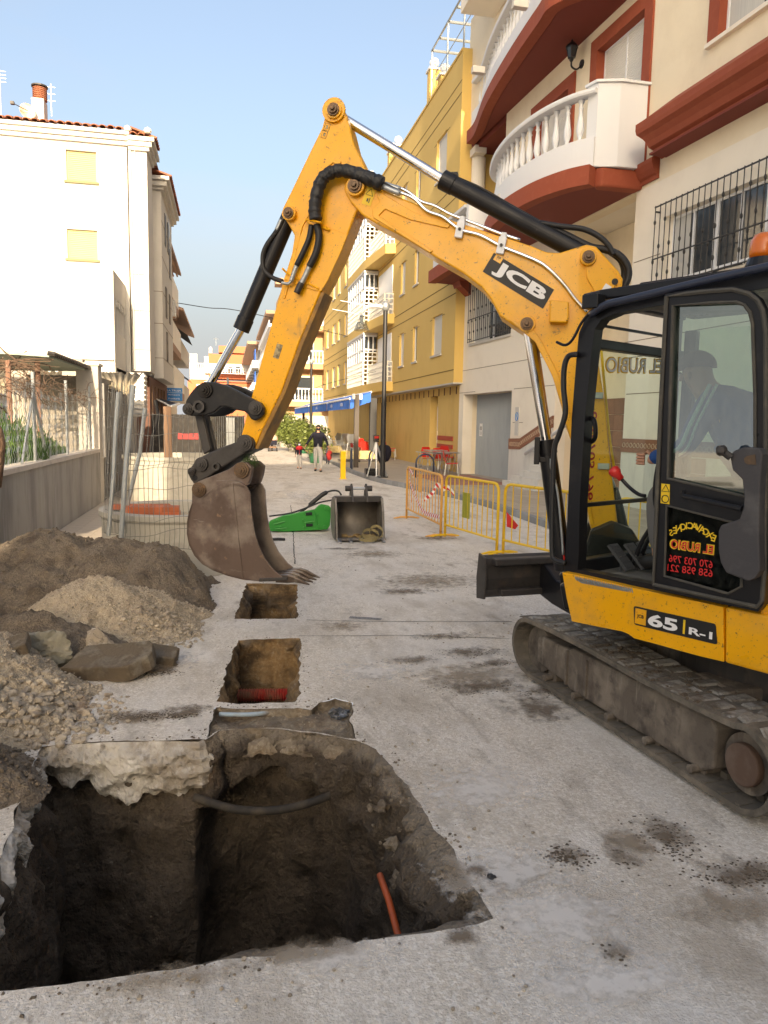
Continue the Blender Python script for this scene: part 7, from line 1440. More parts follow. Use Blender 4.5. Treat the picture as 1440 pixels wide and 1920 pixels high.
# bucket linkage
def Z6(*p): return [(330+x/4.365, 680+y/4.365) for x, y in p]
lv = Z6((66,385),(80,310),(115,250),(165,190),(230,156),(320,160),(420,190),(520,240),(610,288),(690,328),(718,372),(712,420),(680,455),(648,475),(612,462),(585,420),(555,398),(480,385),(420,362),(360,362),(310,405),(240,432),(130,437),(80,425))
ln = prismP('lever_link', lv, -DW-.075, .05, m_black, bevel=.01); prismP('lever_link', lv, -DW-.075, .05, m_black, bevel=.01, sh=2*DW+.1)
for x, y, r in ((386,731.5,.062),(354,767,.048),(480,765,.058)): pin(ln, x, y, -DW-.075, r, .06, m_gun)
mb = MB(); c = bp(375, 762.5, -DW-.078); mb.lathe([(.050,0),(.050,.03),(.030,.03),(.028,.0)], c, 20, -BN); mb.build('empty_pin_bush', m_gun, ln); mb = MB(); mb.cyl(c-BN*.01, c-BN*.002, .028, 16); mb.build('bush_hole', m_black, ln)
for off in (0, .10): prismP('tipping_link', Z6((150,425),(215,425),(282,715),(225,752)), -.07, .045, m_gun, bevel=.008, sh=off)
pin(ln, 386, 731.5, -DW-.075, .062, .06, m_gun)
# quick coupler
cp = prismP('quick_coupler', Z6((92,905),(98,880),(160,800),(200,770),(350,700),(520,640),(575,598),(620,610),(645,655),(632,715),(560,745),(400,845),(280,925),(200,975),(150,1000),(118,960)), -.14, .24, m_gun, bevel=.015)
for x, y, r in ((459.5,830.5,.068),(378,870.5,.058),(360,884,.034)): pin(cp, x, y, -.15, r, .05, m_gun)
mb = MB(); c = bp(365.5, 896, -.143); mb.cyl(c, c+BN*.002, .024, 14); mb.build('coupler_hole', m_black, cp); mb = MB(); c = bp(407, 874.5, -.14); mb.lathe([(.035,0),(.035,.03),(.018,.03),(.016,0)], c, 16, -BN); mb.build('bush', m_gun, cp)
text('JCB', m_gun, bp(418, 847, -.146), bp(430,840,-.146)-bp(406,853,-.146), UZ, .055, 'cast_letters', cp, .02)
mb = MB(); rnd = random.Random(5)
for k in range(60):
    a = bp(466+rnd.uniform(-10, 10), 852+rnd.uniform(-4, 6), rnd.uniform(-.1, .05)); mb.tube([a, a+Vector((rnd.uniform(-.03,.04), 0, -.03)), a+Vector((rnd.uniform(-.05,.08), 0, -.05-rnd.random()*.05))], .0016, 3)
mb.build('caught_grass', m_leaf, cp)['kind'] = 'stuff'
# bucket
WB = .34; OB = -.20
ear = Z6((128,1015),(180,972),(440,868),(500,820),(575,815),(622,858),(612,930),(590,1000),(560,1020),(480,1100),(300,1150),(150,1200),(128,1150))
bside = Z6((128,1150),(105,1220),(90,1300),(88,1400),(105,1490),(150,1580),(215,1650),(300,1700),(420,1745),(550,1778),(680,1790),(800,1790),(850,1775),(868,1755),(800,1700),(720,1600),(672,1500),(640,1390),(620,1270),(610,1150),(606,1070),(580,1020),(540,985),(490,965),(430,963),(360,990),(300,1030),(240,1078),(170,1140))
bkt = prismP('bucket_side', bside, OB, .022, m_bkt, bevel=.004)
# the shell: back and floor curve swept across the width
shell = [bp(x, y, OB) for x, y in Z6((560,1010),(470,985),(380,1010),(280,1060),(180,1120),(128,1160),(105,1220),(90,1300),(88,1400),(105,1490),(150,1580),(215,1650),(300,1700),(420,1745),(550,1778),(680,1790),(800,1790),(860,1780))]
vs = []; fs = []; cen = bp(*Z6((400,1400))[0], OB)
for p in shell: d = (cen-p).normalized()*.018; vs += [p, p+d, p+BN*WB, p+BN*WB+d]
for i in range(len(shell)-1): a = 4*i; fs += [(a, a+4, a+6, a+2), (a+1, a+3, a+7, a+5), (a, a+1, a+5, a+4), (a+2, a+6, a+7, a+3)]
mb = MB(); mb.add(vs, fs); mb.build('bucket_shell', m_bkt, ex, smooth=False)
prismP('bucket_side', bside, OB, .022, m_bkt, bevel=.004, sh=WB-.022)
# raised rib on the near side
prismP('side_rib', Z6((430,985),(465,985),(500,1320),(520,1500),(552,1775),(535,1775),(505,1500),(478,1320)), OB-.008, .01, m_bkt, bkt, .003)
prismP('side_cutter', Z6((580,1020),(606,1070),(612,1160),(622,1270),(642,1390),(674,1500),(722,1600),(800,1700),(868,1755),(850,1775),(800,1780),(745,1700),(680,1620),(630,1510),(600,1400),(585,1280),(572,1150),(560,1050)), OB-.010, .012, m_bkt, bkt, .003)
e_ = prismP('hanger_bracket', ear, OB+.02, .05, m_bkt, bevel=.008); prismP('hanger_bracket', ear, OB+.02, .05, m_bkt, bevel=.008, sh=WB-.09)
for x, y, r in ((453.5,881.5,.066),(374,918,.062)): pin(e_, x, y, OB+.02, r, .05, m_pin)
far = Z6((600,1000),(650,985),(700,1010),(712,1060),(712,1160),(720,1260),(740,1360),(790,1460),(850,1560),(930,1660),(960,1700),(900,1690),(640,1300))
# cutting edge and teeth
a, b = shell[-3], shell[-1]; dd = (b-a).normalized(); mb = MB(); mb.obox((a+b)/2+BN*WB/2+dd*.03+UZ*.012, dd*.12, BN*(WB/2+.012), UZ*.014); mb.build('cutting_edge', m_gun, ex, bevel=.004)
for k in range(4):
    c = b+BN*(.03+(WB-.06)*k/3)+UZ*.012; dz = Vector((0, 0, -.035)); r_ = .030; P = [c-dd*.05, c+dd*.05+dz*.2, c+dd*.11+dz*.5, c+dd*.17+dz*1.2, c+dd*.23+dz*1.9]; mb = MB()
    ws = [(.028,.030), (.030,.032), (.022,.022), (.018,.012), (.008,.005)]; vs = []; fs = []
    for p, (wx, wz) in zip(P, ws): vs += [p+BN*wx+UZ*wz, p-BN*wx+UZ*wz, p-BN*wx-UZ*wz, p+BN*wx-UZ*wz]
    for i in range(4):
        for j in range(4): fs.append((4*i+j, 4*i+(j+1) % 4, 4*i+4+(j+1) % 4, 4*i+4+j))
    fs += [(0,1,2,3), (16,17,18,19)]; mb.add(vs, fs); mb.build('bucket_tooth', mat('polished_tooth_steel', (.10,.075,.06), .3, .6, layers=[((.28,.25,.22), 5, .55, .7, .7), ((.05,.035,.03), 9, .5, .7, .7)]), ex, bevel=.005)
# ------------------------------------------------------------------ cab
def sprism(name, px, off, dep, m, parent=ex, bevel=.006, holes=()):
    mb = MB(); plate(mb, [sp(x, y, off) for x, y in px], [[sp(x, y, off) for x, y in h] for h in holes], UR*dep); return mb.build(name, m, parent, bevel=bevel)
ROOF = 2.62
cab = sprism('cab_frame', [(1057,1078),(1060,1039),(1064,957),(1072,781),(1080,680),(1085,625),(1097,598),(1115,580),(1144,567),(1250,545),(1340,527),(1440,508),(1500,497),(1500,530),(1440,540),(1340,556),(1240,573),(1156,587),(1128,599),(1115,617),(1109,664),(1097,781),(1087,938),(1085,1039),(1083,1068),(1235,1098),(1440,1140),(1500,1152),(1500,1168),(1440,1156),(1225,1110),(1057,1078)][:-1], 0, .085, m_black, bevel=.010)
# far side, rear and front of the cab in machine coordinates
CL = 1.62; CW = 1.14
mb = MB(); T_ = frame((P0.x, P0.y, 0), -UF, UR)       # x backwards, y to the right
mb.T = T_; mb.box(.10, .18, CW-.07, CW, S0, ROOF-.1); mb.box(.86, .94, CW-.07, CW, S0, ROOF-.1); mb.box(CL-.08, CL, CW-.07, CW, S0, ROOF-.1); mb.box(.05, CL, CW-.07, CW, S0, S0+.75) if False else None
mb.box(.0, CL, CW-.07, CW, S0, S0+.10); mb.box(CL-.08, CL, .0, .08, S0, ROOF-.1); mb.box(.9, CL, CW-.06, CW-.01, S0+.1, S0+.55); mb.box(CL-.06, CL, .08, CW-.07, S0, S0+.62); mb.build('cab_pillar', m_black, ex, bevel=.01)
mb = MB(T_); mb.box(.12, CL+.03, .02, CW, ROOF-.02, ROOF+.04); mb.box(.35, CL-.05, .08, CW-.06, ROOF+.04, ROOF+.06); mb.build('cab_roof', m_black, ex, bevel=.03)
mb = MB(T_); mb.box(.0, .07, .08, CW, 2.33, 2.39); mb.box(.0, .07, .08, CW, ROOF-.02, ROOF+.03); mb.box(-.01, .06, .085, CW-.07, S0+.0, S0+.10); mb.box(-.005, .05, CW-.075, CW, S0+.1, ROOF-.0); mb.build('windscreen_frame', m_black, ex, bevel=.008)
mb = MB(T_); mb.box(.0, .03, .09, CW-.07, S0+.43, S0+.455); mb.build('windscreen_bar', m_black, ex); mb = MB(T_); mb.box(.02, .04, .085, CW-.07, 2.47, 2.485); mb.build('windscreen_bar', m_black, ex)
mb = MB(T_); mb.add([(.015,.09,S0+.1),(.015,CW-.08,S0+.1),(.015,CW-.08,2.33),(.015,.09,2.33)], [(0,1,2,3)]); wsn = mb.build('windscreen', m_glassc, ex)
for a_, b_, c_ in ((.18,.86,S0+.1), (.94,CL-.08,S0+.55)): mb = MB(T_); mb.add([(a_,CW-.045,c_),(b_,CW-.045,c_),(b_,CW-.045,ROOF-.1),(a_,CW-.045,ROOF-.1)], [(0,1,2,3)]); mb.build('side_glass', m_glassc, ex)
mb = MB(T_); mb.add([(CL-.04,.08,S0+.62),(CL-.04,CW-.07,S0+.62),(CL-.04,CW-.07,ROOF-.1),(CL-.04,.08,ROOF-.1)], [(0,1,2,3)]); mb.build('rear_glass', m_glassc, ex)
# windscreen lettering (seen from behind, so mirrored)
a, b = fp(1136, 684, -.03), fp(1240, 687, -.03)
text('EL RUBIO', m_yel_ink, (a+b)/2+UF*.0, -(b-a), UZ, .105, 'windscreen_lettering', wsn, .05, width=(b-a).length*1.03)
text('EL RUBIO', m_white_ink, (a+b)/2-UF*.004, -(b-a), UZ, .09, 'windscreen_lettering', wsn, .012, width=(b-a).length)
text('670 703 796', m_red_ink, U(-.006, .20, S0+.75), -UZ, -UR, .085, 'windscreen_number', wsn, .02)
# door folded back against the side
dout = [(1247,551),(1285,545),(1320,541),(1375,537),(1405,545),(1422,558),(1432,578),(1438,620),(1438,760),(1437,900),(1435,1080),(1431,1135),(1421,1147),(1222,1104),(1226,1000),(1236,760)]
h1 = [(1262,573),(1330,568),(1380,566),(1396,572),(1406,586),(1411,606),(1416,745),(1416,860),(1410,934),(1252,897),(1256,760)]
h2 = [(1250,948),(1246,1080),(1365,1113),(1390,1100),(1396,985)]
door = sprism('door', dout, .10, .055, m_black, holes=[h1, h2], bevel=.008)
def ring(px, k):
    cx = sum(x for x, y in px)/len(px); cy = sum(y for x, y in px)/len(px); return [(cx+(x-cx)*k, cy+(y-cy)*k) for x, y in px]
mb = MB(); plate(mb, [sp(x, y, .075) for x, y in ring(h1, 1.01)], [], UR*.001); mb.f = [f for f in mb.f if len(f) == 3 and max(f) < len(h1)]; mb.v = mb.v[:len(h1)]; mb.build('door_glass', m_glass, door); sprism('door_glass', ring(h2, 1.01), .075, .006, glassmat('dark_lower_glass', (.10,.13,.11), .02, .95), door, 0)
P = [sp(x, y, .104) for x, y in ((1240,560),(1236,760),(1226,1000),(1222,1100))]
mb = MB(); mb.tube([sp(x, y, .104) for x, y in ring(dout, .975)], .012, 6, True); mb.tube([sp(x, y, .102) for x, y in h1], .009, 6, True); mb.tube([sp(x, y, .102) for x, y in h2], .008, 6, True); mb.build('door_seal', mat('grey_dusty_seal', (.07,.065,.055), .8, layers=[((.14,.12,.09), 9, .5, .7, .6)]), door)
def Z7(*p): return [(980+x/2.56, 430+y/2.56) for x, y in p]
sprism('latch_housing', Z7((992,1085),(1015,1062),(1060,1046),(1138,1050),(1150,1080),(1140,1200),(1135,1350),(1135,1500),(1138,1640),(1115,1675),(1080,1690),(1030,1670),(975,1648),(948,1600),(938,1540),(938,1450),(950,1420),(1040,1392),(1056,1350),(1062,1290),(1052,1200),(1005,1155)), .175, .07, mat('dusty_grey_plastic', (.055,.052,.055), .75, layers=[((.12,.115,.11), 5, .5, .72, .7)], bumps=[(60, .4, .004)]), door, .02)
sprism('latch_recess', Z7((1062,1100),(1075,1088),(1115,1080),(1120,1130),(1078,1128),(1064,1118)), .178, .004, m_pin, door, 0)
mb = MB(); a, b = sp(*Z7((955,1062))[0], .20), sp(*Z7((1000,1095))[0], .18); mb.cyl(a, b, .018, 8); mb.rock(a, .028, 2, (1,1,1), 2, .1); mb.build('door_knob', m_gun, door)
mb = MB(); mb.tube([sp(*Z7((772,1262))[0], .12), sp(*Z7((772,1280))[0], .16), sp(*Z7((1050,1342))[0], .16), sp(*Z7((1062,1330))[0], .12)], .014, 8); mb.build('door_handle', m_black, door)
sprism('warning_sticker', Z7((666,1220),(706,1224),(704,1320),(662,1314)), .104, .002, m_yel_ink, door, 0)
mb = MB(); c = sp(*Z7((686,1246))[0], .106); mb.tube([c+UZ*.022, c-UZ*.014+UF*.022, c-UZ*.014-UF*.022], .0028, 4, True); c = sp(*Z7((684,1294))[0], .106); mb.tube([c+UZ*math.cos(t*PI/6)*.020+UF*math.sin(t*PI/6)*.020 for t in range(12)], .0028, 4, True); mb.build('sticker_symbol', m_black_ink, door)
def mtext(s, m, x0, x1, yc, y1, h, bold=.0, off=.0815):
    a, b = sp(*Z7((x0, yc))[0], off), sp(*Z7((x1, y1))[0], off); return text(s, m, (a+b)/2, -(b-a), UZ, h, 'door_lettering', door, bold, width=(b-a).length)
# arched word: letters set one by one along the arc
wd = 'EXCAVACIONES'
for i, chh in enumerate(wd):
    t = i/(len(wd)-1); x = 917-(917-712)*t; y = 1482-46*math.sin(t*PI)-26*t; c = sp(*Z7((x, y))[0], .0815); an_ = (t-.5)*.5
    uxx = UF*math.cos(an_)-UZ*math.sin(an_); uyy = UZ*math.cos(an_)+UF*math.sin(an_); text(chh, m_yel_ink, c, uxx, uyy, .036, 'door_lettering', door, .02)
mtext('EL RUBIO', m_yel_ink, 705, 920, 1508, 1540, .055, .06, .080); mtext('EL RUBIO', m_red_ink, 712, 913, 1509, 1539, .044, .015, .083)
mtext('670 703 796', m_red_ink, 702, 912, 1578, 1610, .040, .012); mtext('658 958 221', m_red_ink, 695, 912, 1622, 1652, .040, .012)
# tube rail along the roof, lamp, beacon, grab tube
mb = MB(); mb.tube(curve_pts([sp(1108,590,.03), sp(1135,572,.05), sp(1180,561,.06), sp(1305,531,.06), sp(1440,500,.06), sp(1500,488,.06)], 5), .022, 10); mb.build('roof_rail', m_navy, ex, smooth=True)
mb = MB(); mb.tube(curve_pts([sp(x, y, .03) for x, y in ((1084,664),(1066,668),(1058,690),(1057,730),(1060,775),(1048,815),(1039,845),(1036,930),(1035,1031),(1042,1050),(1060,1056))], 5), .017, 8); mb.build('grab_rail', m_rubber, ex, smooth=True)
mb = MB(); mb.tube(curve_pts([sp(1043,641,.03), sp(1060,647,.03), sp(1074,636,.03), sp(1090,606,.03), sp(1108,583,.03)], 4), .010, 6); mb.tube([sp(1097,560,.02), sp(1130,552,-.1)], .03, 8); c = sp(1113, 566, .03); mb.obox(c, UF*.055, UR*.04, UZ*.04); mb.build('work_lamp', m_black, ex, bevel=.015)
bc0 = gp(1430, 492, P0+UR*.16, UR); mb = MB(); mb.lathe([(.08,-.08),(.085,-.02),(.07,.02)], bc0, 20); bb = mb.build('beacon_base', m_black, ex); mb = MB(); mb.lathe([(.064,.0),(.068,.03),(.064,.085),(.048,.115),(.02,.128)], bc0+UZ*.02, 20); mb.build('beacon_lens', mat('orange_beacon_plastic', (.75,.16,.01), .25, coat=.5), ex, smooth=True)
mb = MB(); mb.tube(curve_pts([bc0+UF*.08-UR*.05, bc0+UF*.2-UR*.10-UZ*.03, bc0+UF*.28-UR*.08-UZ*.10, bc0+UF*.35-UR*.12-UZ*.06], 5), .006, 5); mb.build('beacon_wire', m_rubber, ex)
# interior
mb = MB(T_); mb.box(.06, CL-.1, .08, CW-.08, S0-.02, S0+.012); mb.build('cab_floor', mat('worn_rubber_mat', (.12,.118,.105), .8, layers=[((.24,.23,.205), 4, .45, .7, .7)], bumps=[(60, .4, .004)]), ex)
mb = MB(T_); mb.box(.20, .50, .12, .42, S0+.013, S0+.03); mb.box(.55, .75, .1, .4, S0+.013, S0+.05); mb.build('floor_mat', MATS['worn_rubber_mat'], ex, bevel=.008)
tp = MB(); me = MB(); me.lathe([(.008,0),(.006,.006)], n=5)
sprism('step_tread', [(1076,1081),(1190,1104),(1176,1110),(1090,1094),(1078,1086)], .055, .02, m_steel, ex, .002)
mb = MB()
for k in range(26):
    c = sp(1080+k*4.2, 1084+k*.92, .058); mb.obox(c, UF*.006+UZ*.01, UR*.002, UZ*.006)
mb.build('tread_teeth', m_steel, ex)
seat = MB(T_); seat.box(.85, 1.30, .30, .80, S0+.30, S0+.46); seat.box(1.22, 1.40, .28, .82, S0+.42, S0+1.10); seat.box(1.26, 1.38, .40, .70, S0+1.12, S0+1.32); seat.box(.9, 1.3, .35, .75, S0+.01, S0+.3); seat.build('operator_seat', mat('dark_seat_vinyl', (.03,.03,.033), .6), ex, bevel=.04, seg=3)
mb = MB(T_); mb.box(.62, 1.15, .17, .28, S0+.28, S0+.58); mb.box(.62, 1.15, .80, .92, S0+.3, S0+.6); mb.build('arm_console', m_black, ex, bevel=.03)
for r_ in (.24, .86):
    a = U(-.62, r_, S0+.58); mb = MB(); mb.tube(curve_pts([a, a+UF*.02+UZ*.10, a+UF*.05+UZ*.2], 4), .014, 8); j = mb.build('joystick', m_black, ex); mb = MB(); mb.lathe([(.018,-.05),(.026,-.02),(.024,.03),(.012,.05)], a+UF*.055+UZ*.22, 10); mb.build('joystick_grip', m_rubber, j)
a, b = fp(1163, 890, -.30), U(-.62, .30, S0+.32); mb = MB(); mb.tube(curve_pts([gp(1160,892,P0-UF*.32,UF), gp(1178,912,P0-UF*.38,UF), gp(1196,926,P0-UF*.45,UF), gp(1210,930,P0-UF*.5,UF)], 5), .011, 8); lv_ = mb.build('lock_lever', m_black, ex); mb = MB(); c = gp(1157, 889, P0-UF*.32, UF); ax_ = (c-gp(1178,912,P0-UF*.38,UF)).normalized(); mb.lathe([(.018,-.04),(.022,-.01),(.034,.01),(.034,.035),(.02,.048)], c, 14, ax_); mb.build('lever_knob', m_redpl, lv_, smooth=True)
for k, (r_, a_) in enumerate(((.42, -.24), (.56, -.24), (.30, -.20))):
    c = U(a_, r_, S0+.12); mb = MB(); ax = (UF*.5+UZ*.5).normalized(); ay = ax.cross(UR); mb.obox(c, ax*.10, UR*.05, ay*.008)
    for i in range(5):
        for j in range(3): q = c+ax*(-.08+.04*i)+UR*(-.032+.032*j); mb.cyl(q, q-ay*.014 if (ay.z < 0) else q+ay*.014, .006, 5)
    mb.cyl(c-UZ*.1, c, .01, 6); mb.build('foot_pedal', mat('grey_pedal_steel', (.10,.105,.11), .5, .5), ex)
for k in (0, 1): mb = MB(); mb.tube(curve_pts([U(-.22, .40+.07*k, S0+.05), U(-.26, .41+.07*k, S0+.2), U(-.34, .43+.07*k, S0+.36)], 4), .014, 8); mb.build('travel_lever', m_black, ex)
mb = MB(); mb.tube(curve_pts([U(-.62,.10,S0+.45), U(-.54,.10,S0+.47), U(-.52,.10,S0+.62), U(-.55,.10,S0+.78), U(-.64,.10,S0+.78)], 4), .016, 8); mb.build('console_rail', m_black, ex)
mb = MB(); mb.tube(curve_pts([fp(1102,785,-.05), fp(1114,788,-.12), fp(1116,820,-.12), fp(1104,832,-.05)], 4), .014, 8); mb.build('inner_handle', m_black, ex)
# pipes on the back of the boom seen through the windscreen
btube('boom_pipe', [(1112,640),(1118,740),(1128,820),(1139,880),(1150,915)], BW-.25, .022, m_steel, boom); btube('boom_pipe', [(1126,640),(1135,740),(1143,820),(1152,880)], BW-.2, .010, m_yel_ink, boom); btube('boom_hose', [(1150,915),(1160,950),(1172,1000)], -.05, .035, m_rubber, boom)
for (x, y) in ((1119,742),(1131,874)): mb = MB(); c = bp(x, y, -BW+.02); mb.obox(c, BE*.04, BN*.05, UZ*.022); mb.build('pipe_clamp', m_steel, boom, bevel=.004)
# kingpost and swing casting
mb = MB(); c = FOOT.copy(); mb.cyl(c-BN*.24, c+BN*.24, .12, 28); mb.build('boom_pivot', m_black, ex, bevel=.01)
for off in (-.24, .17): mb = MB(); mb.prism([c+BN*off+BE*x+UZ*z for x, z in ((-.14,.12),(.0,.17),(.14,.10),(.22,-.25),(.34,-.32),(.30,-.50),(-.35,-.50),(-.35,-.2))], BN*.07); mb.build('swing_casting', m_black, ex, bevel=.015)
mb = MB(); mb.cyl(c+Vector((0,0,-.62)), c+Vector((0,0,-.12)), .15, 20) if False else mb.obox(c-UF*.22-UZ*.34, UF*.25, UR*.22, UZ*.16); mb.build('kingpost', m_black, ex, bevel=.02)
# yellow bodywork
sk = [(1054,1073),(1076,1077),(1190,1103),(1356,1138),(1357,1241),(1310,1230),(1266,1218),(1220,1205),(1189,1197),(1178,1189),(1166,1184),(1120,1175),(1072,1165),(1062,1120)]
skirt = sprism('side_skirt', sk, .055, .10, m_mach, ex, .014)
P = [sp(x, y, .055) for x, y in ((1359,1138),(1440,1155),(1440,1262),(1359,1243))]; ex1 = P[1]-P[0]; ex1.z = 0; d_ = ex1.normalized()
mb = MB(); mb.prism([P[0], P[0]+d_*1.5, P[0]+d_*1.5+UZ*(P[3].z-P[0].z-.02), P[3]], UR*.1); mb.build('rear_skirt', m_mach, ex, bevel=.014)
mb = MB(T_); mb.box(CL+.06, CL+.62, -.02, 1.9, .72, 1.75); mb.box(.9, CL+.05, CW+.03, 1.9, .72, 1.62); mb.box(-.02, .9, CW+.03, 1.9, .72, .95); mb.build('engine_cover', m_mach, ex, bevel=.06, seg=3)
sprism('rear_side_panel', [(1424,1160),(1440,1163),(1500,1175),(1500,1090),(1440,1075),(1438,1080)], .03, .03, m_mach, ex, .004)
mb = MB(T_); mb.box(.0, CL+.5, .05, 1.85, .66, S0-.02); mb.build('turntable_frame', m_black, ex, bevel=.02)
mb = MB(); c = Vector((3.25, 3.8, 0)); mb.cyl(c+UZ*.36, c+UZ*.68, .55, 32); mb.build('slew_ring', m_gun, ex)
# model decal
O = .0585
D = [sp(x, y, O) for x, y in ((1188,1136),(1342,1170),(1345,1209),(1189,1171))]; D2 = []
def rnd_quad(Q, r=.12, k=3):
    out = []
    for i in range(4):
        a, b, c = Q[i-1], Q[i], Q[(i+1) % 4]; s = min((b-a).length, (c-b).length)*r
        p, q = b+(a-b).normalized()*s, b+(c-b).normalized()*s
        out += [p, (p+q+b*2)/4, q]
    return out
mb = MB(); mb.prism(rnd_quad(D), UR*.002); dc = mb.build('model_decal', m_black_ink, skirt)
ux = (D[1]-D[0]).normalized(); W_ = (D[1]-D[0]).length; Hh = (D[0]-D[3]).length; uy = UZ; uyv = (UZ-ux*UZ.dot(ux)).normalized(); base = D[3].lerp(D[0], .5)
def on(t, v=0., o=.004): return base+ux*W_*t+uyv*Hh*v-UR*o
mb = MB(); mb.obox(on(.09, .0, .001), ux*W_*.072, uyv*Hh*.41, UR*.0012); mb.build('decal_panel', m_mach, dc); text('JCB', m_black_ink, on(.09, 0, .004), ux, uyv, Hh*.24, 'decal_letters', dc, .03)
text('65', m_white_ink, on(.375, -.02), ux, uyv, Hh*.66, 'decal_letters', dc, .035, width=W_*.37); mb = MB(); mb.obox(on(.635, 0, .002), ux*W_*.012, uyv*Hh*.36, UR*.001); mb.build('decal_bar', m_yel_ink, dc)
text('R-1', m_white_ink, on(.83, -.12), ux, uyv, Hh*.36, 'decal_letters', dc, .03, width=W_*.27)
# ------------------------------------------------------------------ tracks
tA, tB = gz(1390, 1540), gz(1010, 1290); TDv = (tB-tA).normalized(); TRr = Vector((TDv.y, -TDv.x, 0)); TO = tA.copy()
def tfront(x, y):   # distance along the track line of a point seen on its outer side
    p = gp(x, y, TO, TRr); return (p-TO).dot(TDv), p.z
sF = tfront(960, 1200)[0]; R1 = .205; sR = -.165
def trackpath(n=14):
    P = []; a, b = sR+R1, sF-R1
    for k in range(40): P.append((a+(b-a)*k/40, 0.0+.0))
    for k in range(n): t = -PI/2+PI*k/n; P.append((b+math.cos(t)*R1, R1+.015+math.sin(t)*R1))
    for k in range(40):
        u_ = k/40; P.append((b-(b-a)*u_, 2*R1+.015+.012*math.sin(u_*PI*2)))
    for k in range(n+2): t = PI/2+PI*k/(n+2); P.append((a+math.cos(t)*(R1+.015), R1+.015+math.sin(t)*(R1+.015)))
    return P
TP_ = trackpath()
def at(s, z, r): return Vector((TO.x, TO.y, 0))+TDv*s+TRr*r+UZ*z
def make_track(r0, name):
    TWd = .38; mb = MB(); n = len(TP_); vs = []; fs = []
    prof = [(0, .0), (.0, .030), (.05, .036), (.33, .036), (TWd, .030), (TWd, 0), (.22, -.004), (.19, -.012), (.16, -.004)]; k = len(prof)
    cz = (R1+.01); 
    for i, (s, z) in enumerate(TP_):
        a, b = TP_[i-1], TP_[(i+1) % n]; d = Vector((b[0]-a[0], b[1]-a[1])).normalized(); nn = Vector((d.y, -d.x))      # outward
        for (r_, h) in prof: wv = .003*fbm(Vector((s*7, z*7, r_*9)), 3); vs.append(at(s+nn.x*(h-.03+wv), z+.03+nn.y*(h-.03+wv), r0+r_))
    for i in range(n):
        for j in range(k): fs.append((i*k+j, i*k+(j+1) % k, ((i+1) % n)*k+(j+1) % k, ((i+1) % n)*k+j))
    mb.add(vs, fs); tr = mb.build(name, m_track, ex)
    return tr
def lugs(tr, r0):
    pad = MB(); pad.add([(-.086,-.046,0),(.084,-.036,0),(.086,.040,0),(-.080,.046,0),(-.076,-.036,.012),(.074,-.024,.014),(.074,.028,.011),(-.068,.034,.013)], [(3,2,1,0),(4,5,6,7),(0,1,5,4),(1,2,6,5),(2,3,7,6),(3,0,4,7)]); me = pad.mesh('track_lug'); me.materials.append(m_pad)
    P = [Vector((s, z, 0)) for s, z in TP_]; P.append(P[0]); WL = walkline(P, .118); rr = random.Random(3)
    for i, q in enumerate(WL[:-1]):
        nx = WL[i+1]; d = (nx-q).normalized(); o = Vector((d.y, -d.x, 0))
        for c_, rc2 in enumerate((.095, .285)):
            if (i+c_) % 2 and False: continue
            pz = Vector((q.x, q.y, 0))+d*((.059 if c_ else 0)+rr.uniform(-.008,.008))+o*.004; c = at(pz.x, pz.y+.03, r0+rc2+rr.uniform(-.006, .006)); zz = TDv*o.x+UZ*o.y; yy = TDv*d.x+UZ*d.y; xx = yy.cross(zz)
            kk = rr.uniform(.5, 1.1); xx = (xx+yy*rr.uniform(-.12,.12)).normalized(); inst('track_lug', me, m_pad, tr, frame(c, xx*rr.uniform(.85,1.02), yy*rr.uniform(.85, 1.1), zz*kk))
    mb = MB()
    for i in range(0, len(WL)-1):
        q = WL[i]; d = (WL[i+1]-q).normalized(); o = Vector((d.y, -d.x, 0)); c = at(q.x-o.x*.045, q.y+.03-o.y*.045, r0+.19); mb.obox(c, (TDv*d.x+UZ*d.y)*.022, TRr*.045, (TDv*o.x+UZ*o.y)*.022)
        c = at(q.x-o.x*.030, q.y+.03-o.y*.030, r0+.07); mb.obox(c, (TDv*d.x+UZ*d.y)*.014, TRr*.06, (TDv*o.x+UZ*o.y)*.006)
    mb.build('drive_teeth', m_track, tr)['kind'] = 'stuff'
tr1 = make_track(0, 'track'); lugs(tr1, 0); mb = MB(); rr = random.Random(12)
for k in range(520):
    s = rr.uniform(.15, sF-.3); r_ = rr.uniform(.02, .37); mb.rock(at(s, 2*R1+.05+.012*math.sin((1-(s-.04)/(sF-.4))*PI*2), r_), .004+.016*rr.random()**4, k, (1.2,1,.6), 1, .4)
mb.build('track_mud_crumb', m_mud, tr1, recalc=False)['kind'] = 'stuff'; tr2 = make_track(1.5, 'track'); lugs(tr2, 1.5)
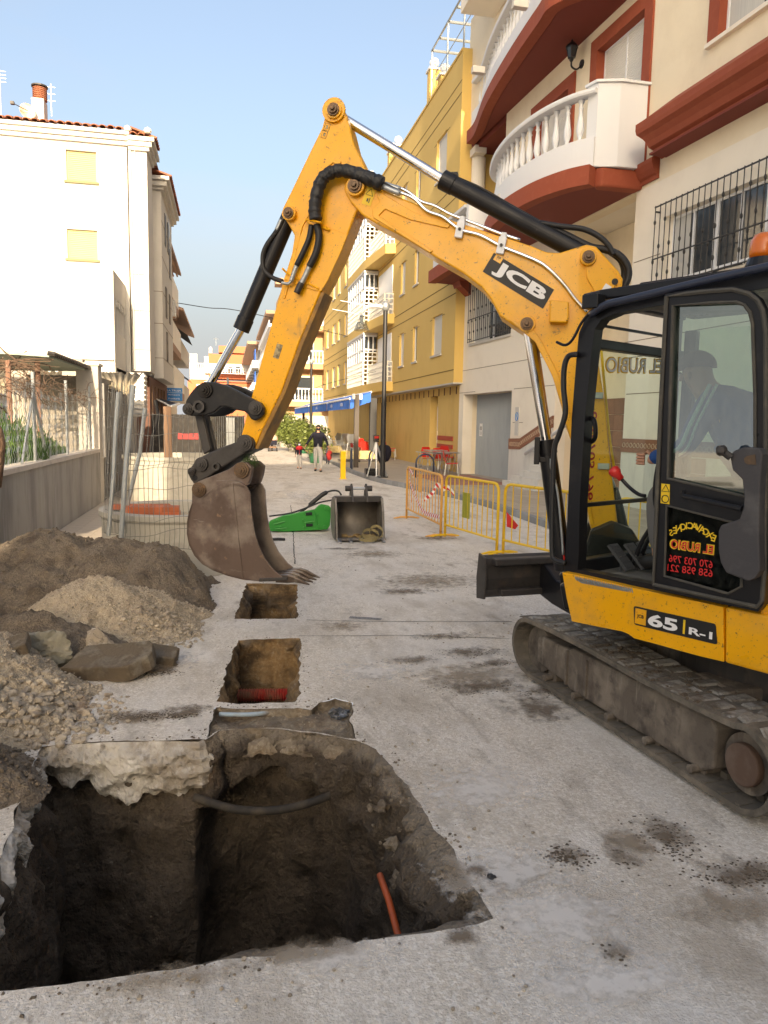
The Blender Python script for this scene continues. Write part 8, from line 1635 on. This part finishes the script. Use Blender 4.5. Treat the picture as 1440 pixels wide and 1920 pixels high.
for r0_ in (0, 1.5):
    mb = MB(); a_, b_ = .26, sF-.27; q = [(a_,.13),(a_,.345),(a_+.05,.385),(b_-.44,.375),(b_-.40,.35),(b_-.03,.35),(b_,.32),(b_,.14),(b_-.38,.115),(b_-.44,.085),(a_+.08,.085)]
    mb.prism([at(s, z, r0_+.06) for s, z in q], TRr*.25); fr = mb.build('track_frame', m_tframe, ex, bevel=.015)
    for s in (b_-.40, (a_+b_)/2+.25): mb = MB(); mb.obox(at(s, .23, r0_+.054), TDv*.010, TRr*.010, UZ*.12); mb.build('frame_weld', m_tframe, fr, bevel=.004)
    for s in [a_+.12+(b_-a_-.3)*k/4 for k in range(5)]: mb = MB(); mb.cyl(at(s, .092, r0_+.08), at(s, .092, r0_+.34), .052, 14); mb.cyl(at(s, .085, r0_+.015), at(s, .085, r0_+.08), .024, 8); mb.build('track_roller', m_tframe, fr, bevel=.004)
    c = .085; mb = MB(); mb.cyl(at(c, .235, r0_+.10), at(c, .235, r0_+.28), .150, 28); mb.build('drive_sprocket', m_tframe, ex); mb = MB(); mb.cyl(at(c, .235, r0_+.055), at(c, .235, r0_+.10), .106, 32); mb.build('final_drive_cover', mat('brown_dusty_hub', (.11,.065,.045), .7, layers=[((.20,.15,.12), 5, .5, .7, .6)], bumps=[(40, .2, .004)]), ex, bevel=.01)
    c = sF-.235; mb = MB(); mb.cyl(at(c, .225, r0_+.10), at(c, .225, r0_+.28), .165, 28); mb.build('idler_wheel', m_tframe, ex)
mb = MB(); 
for s in (sR+.75, sF-.75): mb.obox(at(s, .36, .94), TDv*.16, TRr*.62, UZ*.10)
mb.obox(at((sR+sF)/2, .40, .94), TDv*.45, TRr*.35, UZ*.10); mb.build('undercarriage', m_tframe, ex, bevel=.02)
# blade
BL = gy(903, 1085, 6.05); bs = (BL-TO).dot(TDv); br = (BL-TO).dot(TRr); bz = BL.z
profb = [(.055,.20),(.015,.17),(-.015,.10),(-.025,.0),(-.010,-.10),(.035,-.17),(.06,-.185),(.075,-.17),(.035,-.08),(.02,.0),(.03,.10),(.065,.185)]
mb = MB(); mb.prism([at(bs+a, bz+z, br) for a, z in profb], TRr*1.95); bl = mb.build('dozer_blade', m_gun, ex, bevel=.006)
mb = MB(); mb.prism([at(bs+a, bz+z, br-.004) for a, z in ((-.055,.19),(.07,.215),(.10,.0),(.085,-.19),(-.06,-.17),(-.075,.0))], TRr*.02); mb.build('blade_end_plate', m_gun, bl, bevel=.005)
mb = MB(); mb.obox(at(bs-.06, bz+.155, br+1.0), TDv*.05, TRr*.92, UZ*.03); mb.obox(at(bs-.05, bz-.12, br+1.0), TDv*.04, TRr*.85, UZ*.03); mb.build('blade_stiffener', m_gun, bl, bevel=.01)
for r_ in (.55, 1.30): mb = MB(); mb.prism([at(s, z, br+r_) for s, z in ((bs-.03,bz+.16),(bs-.30,bz+.02),(sF-.9,.42),(sF-.9,.22),(bs-.25,bz-.20),(bs-.03,bz-.16))], TRr*.12); mb.build('blade_arm', m_black, ex, bevel=.015)
# ================================================================== people
def skinmesh(name, m, parent, nodes, edges, sub=2, root=0):
    ks = list(nodes); idx = {k: i for i, k in enumerate(ks)}
    me = bpy.data.meshes.new(name); me.from_pydata([tuple(nodes[k][0]) for k in ks], [(idx[a], idx[b]) for a, b in edges], []); me.update()
    bm = bmesh.new(); bm.from_mesh(me); ly = bm.verts.layers.skin.verify()
    for i, v in enumerate(bm.verts):
        r = nodes[ks[i]][1]; v[ly].radius = r if isinstance(r, tuple) else (r, r); v[ly].use_root = (i == root)
    bm.to_mesh(me); bm.free(); me.materials.append(m)
    o = bpy.data.objects.new(name, me); COL.objects.link(o); o.parent = parent; o.matrix_parent_inverse = wmat(parent).inverted()
    s = o.modifiers.new('Skin', 'SKIN'); s.use_smooth_shade = True; q = o.modifiers.new('Sub', 'SUBSURF'); q.levels = sub; q.render_levels = sub
    return o
def V(x, y, z): return Vector((x, y, z))
def standing(t, M, h, top, legs, shoe, armL, armR, stride=.18, hair=m_hair, mask=None, sleeve=True, mt=m_skin):
    """figure facing local -y; M maps local to world; arms: list of 3 points shoulder, elbow, wrist in units of height"""
    def q(p): return M @ (Vector(p)*h)
    hip, kn, an = .50, .28, .045
    L = {'hL': (.05,0,hip), 'kL': (.055,-stride*.55,kn), 'aL': (.055,-stride*.75,an), 'tL': (.06,-stride*.75-.07,.02), 'hR': (-.05,0,hip), 'kR': (-.05,stride*.2,kn), 'aR': (-.05,stride*.85,an+.01), 'tR': (-.055,stride*.85-.07,.02)}
    nodes = {'pel': (q((0,0,.53)), .075*h), 'bel': (q((0,0,.62)), (.085*h,.065*h)), 'che': (q((0,0,.74)), (.095*h,.065*h)), 'nk': (q((0,0,.83)), .045*h), 'nk2': (q((0,-.005,.875)), .032*h), 'hd': (q((0,-.010,.925)), (.043*h,.050*h)), 'tp': (q((0,-.005,.965)), .038*h)}
    for k, (s_, e_, w_) in (('L', armL), ('R', armR)):
        w_ = Vector(w_); e_ = Vector(e_); hnd = w_+(w_-e_).normalized()*.05
        nodes['s'+k] = (q(s_), .038*h); nodes['e'+k] = (q(e_), .026*h); nodes['w'+k] = (q(w_), .017*h); nodes['h'+k] = (q(hnd), (.022*h,.012*h))
    for k, p in L.items(): nodes[k] = (q(p), {'h': .055, 'k': .036, 'a': .024, 't': .02}[k[0]]*h)
    E_ = [('pel','bel'),('bel','che'),('che','nk'),('nk','nk2'),('nk2','hd'),('hd','tp')]+[e for k in 'LR' for e in (('che','s'+k),('s'+k,'e'+k),('e'+k,'w'+k),('w'+k,'h'+k),('pel','h'+k+'_') if False else ('s'+k,'e'+k))]
    E_ = list(dict.fromkeys(E_))
    # legs use their own names to avoid clashing with hands
    ren = {'hL': 'pL', 'hR': 'pR'}
    hands = {k: nodes[k] for k in ('hL', 'hR')}
    nodes2 = {}
    for k, v in nodes.items(): nodes2[k] = v
    for s in 'LR':
        w_ = Vector((armL if s == 'L' else armR)[2]); e_ = Vector((armL if s == 'L' else armR)[1]); hnd = w_+(w_-e_).normalized()*.05
        nodes2['g'+s] = (q(hnd), (.022*h,.012*h)); nodes2['h'+s] = (q(L['h'+s]), .055*h)
    E2 = [(a, b) if b not in ('hL', 'hR') else (a, 'g'+b[1]) for a, b in E_]+[('pel','hL'),('hL','kL'),('kL','aL'),('aL','tL'),('pel','hR'),('hR','kR'),('kR','aR'),('aR','tR')]
    skinmesh('body', mt, t, nodes2, E2)
    g = 1.22; J = {k: (nodes2[k][0], tuple(x*g for x in nodes2[k][1]) if isinstance(nodes2[k][1], tuple) else nodes2[k][1]*g) for k in ('bel','che','nk','sL','eL','wL','sR','eR','wR')}; J['pel'] = (q((0,0,.535)), (.098*h,.078*h))
    skinmesh('jacket', top, t, J, [('pel','bel'),('bel','che'),('che','nk'),('che','sL'),('sL','eL'),('eL','wL'),('che','sR'),('sR','eR'),('eR','wR')])
    K = {k: (nodes2[k][0], nodes2[k][1]*1.35) for k in ('hL','kL','aL','hR','kR','aR')}; K['pel'] = (q((0,0,.52)), .088*h); K['aL'] = (K['aL'][0]+Vector((0,0,.01)), .034*h); K['aR'] = (K['aR'][0]+Vector((0,0,.01)), .034*h)
    skinmesh('trousers', legs, t, K, [('pel','hL'),('hL','kL'),('kL','aL'),('pel','hR'),('hR','kR'),('kR','aR')])
    for s in 'LR':
        mb = MB(); a = q(L['a'+s]); b = q(L['t'+s]); z0_ = min(0, 0); c_ = a.lerp(b, .45); c_.z = a.z*.6; d = (b-a); d.z = 0; d.normalize(); n_ = Vector((-d.y, d.x, 0)); mb.obox(c_-Vector((0,0,.01*h)), d*.075*h, n_*.026*h, Vector((0,0,.022*h))); mb.build('shoe', shoe, t, bevel=.02*h, seg=3)
        w_ = nodes2['g'+s][0]; dd = (nodes2['g'+s][0]-nodes2['w'+s][0]).normalized(); sd2 = dd.orthogonal().normalized()
        for f in range(4): mb = MB(); o_ = sd2*(-.012+.008*f)*h; mb.tube([w_+o_, w_+o_+dd*.025*h, w_+o_+dd*.045*h+M.to_3x3() @ Vector((0,-.008*h,0))], .004*h, 5); mb.build('finger', mt, t)
        mb = MB(); mb.tube([w_-sd2*.015*h-dd*.01*h, w_-sd2*.028*h+dd*.015*h], .005*h, 5); mb.build('thumb', mt, t)
    H_ = q((0,-.010,.930)); up = Vector((0,0,1)); fwd = (M.to_3x3() @ Vector((0,-1,0))).normalized(); rt_ = fwd.cross(up)
    if hair:
        mb = MB(); vs, fs = ICO[3]; pts = []
        for p in vs: pts.append(H_+rt_*p.x*.050*h-fwd*(p.y*.058*h-(-.010*h))+up*(p.z*.058*h+.018*h))
        keep = [f for f in fs if sum(vs[i].z for i in f)/3 > .05 or (sum(vs[i].y for i in f)/3 > .25 and sum(vs[i].z for i in f)/3 > -.5)]
        mb.add(pts, keep); mb.build('hair', hair, t, smooth=True)
    mb = MB(); mb.lathe([(.002*h,.016*h),(.008*h,-.006*h),(.004*h,-.012*h)], H_+fwd*.052*h, 6); mb.build('nose', mt, t)
    for s in (-1, 1): mb = MB(); mb.rock(H_+fwd*.046*h+rt_*s*.018*h+up*.008*h, .0055*h, 1, (1,1,.7), 1, 0); mb.build('eye', m_hair, t); mb = MB(); mb.rock(H_+rt_*s*.048*h, .010*h, 1, (.5,.8,1.3), 2, 0); mb.build('ear', mt, t)
    if mask:
        mb = MB(); vs, fs = ICO[3]; pts = [H_+rt_*p.x*.046*h+fwd*(-p.y*.062*h)+up*(p.z*.038*h-.022*h) for p in vs]; mb.add(pts, [f for f in fs if sum(vs[i].y for i in f)/3 < -.15]); mb.build('face_mask', mask, t, smooth=True)
    return nodes2
m_maskd = mat('dark_mask_cloth', (.012,.012,.02), .9); m_maskb = mat('pale_blue_mask', (.30,.52,.66), .8); m_shoe = mat('dark_shoe', (.015,.013,.012), .5); m_sole = mat('brown_shoe', (.12,.06,.03), .6)
pm = gz(596, 884); t = thing('person', 'man in a black hooded top, grey trousers and dark mask walking with a child', 'person', pm)
Mm = Matrix.Translation(pm) @ Matrix.Rotation(math.radians(-6), 4, 'Z'); hm = 1.76
standing(t, Mm, hm, m_navyc, m_greyc, m_shoe, ((.105,0,.80),(.175,-.02,.66),(.215,-.05,.54)), ((-.105,0,.80),(-.19,-.01,.67),(-.255,-.03,.565)), .17, mask=m_maskd)
mb = MB(); c = Mm @ (Vector((0,.03,.845))*hm); mb.lathe([(.09,-.03),(.12,.0),(.11,.05),(.07,.05)], c, 14); mb.build('hood', m_navyc, t, smooth=True)
pc = gz(561, 879); t = thing('person', 'small child in a red hooded jacket and blue mask holding the hand of a man', 'person', pc); Mc = Matrix.Translation(pc) @ Matrix.Rotation(math.radians(-4), 4, 'Z'); hc = 1.06
standing(t, Mc, hc, m_navyc, m_greyc, m_sole, ((.095,0,.78),(.16,-.03,.72),(.24,-.06,.68)), ((-.095,0,.78),(-.13,-.02,.66),(-.14,-.05,.54)), .10, mask=m_maskb)
mb = MB(); c = Mc @ (Vector((0,.0,.80))*hc); mb.lathe([(.13,-.09),(.15,-.03),(.12,.04),(.075,.06)], c, 16); mb.build('red_hood_yoke', m_redc, t, smooth=True)
mb = MB(); c = Mc @ (Vector((0,-.088,.64))*hc); mb.box(c.x-.008, c.x+.008, c.y-.012, c.y+.002, c.z-.11, c.z+.10); mb.build('red_zip', m_redc, t)
hb_ = Mm @ (Vector((.235,-.06,.47))*hm); bgr = thing('shopping_bag', 'red patterned bag hanging from the mans left hand', 'bag', hb_); mb = MB(); mb.rock(hb_-Vector((0,0,.20)), .15, 4, (.75,.4,1.25), 3, .25); mb.build('bag_body', mat('red_bag_cloth', (.60,.03,.03), .7, layers=[((.02,.06,.03), 9, .54, .6, .8)]), bgr, smooth=True); mb = MB(); mb.tube(curve_pts([hb_-Vector((.06,0,.08)), hb_+Vector((0,0,.05)), hb_-Vector((-.06,0,.08))], 5), .008, 5); mb.build('bag_handle', m_redc, bgr)
pw = gz(508, 846); t = thing('person', 'distant person in red and black with a white cap pushing a pram', 'person', pw+Vector((0,.7,0))); Mw = Matrix.Translation(pw+Vector((0,.7,0)))
standing(t, Mw, 1.66, m_redc, m_navyc, m_shoe, ((.10,0,.80),(.14,-.06,.68),(.08,-.18,.62)), ((-.10,0,.80),(-.14,-.06,.68),(-.08,-.18,.62)), .12, hair=m_white)
pr = thing('pram', 'pram with a pale pink hood and dark seat far up the street', 'pram', pw+Vector((.08,-.1,0))); c = pw+Vector((.10,-.15,0))
mb = MB(); mb.lathe([(.30,0),(.32,.10),(.28,.24),(.16,.34),(.03,.37)], c+Vector((0,.05,.68)), 18); mb.build('hood', mat('pale_pink_cloth', (.66,.40,.30), .9), pr, smooth=True); mb = MB(); mb.box(c.x-.25, c.x+.25, c.y-.28, c.y+.2, .40, .70); mb.build('seat_unit', m_navyc, pr, bevel=.05); mb = MB(); mb.box(c.x-.22, c.x+.22, c.y-.2, c.y+.2, .20, .32); mb.build('basket', m_wood, pr, bevel=.02)
for s in (-.26, .26):
    mb = MB(); mb.tube([c+Vector((s,-.3,.12)), c+Vector((s*.9,0,.5)), c+Vector((s*.8,.55,1.0))], .014, 6); mb.build('chassis_tube', m_tube, pr)
    for y in (-.3, .28): mb = MB(); mb.cyl(c+Vector((s-.02,y,.12)), c+Vector((s+.02,y,.12)), .12, 14); mb.build('wheel', m_rubber, pr)
# operator in the cab, leaning forward with cap and blue jacket
rP = .52
def op(x, y, r=rP): return gp(x, y, P0+UR*r, UR)
hd_ = op(1306, 704); ba = U(-1.06, rP, S0+.52); t = thing('person', 'excavator operator in dark cap and blue striped jacket leaning forward in the cab', 'person', ba)
hd0 = hd_; chest = hd_-UZ*.25-UF*.20; neck = hd_-UZ*.10-UF*.07
shl, shr = chest+UZ*.10-UR*.19, chest+UZ*.10+UR*.19; wr = op(1228, 862, .24); el = shl.lerp(wr, .5)-UZ*.10-UF*.04-UR*.03
wr2 = U(-.62, .86, S0+.80); el2 = shr.lerp(wr2, .5)-UZ*.12
knl, knr = op(1232, 918, .42), op(1232, 918, .66); ftl, ftr = U(-.34, .42, S0+.08), U(-.34, .64, S0+.08)
N_ = {'pel': (ba, .15), 'bel': (ba.lerp(chest, .5)-UF*.03, (.12,.10)), 'che': (chest, (.17,.12)), 'nk': (neck, .065), 'hd': (hd_, (.085,.10)), 'tp': (hd_+UZ*.08, .08), 'sL': (shl, .07), 'eL': (el, .048), 'wL': (wr, .03), 'sR': (shr, .07), 'eR': (el2, .048), 'wR': (wr2, .03), 'gL': (wr+UF*.05, (.036,.022)), 'gR': (wr2+UF*.05, (.036,.022)), 'kL': (knl, .068), 'fL': (ftl+UF*-.06, .045), 'kR': (knr, .068), 'fR': (ftr+UF*-.06, .045)}
E_ = [('pel','bel'),('bel','che'),('che','nk'),('nk','hd'),('hd','tp'),('che','sL'),('sL','eL'),('eL','wL'),('wL','gL'),('che','sR'),('sR','eR'),('eR','wR'),('wR','gR'),('pel','kL'),('kL','fL'),('pel','kR'),('kR','fR')]
skinmesh('body', m_skin, t, N_, E_)
J = {k: (N_[k][0], tuple(x*1.2 for x in N_[k][1]) if isinstance(N_[k][1], tuple) else N_[k][1]*1.25) for k in ('bel','che','sL','eL','wL','sR','eR','wR')}; J['pel'] = (ba+UZ*.06, .19); J['bel'] = (N_['bel'][0], (.20,.17)); J['nk'] = (neck-UZ*.0, .095); J['wL'] = (wr+UF*.035, .043)
skinmesh('jacket', m_bluec, t, J, [('pel','bel'),('bel','che'),('che','nk'),('che','sL'),('sL','eL'),('eL','wL'),('che','sR'),('sR','eR'),('eR','wR')])
K = {'pel': (ba, .17), 'kL': (knl, .092), 'fL': (N_['fL'][0]+UZ*.08, .065), 'kR': (knr, .092), 'fR': (N_['fR'][0]+UZ*.08, .065)}
skinmesh('trousers', mat('grey_work_trousers', (.16,.155,.15), .9), t, K, [('pel','kL'),('kL','fL'),('pel','kR'),('kR','fR')])
for f_ in (ftl, ftr): mb = MB(); mb.lathe([(.03,-.15),(.048,-.11),(.05,0),(.042,.08),(.015,.125)], f_+UZ*.02, 12, (UF*.96-UZ*.28)); mb.build('boot', mat('black_work_boot', (.02,.018,.016), .5), t, smooth=True)
mb = MB(); mb.tube(curve_pts([shl+UZ*.08-UR*.03, shl.lerp(el, .5)-UR*.085, el-UR*.07, el.lerp(wr, .6)-UR*.055, wr-UR*.045-UF*.05], 6), .012, 6); mb.tube(curve_pts([shl+UZ*.08-UR*.03-UF*.04, shl.lerp(el, .5)-UR*.08-UF*.035, el-UR*.06-UF*.03-UZ*.02, el.lerp(wr, .6)-UR*.05-UZ*.03, wr-UR*.04-UF*.05-UZ*.02], 6), .008, 6); mb.build('sleeve_stripe', mat('pale_mint_stripe', (.55,.75,.70), .7), t, smooth=True)
mb = MB(); vs, fs = ICO[3]; mb.add([hd_+UF*p.x*.115+UR*p.y*.10+UZ*(p.z*.105+.045) for p in vs], [f for f in fs if sum(vs[i].z for i in f)/3 > -.05]); mb.prism([hd_+UF*.09+UR*.07+UZ*.04, hd_+UF*.18+UR*.04+UZ*.03, hd_+UF*.18-UR*.04+UZ*.03, hd_+UF*.09-UR*.07+UZ*.04], UZ*.012); mb.build('cap', m_navyc, t, smooth=True)
mb = MB(); mb.lathe([(.004,.03),(.015,-.012),(.006,-.022)], hd_+UF*.10-UZ*.01, 7); mb.build('nose', m_skin, t)
for s in (-1, 1): mb = MB(); mb.rock(hd_+UR*s*.086-UZ*.005, .020, 1, (.7,.4,1.3), 2, 0); mb.build('ear', m_skin, t); mb = MB(); mb.rock(hd_+UF*.088+UR*s*.032+UZ*.015, .010, 1, (1,1,.7), 1, 0); mb.build('eye', m_hair, t)
for (w_, sg_) in ((wr, -1), (wr2, 1)):
    g0 = w_+UF*.055
    for f in range(4):
        o_ = UZ*(.028-.018*f); mb = MB(); mb.tube(curve_pts([g0+o_-UR*sg_*.0+UR*sg_*.02, g0+o_+UF*.045+UR*sg_*.024, g0+o_+UF*.055-UR*sg_*.008, g0+o_+UF*.03-UR*sg_*.03], 3), .0088, 6); mb.build('finger', m_skin, t, smooth=True)
    mb = MB(); mb.tube([w_+UF*.02+UZ*.02, w_+UF*.06+UZ*.045-UR*sg_*.02, w_+UF*.08+UZ*.035-UR*sg_*.03], .010, 6); mb.build('thumb', m_skin, t, smooth=True)
